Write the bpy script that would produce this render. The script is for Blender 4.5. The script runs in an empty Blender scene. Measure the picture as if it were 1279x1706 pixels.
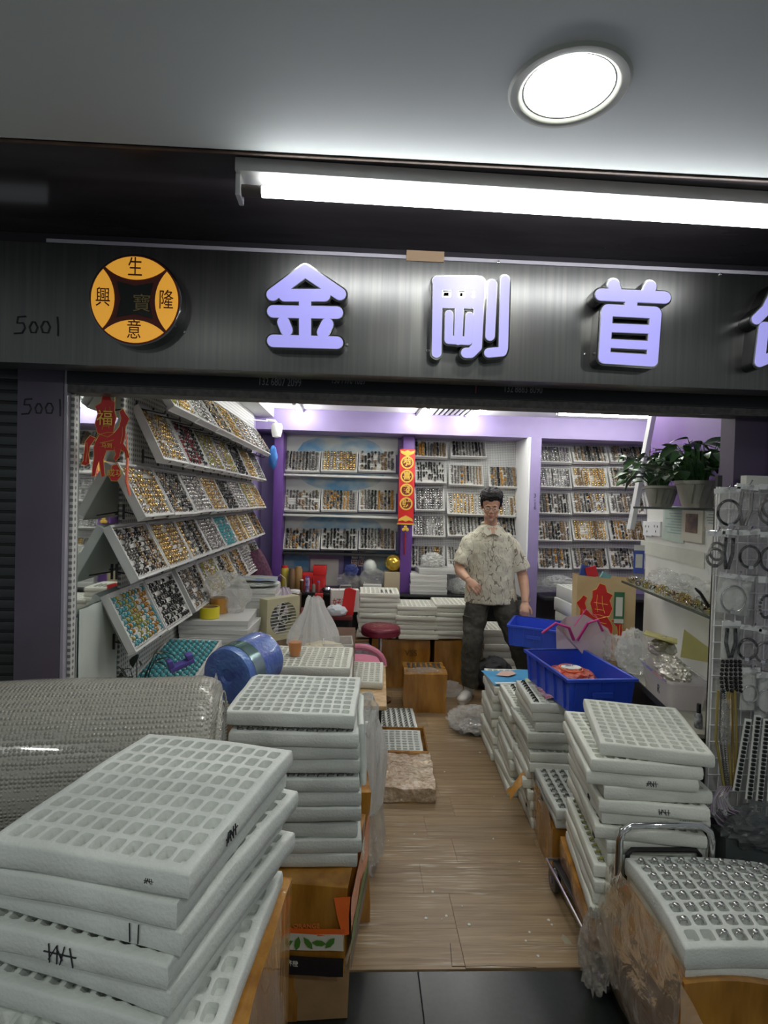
import bpy, bmesh, math, random
from mathutils import Vector, Matrix, Euler, noise
random.seed(7)
SC = bpy.context.scene; COL = SC.collection
R = math.radians; PI = math.pi

# ---------------- camera ----------------
FPX, CXP, CYP = 950.0, 639.5, 853.0
EYE = Vector((0, 0, 1.58))
_y, _p, _r = R(2.4), R(-1.15), R(1.6)
_f = Vector((math.sin(_y)*math.cos(_p), math.cos(_y)*math.cos(_p), math.sin(_p)))
_r0 = Vector((math.cos(_y), -math.sin(_y), 0)); _u0 = _r0.cross(_f)
_rt = _r0*math.cos(_r) + _u0*math.sin(_r); _up = _rt.cross(_f)
cd = bpy.data.cameras.new('camera'); cam = bpy.data.objects.new('camera', cd); COL.objects.link(cam)
cd.sensor_fit = 'VERTICAL'; cd.sensor_height = 24.0; cd.lens = 24.0*FPX/1706.0
cd.clip_start = 0.05; cd.clip_end = 60
cam.matrix_world = Matrix(((_rt.x, _up.x, -_f.x, EYE.x), (_rt.y, _up.y, -_f.y, EYE.y), (_rt.z, _up.z, -_f.z, EYE.z), (0, 0, 0, 1)))
SC.camera = cam
def at(px, py, X=None, Y=None, Z=None):
    """the real-world point seen at a photograph pixel, on the plane X=, Y= or Z="""
    v = _f + _rt*((px-CXP)/FPX) - _up*((py-CYP)/FPX)
    t = X/v.x if X is not None else (Y/v.y if Y is not None else (Z-EYE.z)/v.z)
    return EYE + v*t

# ---------------- world, exposure ----------------
SC.view_settings.view_transform = 'Standard'; SC.view_settings.look = 'None'
SC.view_settings.gamma = 1.0; SC.view_settings.use_curve_mapping = False
SC.view_settings.exposure = 0.45
W = bpy.data.worlds.new('World'); SC.world = W; W.use_nodes = True
W.node_tree.nodes['Background'].inputs[0].default_value = (0.62, 0.68, 0.70, 1)
W.node_tree.nodes['Background'].inputs[1].default_value = 0.16
TUBE_E, DOWN_E, MALL_E, HALL_E = 44.0, 40.0, 12.0, 6.5
def area(name, loc, rot, sx, sy, power, col=(1, 1, 1)):
    d = bpy.data.lights.new(name, 'AREA'); d.shape = 'RECTANGLE'; d.size = sx; d.size_y = sy; d.energy = power; d.color = col
    o = bpy.data.objects.new(name, d); COL.objects.link(o); o.location = loc; o.rotation_euler = rot; return o
# spill lights: unseen downlights assumed in the mall ceiling, behind and beside the viewer
for hx, hy in ((0.4, -0.55), (-1.3, -0.7), (2.0, -0.7), (0.4, -2.0)):
    area('unseen_hall_light', (hx, hy, 2.405), (0, 0, 0), 0.18, 0.18, HALL_E, (0.97, 1.0, 0.96))

# ---------------- helpers ----------------
def tag(o, label=None, cat=None, group=None, kind=None):
    if label: o['label'] = label
    if cat: o['category'] = cat
    if group: o['group'] = group
    if kind: o['kind'] = kind
    return o
def empty(name, loc=(0, 0, 0), rot=(0, 0, 0), label=None, cat=None, group=None):
    o = bpy.data.objects.new(name, None); COL.objects.link(o); o.empty_display_size = 0.05
    o.location = loc; o.rotation_euler = rot; tag(o, label, cat, group); return o
def link(name, me, parent=None, loc=(0, 0, 0), rot=(0, 0, 0), M=None):
    o = bpy.data.objects.new(name, me); COL.objects.link(o)
    if parent: o.parent = parent
    if M is not None: o.matrix_basis = M
    else: o.location = loc; o.rotation_euler = rot
    return o
def frame(o, x, y, z):
    return Matrix(((x[0], y[0], z[0], o[0]), (x[1], y[1], z[1], o[1]), (x[2], y[2], z[2], o[2]), (0, 0, 0, 1)))
def TR(x=0, y=0, z=0, rz=0, rx=0, ry=0, s=1):
    return Matrix.Translation((x, y, z)) @ Euler((rx, ry, rz)).to_matrix().to_4x4() @ Matrix.Scale(s, 4)
class MB:
    def __init__(s): s.v = []; s.f = []; s.m = []
    def add(s, vs, fs, mi=0, M=None):
        b = len(s.v)
        s.v += [tuple(M @ Vector(p)) for p in vs] if M is not None else [tuple(p) for p in vs]
        s.f += [tuple(b+i for i in f) for f in fs]; s.m += [mi]*len(fs); return s
    def box(s, x0, y0, z0, x1, y1, z1, mi=0, M=None):
        v = [(x0,y0,z0),(x1,y0,z0),(x1,y1,z0),(x0,y1,z0),(x0,y0,z1),(x1,y0,z1),(x1,y1,z1),(x0,y1,z1)]
        return s.add(v, [(0,3,2,1),(4,5,6,7),(0,1,5,4),(1,2,6,5),(2,3,7,6),(3,0,4,7)], mi, M)
    def tube(s, pts, r, n=8, mi=0, closed=False, M=None, caps=True, flat=1.0):
        pts = [Vector(p) for p in pts]; N = len(pts); rr = r if isinstance(r, (list, tuple)) else [r]*N
        vs = []; prev = None
        for i, p in enumerate(pts):
            a = pts[(i-1) % N] if (closed or i > 0) else p
            b = pts[(i+1) % N] if (closed or i < N-1) else p
            t = (b-a).normalized() if (b-a).length > 1e-9 else Vector((0, 0, 1))
            if prev is None:
                h = Vector((0, 0, 1)) if abs(t.z) < 0.9 else Vector((1, 0, 0))
                u = t.cross(h).normalized()
            else:
                u = (prev - t*prev.dot(t))
                u = u.normalized() if u.length > 1e-6 else t.orthogonal().normalized()
            prev = u; w = t.cross(u)
            for k in range(n):
                q = 2*PI*k/n; vs.append(p + u*(math.cos(q)*rr[i]) + w*(math.sin(q)*rr[i]*flat))
        fs = []
        for i in range(N if closed else N-1):
            j = (i+1) % N
            for k in range(n):
                l = (k+1) % n; fs.append((i*n+k, i*n+l, j*n+l, j*n+k))
        if not closed and caps:
            fs.append(tuple(range(n-1, -1, -1))); fs.append(tuple((N-1)*n+k for k in range(n)))
        return s.add(vs, fs, mi, M)
    def lathe(s, prof, n=24, mi=0, M=None, sy=1.0, caps=True):
        vs = []; fs = []
        for r_, z_ in prof:
            for k in range(n): vs.append((r_*math.cos(2*PI*k/n), r_*sy*math.sin(2*PI*k/n), z_))
        for i in range(len(prof)-1):
            for k in range(n):
                l = (k+1) % n; fs.append((i*n+k, i*n+l, (i+1)*n+l, (i+1)*n+k))
        if caps and prof[0][0] > 1e-5: fs.append(tuple(range(n-1, -1, -1)))
        if caps and prof[-1][0] > 1e-5: fs.append(tuple((len(prof)-1)*n+k for k in range(n)))
        return s.add(vs, fs, mi, M)
    def prism(s, poly, z0, z1, mi=0, M=None, side=None):
        n = len(poly); a = sum(poly[i][0]*poly[(i+1)%n][1]-poly[(i+1)%n][0]*poly[i][1] for i in range(n))
        if a < 0: poly = poly[::-1]
        vs = [(x, y, z0) for x, y in poly] + [(x, y, z1) for x, y in poly]
        s.add(vs, [tuple(range(n-1, -1, -1)), tuple(range(n, 2*n))], mi, M)
        s.add(vs, [(i, (i+1)%n, n+(i+1)%n, n+i) for i in range(n)], mi if side is None else side, M); return s
    def ball(s, c, r, n=10, m=7, mi=0, M=None):
        rx, ry, rz = r if isinstance(r, (tuple, list)) else (r, r, r)
        vs = [(c[0], c[1], c[2]-rz)]; fs = []
        for i in range(1, m):
            q = PI*i/m - PI/2
            for k in range(n): vs.append((c[0]+rx*math.cos(q)*math.cos(2*PI*k/n), c[1]+ry*math.cos(q)*math.sin(2*PI*k/n), c[2]+rz*math.sin(q)))
        vs.append((c[0], c[1], c[2]+rz))
        for k in range(n):
            l = (k+1) % n; fs.append((0, 1+l, 1+k)); fs.append((len(vs)-1, 1+(m-2)*n+k, 1+(m-2)*n+l))
            for i in range(m-2): fs.append((1+i*n+k, 1+i*n+l, 1+(i+1)*n+l, 1+(i+1)*n+k))
        return s.add(vs, fs, mi, M)
    def mesh(s, name, mats, smooth=35, bevel=0, seg=2):
        me = bpy.data.meshes.new(name); me.from_pydata(s.v, [], s.f)
        mats = mats if isinstance(mats, (list, tuple)) else [mats]
        for m_ in mats: me.materials.append(m_)
        if len(mats) > 1: me.polygons.foreach_set('material_index', s.m)
        if bevel:
            bm = bmesh.new(); bm.from_mesh(me); bmesh.ops.remove_doubles(bm, verts=bm.verts, dist=1e-6)
            es = [e for e in bm.edges if len(e.link_faces) == 2 and e.calc_face_angle(0) > 0.6]
            bmesh.ops.bevel(bm, geom=es, offset=bevel, segments=seg, affect='EDGES', profile=0.6, clamp_overlap=True)
            bm.to_mesh(me); bm.free()
        if smooth:
            me.shade_smooth(); me.set_sharp_from_angle(angle=R(smooth))
        me.update(); return me
    def build(s, name, mats, parent=None, loc=(0,0,0), rot=(0,0,0), M=None, smooth=35, bevel=0, seg=2):
        return link(name, s.mesh(name, mats, smooth, bevel, seg), parent, loc, rot, M)
def copy_tree(o, M=None, label=None, group=None):
    c = o.copy(); COL.objects.link(c)
    if M is not None: c.matrix_basis = M
    if label: c['label'] = label
    if group: c['group'] = group
    def rec(a, b):
        for ch in a.children:
            d = ch.copy(); COL.objects.link(d); d.parent = b; rec(ch, d)
    rec(o, c); return c

# ---------------- materials ----------------
MATS = {}
def mat(name, col, rough=0.5, metal=0, emit=0, spec=0.5, alpha=1, trans=0, bump=0, bscale=50, var=0, vscale=8, stretch=(1,1,1), col2=None, coat=0, sss=0, rand=0, detail=3, ecol=None):
    m = bpy.data.materials.new(name); m.use_nodes = True; nt = m.node_tree; b = nt.nodes['Principled BSDF']
    c = (*col, 1)
    b.inputs['Base Color'].default_value = c; b.inputs['Roughness'].default_value = rough; b.inputs['Metallic'].default_value = metal
    b.inputs['Specular IOR Level'].default_value = spec; b.inputs['Alpha'].default_value = alpha; b.inputs['Transmission Weight'].default_value = trans
    b.inputs['Coat Weight'].default_value = coat
    if sss: b.inputs['Subsurface Weight'].default_value = sss; b.inputs['Subsurface Scale'].default_value = 0.01
    if emit: b.inputs['Emission Color'].default_value = (*(ecol or col), 1); b.inputs['Emission Strength'].default_value = emit
    def tc(scale):
        t = nt.nodes.new('ShaderNodeTexCoord'); mp = nt.nodes.new('ShaderNodeMapping'); mp.inputs['Scale'].default_value = stretch
        nt.links.new(t.outputs['Object'], mp.inputs[0]); n = nt.nodes.new('ShaderNodeTexNoise'); n.inputs['Scale'].default_value = scale; n.inputs['Detail'].default_value = detail
        nt.links.new(mp.outputs[0], n.inputs['Vector']); return n
    src = None
    if var or col2:
        n = tc(vscale); rp = nt.nodes.new('ShaderNodeValToRGB'); rp.color_ramp.elements[0].position = 0.35; rp.color_ramp.elements[1].position = 0.65
        c2 = col2 or tuple(min(1, x*(1-var)) for x in col)
        rp.color_ramp.elements[0].color = (*c2, 1); rp.color_ramp.elements[1].color = c
        nt.links.new(n.outputs['Fac'], rp.inputs[0]); src = rp.outputs[0]
    if rand:
        oi = nt.nodes.new('ShaderNodeObjectInfo'); mr = nt.nodes.new('ShaderNodeMapRange'); mr.inputs['To Min'].default_value = 1-rand; mr.inputs['To Max'].default_value = 1+rand*0.5
        nt.links.new(oi.outputs['Random'], mr.inputs['Value']); hs = nt.nodes.new('ShaderNodeHueSaturation'); nt.links.new(mr.outputs[0], hs.inputs['Value'])
        if src: nt.links.new(src, hs.inputs['Color'])
        else: hs.inputs['Color'].default_value = c
        src = hs.outputs[0]
    if src: nt.links.new(src, b.inputs['Base Color'])
    if bump:
        n = tc(bscale); bp = nt.nodes.new('ShaderNodeBump'); bp.inputs['Strength'].default_value = bump; bp.inputs['Distance'].default_value = 0.01
        nt.links.new(n.outputs['Fac'], bp.inputs['Height']); nt.links.new(bp.outputs[0], b.inputs['Normal'])
    MATS[name] = m; return m
def film(name, col=(0.9,0.93,0.92), opacity=0.3, gloss=0.45, rough=0.12, bump=0.8, bscale=25, tint=(1,1,1)):
    """thin crinkled plastic film: part clear, part milky, part glossy"""
    m = bpy.data.materials.new(name); m.use_nodes = True; nt = m.node_tree; nt.nodes.clear()
    out = nt.nodes.new('ShaderNodeOutputMaterial'); tr = nt.nodes.new('ShaderNodeBsdfTransparent'); tr.inputs[0].default_value = (*tint, 1)
    df = nt.nodes.new('ShaderNodeBsdfDiffuse'); df.inputs[0].default_value = (*col, 1); gl = nt.nodes.new('ShaderNodeBsdfGlossy'); gl.inputs['Roughness'].default_value = rough
    gl.inputs[0].default_value = (1,1,1,1)
    m1 = nt.nodes.new('ShaderNodeMixShader'); m2 = nt.nodes.new('ShaderNodeMixShader')
    t = nt.nodes.new('ShaderNodeTexCoord'); n = nt.nodes.new('ShaderNodeTexNoise'); n.inputs['Scale'].default_value = bscale; n.inputs['Detail'].default_value = 4; n.inputs['Distortion'].default_value = 1.2
    nt.links.new(t.outputs['Object'], n.inputs['Vector']); bp = nt.nodes.new('ShaderNodeBump'); bp.inputs['Strength'].default_value = bump; bp.inputs['Distance'].default_value = 0.03
    nt.links.new(n.outputs['Fac'], bp.inputs['Height']); nt.links.new(bp.outputs[0], gl.inputs['Normal']); nt.links.new(bp.outputs[0], df.inputs['Normal'])
    tl = nt.nodes.new('ShaderNodeBsdfTranslucent'); tl.inputs[0].default_value = (*col, 1); m0 = nt.nodes.new('ShaderNodeMixShader'); m0.inputs[0].default_value = 0.45
    nt.links.new(df.outputs[0], m0.inputs[1]); nt.links.new(tl.outputs[0], m0.inputs[2])
    m1.inputs[0].default_value = opacity; nt.links.new(tr.outputs[0], m1.inputs[1]); nt.links.new(m0.outputs[0], m1.inputs[2])
    fr = nt.nodes.new('ShaderNodeLayerWeight'); fr.inputs[0].default_value = gloss; nt.links.new(bp.outputs[0], fr.inputs['Normal'])
    fm_ = nt.nodes.new('ShaderNodeMath'); fm_.operation = 'MULTIPLY'; fm_.inputs[1].default_value = 0.6; nt.links.new(fr.outputs['Fresnel'], fm_.inputs[0]); nt.links.new(fm_.outputs[0], m2.inputs[0]); nt.links.new(m1.outputs[0], m2.inputs[1]); nt.links.new(gl.outputs[0], m2.inputs[2])
    nt.links.new(m2.outputs[0], out.inputs[0]); MATS[name] = m; return m
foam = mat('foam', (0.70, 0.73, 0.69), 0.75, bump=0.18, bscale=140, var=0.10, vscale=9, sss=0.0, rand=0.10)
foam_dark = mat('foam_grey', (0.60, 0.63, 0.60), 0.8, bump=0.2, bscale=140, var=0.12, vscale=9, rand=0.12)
foam_warm = mat('foam_warm', (0.76, 0.76, 0.68), 0.75, bump=0.3, bscale=140, var=0.06, vscale=9, rand=0.08)
foam_green = mat('foam_green', (0.74, 0.76, 0.69), 0.75, bump=0.2, bscale=140, var=0.08, vscale=9, rand=0.10)
card_white = mat('tray_white', (0.62, 0.62, 0.60), 0.5, rand=0.08)
lining = mat('tray_lining', (0.64, 0.63, 0.60), 0.8, rand=0.06)
steel = mat('chrome', (0.75, 0.75, 0.76), 0.12, 1)
silver = mat('silver', (0.62, 0.61, 0.60), 0.22, 1)
gunmetal = mat('gunmetal', (0.20, 0.19, 0.18), 0.3, 0.8)
gold = mat('gold', (0.75, 0.52, 0.20), 0.25, 1)
bronze = mat('bronze', (0.35, 0.24, 0.13), 0.32, 0.9)
black = mat('black_gloss', (0.012, 0.012, 0.013), 0.2)
blackm = mat('black_matte', (0.02, 0.02, 0.022), 0.6)
turq = mat('turquoise', (0.08, 0.33, 0.37), 0.2)
garnet = mat('garnet', (0.22, 0.02, 0.03), 0.2)
amberstone = mat('amber_stone', (0.42, 0.20, 0.03), 0.2)
olive = mat('olive_stone', (0.32, 0.30, 0.06), 0.25)
paper = mat('paper', (0.74, 0.75, 0.70), 0.8, var=0.06, vscale=6)
cardboard = mat('cardboard', (0.36, 0.22, 0.10), 0.75, var=0.2, vscale=10, bump=0.1, bscale=30)
tape = mat('amber_tape', (0.42, 0.20, 0.032), 0.2, col2=(0.25, 0.105, 0.014), vscale=5, stretch=(3,3,0.7), bump=0.5, bscale=9, coat=0.5)
purple = mat('purple_paint', (0.13, 0.05, 0.27), 0.45)
lavender = mat('lavender_paint', (0.27, 0.215, 0.42), 0.5, var=0.06)
violet = mat('violet_paint', (0.17, 0.075, 0.33), 0.5)
white_paint = mat('white_paint', (0.78, 0.79, 0.80), 0.6)
clear = film('clear_bag', (0.95,0.97,0.94), 0.26, 0.28, 0.16, 0.5, 26)
milky = film('milky_bag', (0.93,0.94,0.92), 0.60, 0.22, 0.25, 0.5, 20)
wrapf = film('stretch_wrap', (0.85,0.80,0.70), 0.25, 0.55, 0.12, 1.0, 35)
red = mat('red_card', (0.62, 0.02, 0.02), 0.45)
goldp = mat('gold_print', (0.85, 0.55, 0.10), 0.35, 0.3)
bluep = mat('blue_plastic', (0.025, 0.075, 0.55), 0.3, sss=0)
woodm = mat('light_wood', (0.62, 0.44, 0.22), 0.5, var=0.25, vscale=6, stretch=(1,6,1))
darkmetal = mat('dark_steel', (0.05, 0.05, 0.05), 0.35, 0.8)
glass = film('glass', (0.6,0.7,0.65), 0.06, 0.25, 0.02, 0.0, 5, (0.93,0.97,0.95))
ink = mat('black_ink', (0.015, 0.015, 0.02), 0.6)
def text(body, size, m, M, parent=None, name='lettering', ext=0.0005, off=0.0, ax='CENTER', ay='CENTER'):
    c = bpy.data.curves.new(name, 'FONT'); c.body = body; c.size = size; c.extrude = ext; c.offset = off; c.align_x = ax; c.align_y = ay
    c.resolution_u = 3; o = bpy.data.objects.new(name, c)
    me = bpy.data.meshes.new_from_object(o); bpy.data.objects.remove(o); bpy.data.curves.remove(c); me.materials.clear(); me.materials.append(m)
    o = bpy.data.objects.new(name, me); COL.objects.link(o)
    if parent: o.parent = parent
    o.matrix_basis = M; return o
FRONT = Matrix(((1,0,0,0),(0,0,-1,0),(0,1,0,0),(0,0,0,1)))   # local x right, y up, z towards the street
def front(x, y, z): return Matrix.Translation((x, y, z)) @ FRONT
# ================= STRUCTURE =================
YT = 1.884; YB = 5.55; XL = -0.955; ZC = 2.38
floorm = bpy.data.materials.new('laminate'); floorm.use_nodes = True
def _floor(nt):
    N = nt.nodes; L = nt.links; b = N['Principled BSDF']; b.inputs['Roughness'].default_value = 0.38
    t = N.new('ShaderNodeTexCoord'); oi = N.new('ShaderNodeObjectInfo')
    mp = N.new('ShaderNodeMapping'); mp.inputs['Scale'].default_value = (1.2, 26, 1); L.new(t.outputs['Object'], mp.inputs[0])
    ad = N.new('ShaderNodeVectorMath'); ad.operation = 'ADD'; L.new(mp.outputs[0], ad.inputs[0])
    sc = N.new('ShaderNodeVectorMath'); sc.operation = 'SCALE'; sc.inputs[3].default_value = 40; cx = N.new('ShaderNodeCombineXYZ')
    for i in range(3): L.new(oi.outputs['Random'], cx.inputs[i])
    L.new(cx.outputs[0], sc.inputs[0]); L.new(sc.outputs[0], ad.inputs[1])
    n = N.new('ShaderNodeTexNoise'); n.inputs['Scale'].default_value = 1.6; n.inputs['Detail'].default_value = 6; n.inputs['Roughness'].default_value = 0.65; n.inputs['Distortion'].default_value = 0.6; L.new(ad.outputs[0], n.inputs['Vector'])
    r = N.new('ShaderNodeValToRGB'); e = r.color_ramp.elements; e[0].position = 0.3; e[1].position = 0.72
    e[0].color = (0.16, 0.098, 0.048, 1); e[1].color = (0.36, 0.26, 0.145, 1); L.new(n.outputs['Fac'], r.inputs[0])
    hs = N.new('ShaderNodeHueSaturation'); mr = N.new('ShaderNodeMapRange'); mr.inputs['To Min'].default_value = 0.92; mr.inputs['To Max'].default_value = 1.07
    L.new(oi.outputs['Random'], mr.inputs['Value']); L.new(mr.outputs[0], hs.inputs['Value']); L.new(r.outputs[0], hs.inputs['Color'])
    # pale scuffs running along the boards
    mp2 = N.new('ShaderNodeMapping'); mp2.inputs['Scale'].default_value = (5, 95, 1); L.new(t.outputs['Object'], mp2.inputs[0])
    n2 = N.new('ShaderNodeTexNoise'); n2.inputs['Scale'].default_value = 1.0; n2.inputs['Detail'].default_value = 5; L.new(mp2.outputs[0], n2.inputs['Vector'])
    n3 = N.new('ShaderNodeTexNoise'); n3.inputs['Scale'].default_value = 2.3; L.new(t.outputs['Object'], n3.inputs['Vector'])
    r2 = N.new('ShaderNodeValToRGB'); r2.color_ramp.elements[0].position = 0.54; r2.color_ramp.elements[1].position = 0.64; L.new(n2.outputs['Fac'], r2.inputs[0])
    r3 = N.new('ShaderNodeValToRGB'); r3.color_ramp.elements[0].position = 0.46; r3.color_ramp.elements[1].position = 0.66; L.new(n3.outputs['Fac'], r3.inputs[0])
    mu = N.new('ShaderNodeMath'); mu.operation = 'MULTIPLY'; L.new(r2.outputs[0], mu.inputs[0]); L.new(r3.outputs[0], mu.inputs[1])
    mx = N.new('ShaderNodeMix'); mx.data_type = 'RGBA'; L.new(mu.outputs[0], mx.inputs[0]); L.new(hs.outputs[0], mx.inputs[6]); mx.inputs[7].default_value = (0.55, 0.50, 0.40, 1)
    L.new(mx.outputs[2], b.inputs['Base Color'])
    bp = N.new('ShaderNodeBump'); bp.inputs['Strength'].default_value = 0.25; bp.inputs['Distance'].default_value = 0.004; L.new(n.outputs['Fac'], bp.inputs['Height']); L.new(bp.outputs[0], b.inputs['Normal'])
_floor(floorm.node_tree)
blacktile = mat('black_tile', (0.014, 0.019, 0.018), 0.28, var=0.3, vscale=60, rand=0.2)
fl = MB().box(-1.3, -1.2, -0.10, 3.1, YB+0.1, -0.012).build('floor', blackm); tag(fl, kind='structure')
# laminate boards, laid across the shop, seams as in the photo
row = 0; y = YT; bw = 0.188
while y < YB - 0.02:
    y1 = min(y+bw-0.0006, YB)
    offs = [0.47, 0.40, 0.30, 0.47, 0.36, 0.52][row % 6] if row > 0 else 0.40
    xs = [-1.2] + [offs + k*1.15 for k in range(-1, 4) if -1.15 < offs+k*1.15 < 2.9] + [3.0]
    if row in (1, 3): xs = sorted(xs + [0.86])
    for a, b_ in zip(xs[:-1], xs[1:]):
        h = 0.0 if not (row == 0) else (0.0015 if a > 0.3 else 0.0)
        o = MB().box(a+0.0004, y + (0.006*math.sin(a*5) if row == 0 else 0), -0.012, b_-0.0004, y1, h).build('plank', floorm, fl, bevel=0.0006, seg=1)
    y += bw; row += 1
# black tiles in front of the threshold
for (a, b_, c, d) in [(-1.3,0.235,1.28,YT-0.003), (0.238,0.885,1.28,YT-0.003), (0.888,1.6,1.28,YT-0.003), (-1.3,0.235,0.6,1.277), (0.238,0.885,0.6,1.277), (0.888,1.6,0.6,1.277), (-1.3,0.235,-1.2,0.597), (0.238,1.6,-1.2,0.597),(1.603,3.1,-1.2,YT-0.003)]:
    MB().box(a, c, -0.012, b_, d, -0.002).build('tile', blacktile, fl, bevel=0.001, seg=1)
# chips of debris and a torn flake on the floor
deb = MB()
for k in range(26):
    p = at(random.uniform(640, 950), random.uniform(1230, 1600), Z=0.001); q = random.uniform(0.003, 0.008)
    deb.prism([(p.x+q*math.cos(a)*random.uniform(.6,1), p.y+q*math.sin(a)*random.uniform(.6,1)) for a in (0,1.3,2.6,3.9,5.1)], 0.0005, 0.003)
o = deb.build('foam_crumbs', foam, smooth=0); tag(o, 'tiny white foam crumbs scattered over the laminate floor', 'crumbs', kind='stuff')

tp_ = at(943, 1566, Z=0.0); MB().prism([(tp_.x-0.012,tp_.y-0.02),(tp_.x+0.014,tp_.y-0.024),(tp_.x+0.010,tp_.y+0.004),(tp_.x-0.003,tp_.y+0.026),(tp_.x-0.016,tp_.y+0.008)], 0.0002, 0.0016).build('torn_patch', mat('torn_backing', (0.34,0.31,0.22), 0.7), fl, smooth=0)
gp_ = MB().tube([tuple(at(750,1572,Z=0.001)), tuple(at(753,1610,Z=0.001)), tuple(at(820,1609,Z=0.001)), tuple(at(893,1612,Z=0.001))], 0.0012, 5).build('board_gap', blackm, fl)
# walls
pegm = bpy.data.materials.new('pegboard'); pegm.use_nodes = True
def _peg(nt, scale=48, thr=0.30, base=(0.55,0.56,0.53), dark=(0.17,0.17,0.17)):
    N = nt.nodes; L = nt.links; b = N['Principled BSDF']; b.inputs['Roughness'].default_value = 0.45
    t = N.new('ShaderNodeTexCoord'); s = N.new('ShaderNodeVectorMath'); s.operation = 'SCALE'; s.inputs[3].default_value = scale; L.new(t.outputs['Object'], s.inputs[0])
    fr = N.new('ShaderNodeVectorMath'); fr.operation = 'FRACTION'; L.new(s.outputs[0], fr.inputs[0])
    sb = N.new('ShaderNodeVectorMath'); sb.operation = 'SUBTRACT'; sb.inputs[1].default_value = (0.5,0.5,0.5); L.new(fr.outputs[0], sb.inputs[0])
    sx = N.new('ShaderNodeSeparateXYZ'); L.new(sb.outputs[0], sx.inputs[0]); cb = N.new('ShaderNodeCombineXYZ'); L.new(sx.outputs[1], cb.inputs[0]); L.new(sx.outputs[2], cb.inputs[1])
    ln = N.new('ShaderNodeVectorMath'); ln.operation = 'LENGTH'; L.new(cb.outputs[0], ln.inputs[0])
    lt = N.new('ShaderNodeMath'); lt.operation = 'LESS_THAN'; lt.inputs[1].default_value = thr; L.new(ln.outputs['Value'], lt.inputs[0])
    mx = N.new('ShaderNodeMix'); mx.data_type = 'RGBA'; L.new(lt.outputs[0], mx.inputs[0]); mx.inputs[6].default_value = (*base,1); mx.inputs[7].default_value = (*dark,1); L.new(mx.outputs[2], b.inputs['Base Color'])
_peg(pegm.node_tree)
gridm = bpy.data.materials.new('wire_grid_wall'); gridm.use_nodes = True
def _grid(nt):
    N = nt.nodes; L = nt.links; b = N['Principled BSDF']; b.inputs['Roughness'].default_value = 0.5
    t = N.new('ShaderNodeTexCoord'); s = N.new('ShaderNodeVectorMath'); s.operation = 'SCALE'; s.inputs[3].default_value = 62; L.new(t.outputs['Object'], s.inputs[0])
    fr = N.new('ShaderNodeVectorMath'); fr.operation = 'FRACTION'; L.new(s.outputs[0], fr.inputs[0]); sx = N.new('ShaderNodeSeparateXYZ'); L.new(fr.outputs[0], sx.inputs[0])
    a = N.new('ShaderNodeMath'); a.operation = 'LESS_THAN'; a.inputs[1].default_value = 0.28; L.new(sx.outputs[0], a.inputs[0])
    c = N.new('ShaderNodeMath'); c.operation = 'LESS_THAN'; c.inputs[1].default_value = 0.28; L.new(sx.outputs[2], c.inputs[0])
    m = N.new('ShaderNodeMath'); m.operation = 'MAXIMUM'; L.new(a.outputs[0], m.inputs[0]); L.new(c.outputs[0], m.inputs[1])
    mx = N.new('ShaderNodeMix'); mx.data_type = 'RGBA'; L.new(m.outputs[0], mx.inputs[0]); mx.inputs[6].default_value = (0.60,0.61,0.60,1); mx.inputs[7].default_value = (0.30,0.30,0.30,1); L.new(mx.outputs[2], b.inputs['Base Color'])
_grid(gridm.node_tree)
wl = MB().box(XL-0.10, YT+0.06, 0, XL, YB, ZC).build('wall_left', [lavender]); tag(wl, kind='structure')
MB().box(XL, 2.30, 0.30, XL+0.012, 5.02, 2.33).build('pegboard_panel', pegm, wl)
mirror = mat('mirror', (0.72, 0.78, 0.76), 0.03, 1)
MB().box(XL, 1.965, 1.16, XL+0.006, 2.298, 2.30).build('mirror_panel', mirror, wl)
MB().box(XL, 1.965, 0.55, XL+0.008, 2.298, 1.155).build('mirror_panel', mirror, wl)
wb = MB().box(XL-0.10, YB, 0, 3.1, YB+0.1, ZC).build('wall_back', lavender); tag(wb, kind='structure')
p0, p1 = at(690, 900, Y=YB), at(1110, 900, Y=YB)
MB().box(p0.x, YB-0.012, 0.78, p1.x+0.3, YB, 2.20).build('grid_panel', gridm, wb)
wr = MB().box(3.0, 3.3, 0, 3.1, YB, ZC).build('wall_right', lavender); tag(wr, kind='structure')
# ceiling of the shop, its lavender back beam
ce = MB().box(XL-0.1, YT+0.1, ZC, 3.1, YB+0.1, ZC+0.08).build('ceiling', white_paint); tag(ce, kind='structure')
MB().box(XL, 5.16, 2.19, 3.0, YB, ZC).build('beam', lavender, ce)
MB().box(XL, YT+0.1, 2.30, XL+0.16, 5.16, ZC).build('beam', white_paint, ce)
# right partition, standing at a slight angle, violet above, papered below
PW0 = Vector((1.50, 2.05)); PW1 = Vector((1.70, 3.30)); pdv = (PW1-PW0); plen = pdv.length; pdv.normalize()
PWM = Matrix(((pdv.x, -pdv.y, 0, PW0.x), (pdv.y, pdv.x, 0, PW0.y), (0, 0, 1, 0), (0, 0, 0, 1)))   # local x along wall, -y ... +y faces the shop
pw = MB().box(-0.25, -0.09, 0, plen, 0, ZC).build('wall_partition', violet, M=PWM); tag(pw, kind='structure')
MB().box(0, 0, 0.2, plen, 0.006, 1.575).build('panel', paper, pw)
# pillar on the far right, beside the shutter track
pr_ = MB().box(1.31, 1.96, 0, 1.78, 2.04, 2.1).build('pillar', mat('plum_paint', (0.075,0.055,0.10), 0.45)); tag(pr_, kind='structure')
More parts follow.
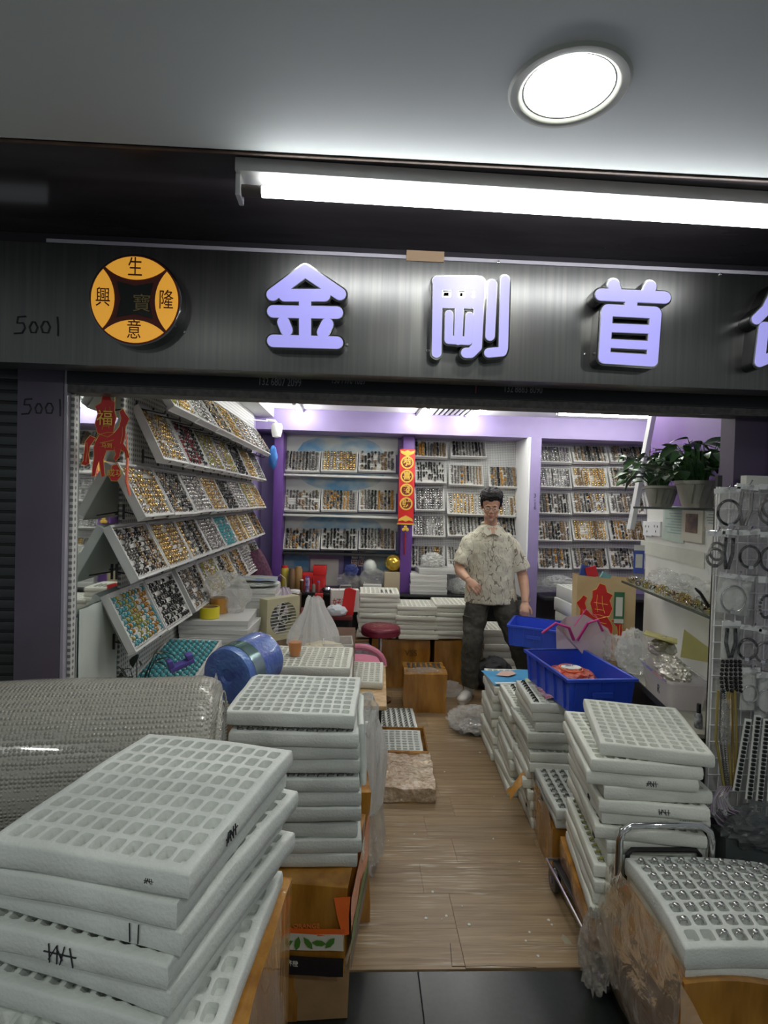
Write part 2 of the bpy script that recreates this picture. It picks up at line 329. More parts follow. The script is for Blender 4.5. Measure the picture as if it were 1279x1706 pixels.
# left pillar: dull mauve box with a lighter inner edge and slotted strip
mauve = mat('mauve_paint', (0.115, 0.095, 0.135), 0.4, var=0.15, vscale=5)
lp = MB().box(-1.118, 1.90, 0, -0.972, 2.02, 2.02).build('pillar', mauve, bevel=0.004); tag(lp, kind='structure')
inner = mat('pale_mauve', (0.36, 0.34, 0.40), 0.35)
MB().box(-0.9715, 1.905, 0, -0.962, 2.0, 2.0).build('inner_edge', inner, lp)
st = MB().box(-0.9615, 1.93, 0, XL+0.004, 1.962, 2.02)
st.build('slotted_strip', pegm, lp)
# neighbour's roller shutter at far left
sh = MB().box(-1.7, 1.99, 0, -1.12, 2.03, 2.1).build('shutter_backing', blackm); tag(sh, kind='structure')
shm = mat('shutter_slats', (0.06, 0.065, 0.07), 0.4, 0.5)
sl = MB()
sl.box(-1.7, -0.008, 0.002, -1.12, 0.0, 0.030)
slme = sl.mesh('slat', shm, bevel=0.003)
for k in range(50): link('slat', slme, sh, (0, 1.989, 0.14+k*0.037))

# ---- front: sign board, shutter box, soffit, mall ceiling
YS = 1.75
blacksteel = mat('black_steel', (0.23, 0.23, 0.22), 0.36, 1, bump=0.02, bscale=6, stretch=(40,1,1), col2=(0.19,0.19,0.19), vscale=2.0)
sb = empty('shop_sign', (0, YS, 1.96), label='long black steel shop sign board with glowing violet characters and orange coin emblem', cat='sign')
MB().box(-1.35, 0, 0, 1.85, 0.09, 0.358).build('sign_board', blacksteel, sb, bevel=0.002)
pale = mat('pale_trim', (0.42, 0.40, 0.46), 0.4)
MB().box(-0.955, 0.005, 0.361, 1.85, 0.085, 0.372).build('top_strip', pale, sb)
MB().box(0.12, -0.003, 0.352, 0.235, 0.02, 0.384).build('masking_tape', mat('masking_tape', (0.30, 0.20, 0.12), 0.7), sb)
# shutter housing behind the sign; phone numbers printed on it
hb = MB().box(-0.962, 1.90, 1.93, 1.80, 2.03, 2.33).build('shutter_housing', mat('housing_black', (0.022,0.023,0.028), 0.45, var=0.2)); tag(hb, kind='structure')
hm = MB().box(-0.962, 1.905, 1.905, 1.80, 1.985, 1.93).build('trim_1', mat('housing_edge', (0.10,0.095,0.09), 0.5, var=0.5, vscale=60)); tag(hm, kind='structure')
greyprint = mat('grey_print', (0.30, 0.29, 0.32), 0.5); pinkp = mat('faded_pink', (0.30, 0.06, 0.10), 0.5)
for s_, x_, y_, sz in (('132 6807 2099', 466, 631, 0.030), ('130 7970 1089', 580, 629, 0.024), ('132 8883 8090', 871, 643, 0.028)):
    p = at(x_, y_+6, Y=1.90); t_ = text(s_, sz, greyprint, front(p.x, 1.899, p.z) @ Matrix.Diagonal((0.78, 1.25, 1, 1)), hb); t_.matrix_parent_inverse = hb.matrix_world.inverted()
p = at(790, 645, Y=1.90); MB().tube([(p.x-0.012,1.898,p.z+0.015),(p.x+0.006,1.898,p.z+0.018),(p.x+0.004,1.898,p.z-0.02)], 0.0025, 6).build('faded_mark', pinkp, hb)
# soffit above the sign and mall ceiling
soff = mat('dark_soffit', (0.075, 0.065, 0.072), 0.14, 0.0, spec=0.5, var=0.3, vscale=3, stretch=(1,4,1))
sf = MB().box(-1.9, 1.42, 2.425, 2.4, 2.05, 2.475).build('ceiling_soffit', soff); tag(sf, kind='structure')
fb = MB().box(-1.9, 1.93, 2.33, 2.4, 2.05, 2.424).build('wall_fascia', mat('fascia', (0.045,0.04,0.05), 0.35)); tag(fb, kind='structure')
ceilm = mat('mall_ceiling', (0.66, 0.70, 0.69), 0.65, var=0.05, vscale=2)
# ceiling slab with a round hole left for the downlight
DLp = at(947, 147, Z=2.42); DR = 0.088
mc = MB(); n = 32; xa, ya, xb, yb = -1.9, -2.2, 2.4, 1.419
circ = [(DLp.x+DR*math.cos(2*PI*k/n), DLp.y+DR*math.sin(2*PI*k/n)) for k in range(n)]
def edgept(a):
    c, s = math.cos(a), math.sin(a); t = min(((xb-DLp.x)/c if c > 1e-9 else ((xa-DLp.x)/c if c < -1e-9 else 1e9)), ((yb-DLp.y)/s if s > 1e-9 else ((ya-DLp.y)/s if s < -1e-9 else 1e9)))
    return (DLp.x+c*t, DLp.y+s*t)
corn = [math.atan2(yy-DLp.y, xx-DLp.x) % (2*PI) for xx, yy in ((xa,ya),(xb,ya),(xa,yb),(xb,yb))]
angs = sorted([2*PI*k/n for k in range(n)] + corn)
ci = [(DLp.x+DR*math.cos(a), DLp.y+DR*math.sin(a), 2.42) for a in angs]; co = [(*edgept(a), 2.42) for a in angs]; m_ = len(angs)
mc.add(ci+co, [(i, m_+i, m_+(i+1)%m_, (i+1)%m_) for i in range(m_)])
mc.box(xa, ya, 2.47, xb, yb, 2.50)
mc.box(xa, yb-0.004, 2.42, xb, yb, 2.47)
o = mc.build('ceiling_mall', ceilm, smooth=0); tag(o, kind='structure')
tr = MB().box(-1.9, 1.4195, 2.416, 2.4, 1.427, 2.424).build('trim_2', mat('brown_edge', (0.16,0.10,0.07), 0.6, var=0.5, vscale=20)); tag(tr, kind='structure')
# downlight
dl = empty('downlight', (DLp.x, DLp.y, 2.42), label='round recessed downlight with pale ring in the mall ceiling', cat='ceiling light')
MB().lathe([(0.086, 0.02), (0.088, 0.004), (0.092, -0.001), (0.100, -0.006), (0.115, -0.006), (0.120, 0.0)], 48, caps=False).build('bezel', mat('bezel_grey', (0.50,0.52,0.47), 0.45), dl)
MB().lathe([(0.0, 0.012), (0.0865, 0.012)], 40, caps=False).build('diffuser', mat('downlight_glow', (0.5,0.5,0.5), 0.5, emit=DOWN_E, ecol=(1.0, 1.0, 0.93)), dl)
# tube fitting under the soffit
fx = empty('tube_light_fitting', (0, 1.50, 2.42), (0, 0, R(1.2)), label='long white fluorescent tube fitting under the soffit above the sign', cat='light')
batt = mat('batten_white', (0.62,0.62,0.60), 0.4)
MB().box(-0.335, -0.045, -0.030, 1.16, 0.03, 0.004).box(-0.335, -0.035, -0.085, -0.322, 0.02, -0.03).box(1.148, -0.035, -0.085, 1.16, 0.02, -0.03).build('batten', batt, fx, bevel=0.003)
MB().tube([(-0.272,-0.012,-0.062),(1.105,-0.012,-0.062)], 0.0135, 20).build('tube', mat('mall_tube_glow', (1,1,1), 0.4, emit=MALL_E, ecol=(0.97,0.99,1.0)), fx)
MB().tube([(-0.322,-0.012,-0.062),(-0.272,-0.012,-0.062)], 0.0145, 16).build('end_cap', mat('cap_brown', (0.10,0.08,0.07), 0.4), fx)
MB().tube([(1.105,-0.012,-0.062),(1.148,-0.012,-0.062)], 0.0145, 16).build('end_cap', MATS['cap_brown'], fx)
# interior tubes
tubeglow = mat('shop_tube_glow', (1,1,1), 0.4, emit=TUBE_E, ecol=(1.0, 1.0, 0.93))
def ctube(p, q, label):
    p = Vector(p); q = Vector(q); d = (q-p); L = d.length; rz = math.atan2(d.y, d.x)
    t = empty('ceiling_tube_light', p, (0, 0, rz), label, 'ceiling light', 'ceiling tubes inside the shop')
    MB().box(-0.02, -0.022, 0.016, L+0.02, 0.022, 0.05).box(-0.02,-0.016,-0.016,-0.005,0.016,0.02).box(L+0.005,-0.016,-0.016,L+0.02,0.016,0.02).build('batten', batt, t, bevel=0.003)
    MB().tube([(-0.003,0,0),(L+0.003,0,0)], 0.014, 14).build('tube', tubeglow, t)
zt = ZC-0.052
def cz(x, y): p = at(x, y, Z=zt); return (p.x, p.y, zt)
a_, b_ = cz(510, 706), cz(476, 655)
ctube(a_, (a_[0]+0.02, a_[1]-1.2, zt), 'white ceiling tube over the pegboard wall, nearest the sprinkler camera')
a_ = cz(686, 711); ctube(a_, (a_[0]+0.02, a_[1]-1.2, zt), 'white ceiling tube in front of the slatted air vent, over the red banner')
a_ = cz(768, 708); ctube(a_, (a_[0]+0.02, a_[1]-1.2, zt), 'white ceiling tube just past the slatted air vent, towards the partition')
a_ = at(930, 715, Y=4.6); b_ = at(1068, 716, Y=4.62); ctube((a_.x, 4.6, zt), (b_.x+0.45, 4.6, zt), 'white ceiling tube lying crosswise over the trays beyond the partition')
ctube((-0.55, 2.45, zt), (0.55, 2.45, zt), 'white crosswise ceiling tube just behind the shutter housing')
ctube((1.0, 3.2, zt), (2.1, 3.2, zt), 'white crosswise ceiling tube above the partition end')
# air vent
vt = empty('air_vent', (0,0,0), label='slatted aluminium air vent in the shop ceiling between two tubes', cat='vent')
va, vb = at(700, 702, Z=ZC-0.004), at(768, 702, Z=ZC-0.004)
vm = mat('vent_alu', (0.62,0.63,0.62), 0.4, 0.3)
MB().box(va.x+0.03, va.y-1.02, ZC-0.003, vb.x+0.03, va.y, ZC-0.001).build('backing', blackm, vt)
fm = MB()
fm.box(va.x, va.y-1.02, ZC-0.014, va.x+0.03, va.y, ZC-0.001).box(vb.x, va.y-1.02, ZC-0.014, vb.x+0.03, va.y, ZC-0.001).box(va.x, va.y, ZC-0.014, vb.x+0.03, va.y+0.03, ZC-0.001)
fm.build('frame', vm, vt)
nsl = 8; wv = (vb.x-va.x-0.03)/nsl
slm = MB().box(0, -1.02, -0.012, wv*0.5, 0, -0.003).mesh('slat', vm)
for k in range(nsl): link('slat', slm, vt, (va.x+0.035+k*wv, va.y, ZC-0.001), (0, R(12), 0))

# ================= SIGN CHARACTERS =================
glow = mat('violet_glow', (0.25, 0.24, 0.60), 0.3, emit=0.42, ecol=(0.46, 0.44, 1.0))
chrome_dark = mat('letter_side', (0.22, 0.22, 0.22), 0.14, 1)
rimw = mat('letter_rim', (0.72, 0.72, 0.80), 0.2, 0.6)
def capsule(p, q, r, n=8):
    p = Vector((*p, 0)); q = Vector((*q, 0)); d = (q-p); a = math.atan2(d.y, d.x) if d.length > 1e-9 else 0
    return [(q.x+r*math.cos(a-PI/2+PI*k/n), q.y+r*math.sin(a-PI/2+PI*k/n)) for k in range(n+1)] + [(p.x+r*math.cos(a+PI/2+PI*k/n), p.y+r*math.sin(a+PI/2+PI*k/n)) for k in range(n+1)]
def char_from_px(strokes, r_px, name, depth, cxp, nudge=0):
    """strokes: polylines in photo pixels on the sign plane; light box letter with a wider chrome can behind a glowing face"""
    yf = YS-depth; c = empty(name, (0,0,0)); c.parent = sb; c.matrix_parent_inverse = Matrix.Translation(sb.location).inverted()
    can = MB(); rim = MB(); face = MB(); e = 0.0
    for st in strokes:
        rr = r_px
        if isinstance(st, tuple): rr, st = st
        P = [at(x, y, Y=yf) for x, y in st]; k = rr*yf/FPX
        for a, b in zip(P[:-1], P[1:]):
            a2, b2 = (a.x, a.z), (b.x, b.z); e += 0.00002
            F = Matrix(((1,0,0,0),(0,0,-1,yf),(0,1,0,0),(0,0,0,1)))
            can.prism(capsule(a2, b2, k+0.0062), -depth, -0.004+e, 0, F)
            rim.prism(capsule(a2, b2, k+0.0015), -0.006, 0.0005+e, 0, F)
            face.prism(capsule(a2, b2, k), -0.004, 0.002+e, 0, F)
    can.build('letter_can', chrome_dark, c, smooth=40); rim.build('letter_rim', rimw, c, smooth=0); face.build('letter_face', glow, c, smooth=0)
    return c
DP = 0.055
char_from_px([[(454,491),(508,451),(566,490)], [(474,492),(540,492)], (9.5,[(508,492),(508,560)]),
    [(455,519),(561,521)], [(472,537),(477,550)], [(545,540),(538,554)], [(455,568),(561,571)]], 9.8, 'character', DP, 508)
char_from_px([(7.5,[(728,468),(729,474),(727,588)]), (7.5,[(730,468),(798,469)]), (8,[(799,470),(798,500),(794,578),(784,588),(776,588)]), (6,[(757,484),(757,503)]), (6,[(781,485),(779,503)]),
    (8.5,[(734,504),(792,505)]), (6.5,[(748,524),(747,566),(780,568)]), (6.5,[(782,527),(780,566)]), (6.5,[(765,510),(763,568)]), (8,[(736,475),(792,476)]),
    (7.5,[(820,474),(816,560)]), (7.5,[(841,467),(838,580),(836,586),(814,588)])], 8, 'character', DP, 785)
char_from_px([[(1022,475),(1026,488)], [(1083,478),(1078,490)], [(1001,491),(1107,496)], (10,[(1052,494),(1050,515)]), (9.5,[(1012,517),(1091,521)]), (9.5,[(1011,519),(1006,596)]), (9.5,[(1092,523),(1086,600)]),
    (7,[(1012,546),(1088,549)]), (7,[(1012,572),(1087,576)]), (9.5,[(1006,596),(1086,601)])], 9.8, 'character', DP, 1050)
# first strokes of the fourth character (食 radical), running out of the frame, plus the part beyond it
char_from_px([(8.5,[(1294,482),(1277,515),(1260,532)]), (8.5,[(1272,545),(1265,603)]), (8.5,[(1265,603),(1292,592)]), (8.5,[(1294,482),(1325,510)]), (8.5,[(1272,545),(1318,548)]),
    (8.5,[(1350,488),(1338,515)]), (8.5,[(1345,505),(1400,508)]), (8.5,[(1340,545),(1338,600)]), (8.5,[(1370,520),(1368,625)]), (8.5,[(1340,545),(1402,548),(1399,600)])], 8.5, 'character', DP, 1300)
# coin emblem
yf = YS-0.05; cc = at(225, 500, Y=yf); CR = (at(300, 503, Y=yf).x-at(150, 497, Y=yf).x)/2
coin = empty('coin_emblem', (cc.x, 0.0, cc.z)); coin.location = (cc.x, -0.05, cc.z-1.96); coin.parent = sb
orange = mat('orange_glow', (0.85, 0.38, 0.03), 0.35, emit=0.36, ecol=(0.90, 0.42, 0.05)); brownk = mat('brown_ink', (0.10, 0.012, 0.006), 0.5)
MB().lathe([(CR+0.003, -0.05), (CR+0.004, -0.002), (CR+0.001, 0)], 64, M=FRONT).build('coin_can', chrome_dark, coin)
MB().lathe([(0, 0.001), (CR, 0.001), (CR, -0.01)], 64, M=FRONT, caps=False).build('coin_back', brownk, coin)
k = math.sqrt(0.5)*CR*0.965
for q in range(4):
    a0 = PI/2*q+PI/4+0.035; pts = [(CR*0.965*math.cos(a0+(PI/2-0.07)*i/14), CR*0.965*math.sin(a0+(PI/2-0.07)*i/14)) for i in range(15)]
    # inner arc mirrored over the chord
    p0, p1 = Vector(pts[0]), Vector(pts[-1]); ch = (p1-p0).normalized(); inner_ = []
    for p in pts[1:-1][::-1]:
        v = Vector(p)-p0; t_ = v.dot(ch); perp = v-ch*t_; inner_.append(tuple(p0+ch*t_-perp*0.98))
    MB().prism(pts+inner_, 0.0015, 0.004, 0, FRONT).build('petal', orange, coin, smooth=0)
sq = CR*0.30
MB().prism([(x*CR*0.40+0.0, y*CR*0.40) for x, y in ((-1,-1),(0,-0.78),(1,-1),(0.78,0),(1,1),(0,0.78),(-1,1),(-0.78,0))], 0.001, 0.0025, 0, FRONT).build('centre_plate', black, coin, smooth=0)
def ctext(b, x, y, s, m, sx=1, sy=1, off=0.0): return text(b, s, m, Matrix.Translation((x, -0.0045, y)) @ FRONT @ Matrix.Diagonal((sx, sy, 1, 1)), coin, 'lettering', off=off)
ctext('生', 0, CR*0.70, 0.052, brownk, 0.85, 1.15); ctext('意', 0, -CR*0.70, 0.052, brownk, 0.85, 1.15)
ctext('興', -CR*0.70, 0, 0.052, brownk, 0.85, 1.15); ctext('隆', CR*0.70, 0, 0.052, brownk, 0.85, 1.15)
ctext('寶', CR*0.16, -CR*0.10, 0.055, mat('dim_gold', (0.20,0.15,0.06), 0.4), 1, 1)
# marker numbers
mk = mat('marker', (0.006,0.006,0.008), 0.5)
def digits(px, py, Y, h, parent):
    """hand-written 5001"""
    p = at(px, py, Y=Y); k = h
    D = [[(0.5,1),(0.05,0.95),(0.0,0.6),(0.35,0.62),(0.45,0.35),(0.3,0.05),(-0.15,0.0)], [(0.85,0.7),(0.7,0.4),(0.8,0.1),(1.05,0.1),(1.15,0.4),(1.0,0.7),(0.85,0.7)],
         [(1.5,0.75),(1.35,0.45),(1.45,0.12),(1.75,0.12),(1.85,0.45),(1.7,0.75),(1.5,0.75)], [(2.25,1.05),(2.3,0.5),(2.3,-0.05)]]
    b = MB()
    for d in D: b.tube([(p.x+x*k, Y-0.0008, p.z+z*k) for x, z in d], k*0.045, 6)
    o = b.build('handwritten_number', mk, parent)
    if parent: o.matrix_parent_inverse = Matrix.Translation(parent.location).inverted()
digits(28, 556, YS, 0.052, sb); digits(40, 690, 1.90, 0.050, lp)
for x_, y_ in ((307,553),(578,575),(711,585),(974,590),(830,437),(1200,457)):
    p = at(x_, y_, Y=YS); o = MB().lathe([(0,0.004),(0.004,0.003),(0.005,0)], 10, M=front(p.x, YS, p.z)).build('screw', steel, sb); o.matrix_parent_inverse = Matrix.Translation(sb.location).inverted()
# ================= DISPLAY TRAYS AND RINGS =================
ORD = ['first', 'second', 'third', 'fourth', 'fifth', 'sixth', 'seventh', 'eighth', 'ninth', 'tenth', 'eleventh', 'twelfth', 'thirteenth', 'fourteenth', 'fifteenth']
_tm = {}
def tray_meshes(w, h, rows=9):
    key = (round(w, 3), round(h, 3), rows)
    if key not in _tm:
        t = 0.010; d = 0.034; b = MB()
        b.box(0, 0, -d, w, h, -d+0.006)
        b.box(0, 0, -d, w, t, 0).box(0, h-t, -d, w, h, 0).box(0, t, -d, t, h-t, 0).box(w-t, t, -d, w, h-t, 0)
        l = MB(); l.box(t, t, -d+0.007, w-t, h-t, -0.017); s = (h-2*t)/rows
        for k in range(rows): l.box(t+0.001, t+k*s+s*0.15, -0.017, w-t-0.001, t+k*s+s*0.78, -0.011)
        _tm[key] = (b.mesh('display_tray', card_white, smooth=0, bevel=0.0015, seg=1), l.mesh('foam_lining', lining, smooth=0))
    return _tm[key]
# one low ring: a half hoop standing in its slot with a stone or plate on top (local z = out of the tray)
def ring_geo(style):
    b = MB(); r = 0.0095
    b.tube([(0, r*math.cos(PI*i/6), r*math.sin(PI*i/6)-0.004) for i in range(7)], 0.0016, 4, caps=False)
    if style == 0: b.ball((0, 0, 0.0075), (0.0062, 0.0075, 0.0042), 6, 4)
    elif style == 1: b.box(-0.0055, -0.0065, 0.005, 0.0055, 0.0065, 0.0095)
    else: b.ball((0, 0, 0.0065), (0.0042, 0.0088, 0.0034), 6, 4)
    return b.v, b.f
RG = [ring_geo(i) for i in range(3)]
RINGM = [silver, gunmetal, gold, bronze, black, turq, garnet, amberstone, olive]
# vertex/faces/materials of all rings past the ones modelled singly
RV, RF, RM = [], [], []
def add_ring(M, style, mi, s=1.0):
    v, f = RG[style]; b = len(RV)
    for p in v: RV.append(tuple(M @ (Vector(p)*s)))
    for q in f: RF.append(tuple(b+i for i in q)); RM.append(mi)
PAL = {'gold': [2,2,3,2,0], 'black': [4,4,4,1], 'silver': [0,0,1,0], 'dark': [1,4,3,1], 'brown': [3,7,4,1], 'mix': [0,1,2,3,4], 'turq': [5,5,0,5], 'red': [4,6,4,6], 'pale': [0,2,0,8], 'olive': [8,5,5,7,5], 'rows': None}
single_rings = {}
NSINGLE = [0]
ring_mesh = {}
def single_ring(M, style, mi, label, group):
    key = (style, mi)
    if key not in ring_mesh:
        me = bpy.data.meshes.new('ring'); me.from_pydata(*[RG[style][0], [], RG[style][1]]); me.materials.append(RINGM[mi]); me.shade_smooth(); ring_mesh[key] = me
    o = link('finger_ring', ring_mesh[key], M=M); tag(o, label, 'ring', group); NSINGLE[0] += 1; return o
def fill(M, w, h, pal, nx=10, ny=8, miss=0.08, singles=None, seed=0, s=1.0, cluster=False):
    rnd = random.Random(seed); t = 0.018
    for i in range(nx):
        colm = rnd.choice(PAL[pal] if pal in PAL and PAL[pal] else [0,1,2,3,4]); st = rnd.choice([0,1,2,0]); mode = rnd.random()
        for j in range(ny):
            if rnd.random() < miss or (cluster and rnd.random() < 0.25): continue
            x = t+(w-2*t)*(i+0.5)/nx + rnd.uniform(-1,1)*0.0012; y = t+(h-2*t)*(j+0.5)/ny + rnd.uniform(-1,1)*0.0012
            mi = rnd.choice(PAL[pal]) if (mode < 0.3 and PAL[pal]) else colm
            m = M @ Matrix.Translation((x, y, -0.010)) @ Euler((rnd.uniform(-.2,.2), rnd.uniform(-.2,.2), rnd.uniform(-.4,.4))).to_matrix().to_4x4()
            if singles and NSINGLE[0] < 300: single_ring(m @ Matrix.Scale(s, 4), st, mi, '%s, %s line up, %s along' % (singles[0], ORD[j], ORD[i]), singles[1])
            else: add_ring(m, st, mi, s)
def display_tray(M, w, h, pal, label, group, nx=10, ny=8, miss=0.08, singles=None, seed=0, s=1.0, cover=False):
    a, b = tray_meshes(w, h, ny); o = link('display_tray', a, M=M); tag(o, label, 'tray', group); link('foam_lining', b, o)
    fill(M, w, h, pal, nx, ny, miss, singles, seed, s); return o
# --- big single rings first: the chrome rings in the wrapped box tray etc. are placed in 04; reserve the budget there
# --- left wall rows
LW_ROWS = [
 # name, start px (top-left, bottom-left), count, palettes, ring text
 ('lowest', (178,990), (228,1087), 8, ['olive','black','dark','pale','mix','brown','silver','dark'], 'bottom'),
 ('third', (180,875), (235,965), 8, ['dark','gold','mix','silver','turq','gold','pale','brown'], 'third'),
 ('second', (200,770), (240,862), 8, ['gold','dark','silver','gold','black','silver','pale','gold'], 'second'),
 ('first', (229,672), (275,765), 7, ['gold','red','pale','pale','black','gold','silver'], 'upper'),
]
TW = 0.355
tray_jobs = []
brk = MB().tube([(0,0,0),(0.118,0,-0.022)], 0.003, 6).tube([(0.118,0,-0.022),(0.122,0,-0.008)], 0.003, 6).tube([(0.002,0,-0.03),(0.002,0,0.03)], 0.005, 6)
brkme = brk.mesh('bracket', darkmetal)
ringtext = {'gold': 'gold', 'red': 'black and garnet', 'pale': 'pale stone', 'black': 'black stone', 'silver': 'silver', 'dark': 'dark metal', 'turq': 'turquoise', 'mix': 'mixed', 'brown': 'brown stone', 'olive': 'turquoise and olive stone'}
for name, tl, bl, n, pals, rt in LW_ROWS:
    T = at(*tl, X=-0.925); B = at(*bl, X=-0.815); y0 = (T.y+B.y)/2; h = math.hypot(B.x-T.x, T.z-B.z)
    yv = Vector((T.x-B.x, 0, T.z-B.z)).normalized(); xv = Vector((0,1,0)); zv = xv.cross(yv)
    step = (5.0-y0)/n
    for k in range(n):
        o = Vector((B.x, y0+k*step, B.z)); w = min(TW, step-0.006)
        if name == 'lowest' and k >= 2: o = o + Vector((0.0, 0.06, 0.0))
        M = frame(o, xv, yv, zv) @ Euler((0, 0, R(random.Random(k*7+len(name)).uniform(-0.8, 0.8)))).to_matrix().to_4x4()
        where = 'next to the mirror' if k == 0 else (('%s from the mirror' % ORD[k]))
        tray_jobs.append((name, k, M, w, h, pals[k], 'tray of %s rings, %s, %s row on the pegboard' % (ringtext[pals[k]], where, rt)))
        # brackets that carry the tray
    for k in range(n*2):
        br = link('shelf_bracket', brkme, loc=(XL+0.013, y0+0.1+k*step/2, B.z+0.015)); tag(br, 'black wire bracket under the %s tray row, %s from the mirror' % (rt, (ORD+['sixteenth'])[k]), 'bracket', 'brackets under the %s tray row' % rt)
# top shelf row, leaning further out
B = at(445, 752, X=-0.74); 
for k in range(7):
    y0 = 2.35+k*0.375; o = Vector((-0.76, y0, B.z)); yv = Vector((-0.15, 0, 0.22)).normalized()
    tray_jobs.append(('top', k, frame(o, Vector((0,1,0)), yv, Vector((0,1,0)).cross(yv)), 0.36, 0.27, ['pale','silver','mix','gold','pale','silver','dark'][k], 'tray of %s rings, %s along the topmost row under the ceiling' % (ringtext[['pale','silver','mix','gold','pale','silver','dark'][k]], ORD[k])))
for k in range(14):
    br = link('shelf_bracket', brkme, loc=(XL+0.013, 2.42+k*0.19, B.z-0.003)); tag(br, 'black wire bracket under the topmost tray row, %s along' % ORD[k], 'bracket', 'brackets under the topmost tray row')
# --- back wall
def back_tray(px0, py0, px1, py1, pal, label, nx=10, ny=8, miss=0.06, Y=5.44, skew=0):
    a = at(px0, py1, Y=Y); b = at(px1, py1, Y=Y); c = at(px0, py0, Y=Y+0.07); w = b.x-a.x; yv = Vector((0, 0.10, c.z-a.z)); h = yv.length; yv.normalize()
    xv = Vector((1, 0, 0)); tray_jobs.append(('back', 0, frame(a, xv, yv, xv.cross(yv)) @ Euler((0,0,R(skew))).to_matrix().to_4x4(), w-0.006, h, pal, label, nx, ny, miss))
for r_, (y0, y1, pl, nm) in enumerate(((748,784,('dark','gold','dark'),'top'), (813,850,('dark','brown','brown'),'middle'), (877,915,('brown','black','dark'),'lowest'))):
    for c_, (x0, x1) in enumerate(((471,533),(534,596),(597,660))):
        back_tray(x0, y0, x1, y1, pl[c_], 'tray of %s rings, %s of three on the %s shelf of the map-backed bay' % (ringtext[pl[c_]], ORD[c_], nm), miss=0.25 if (r_, c_) in ((0,2),(1,0),(2,1)) else 0.05)
MIDL = [(688,733,746,760,'brown'),(751,733,812,760,'black'),
 (692,767,745,804,'black'),(748,772,807,807,'brown'),(815,775,875,811,'brown'),
 (691,811,742,850,'silver'),(745,819,872,856,'gold'),
 (686,857,743,893,'silver'),(746,859,873,893,'dark'),
 (683,907,742,944,'mix'),(745,909,805,944,'dark'),(808,909,870,944,'dark')]
for k, (x0,y0,x1,y1,pl) in enumerate(MIDL):
    rw = [2,5,7,9,12]; ri = next(i for i, q in enumerate(rw) if k < q); ci = k-([0]+rw)[ri]
    wide = x1-x0 > 90
    back_tray(x0, y0, x1, y1, pl, '%stray of %s rings, %s in row %s of the grid behind the man' % ('wide ' if wide else '', ringtext[pl], ORD[ci], ['one','two','three','four','five'][ri]), nx=20 if wide else 10, skew=[-1,0,1][k%3], miss=0.3 if k == 2 else 0.05)
for r_, (y0, y1) in enumerate(((741,769),(777,811),(819,855),(865,900),(911,947))):
    for c_, (x0, x1) in enumerate(((897,954),(956,1016),(1018,1078),(1080,1140))):
        pl = [['silver','dark','dark','mix'],['silver','gold','dark','dark'],['dark','mix','dark','brown'],['dark','gold','brown','dark'],['brown','dark','dark','dark']][r_][c_]
        if c_ == 3 and r_ > 2: continue
        back_tray(x0, y0, x1, y1, pl, 'tray of %s rings, %s in the %s row beyond the lilac pillar' % (ringtext[pl], ORD[c_], ['top','second','third','fourth','bottom'][r_]), miss=0.12, skew=[-0.6,0.5,0][c_%3])
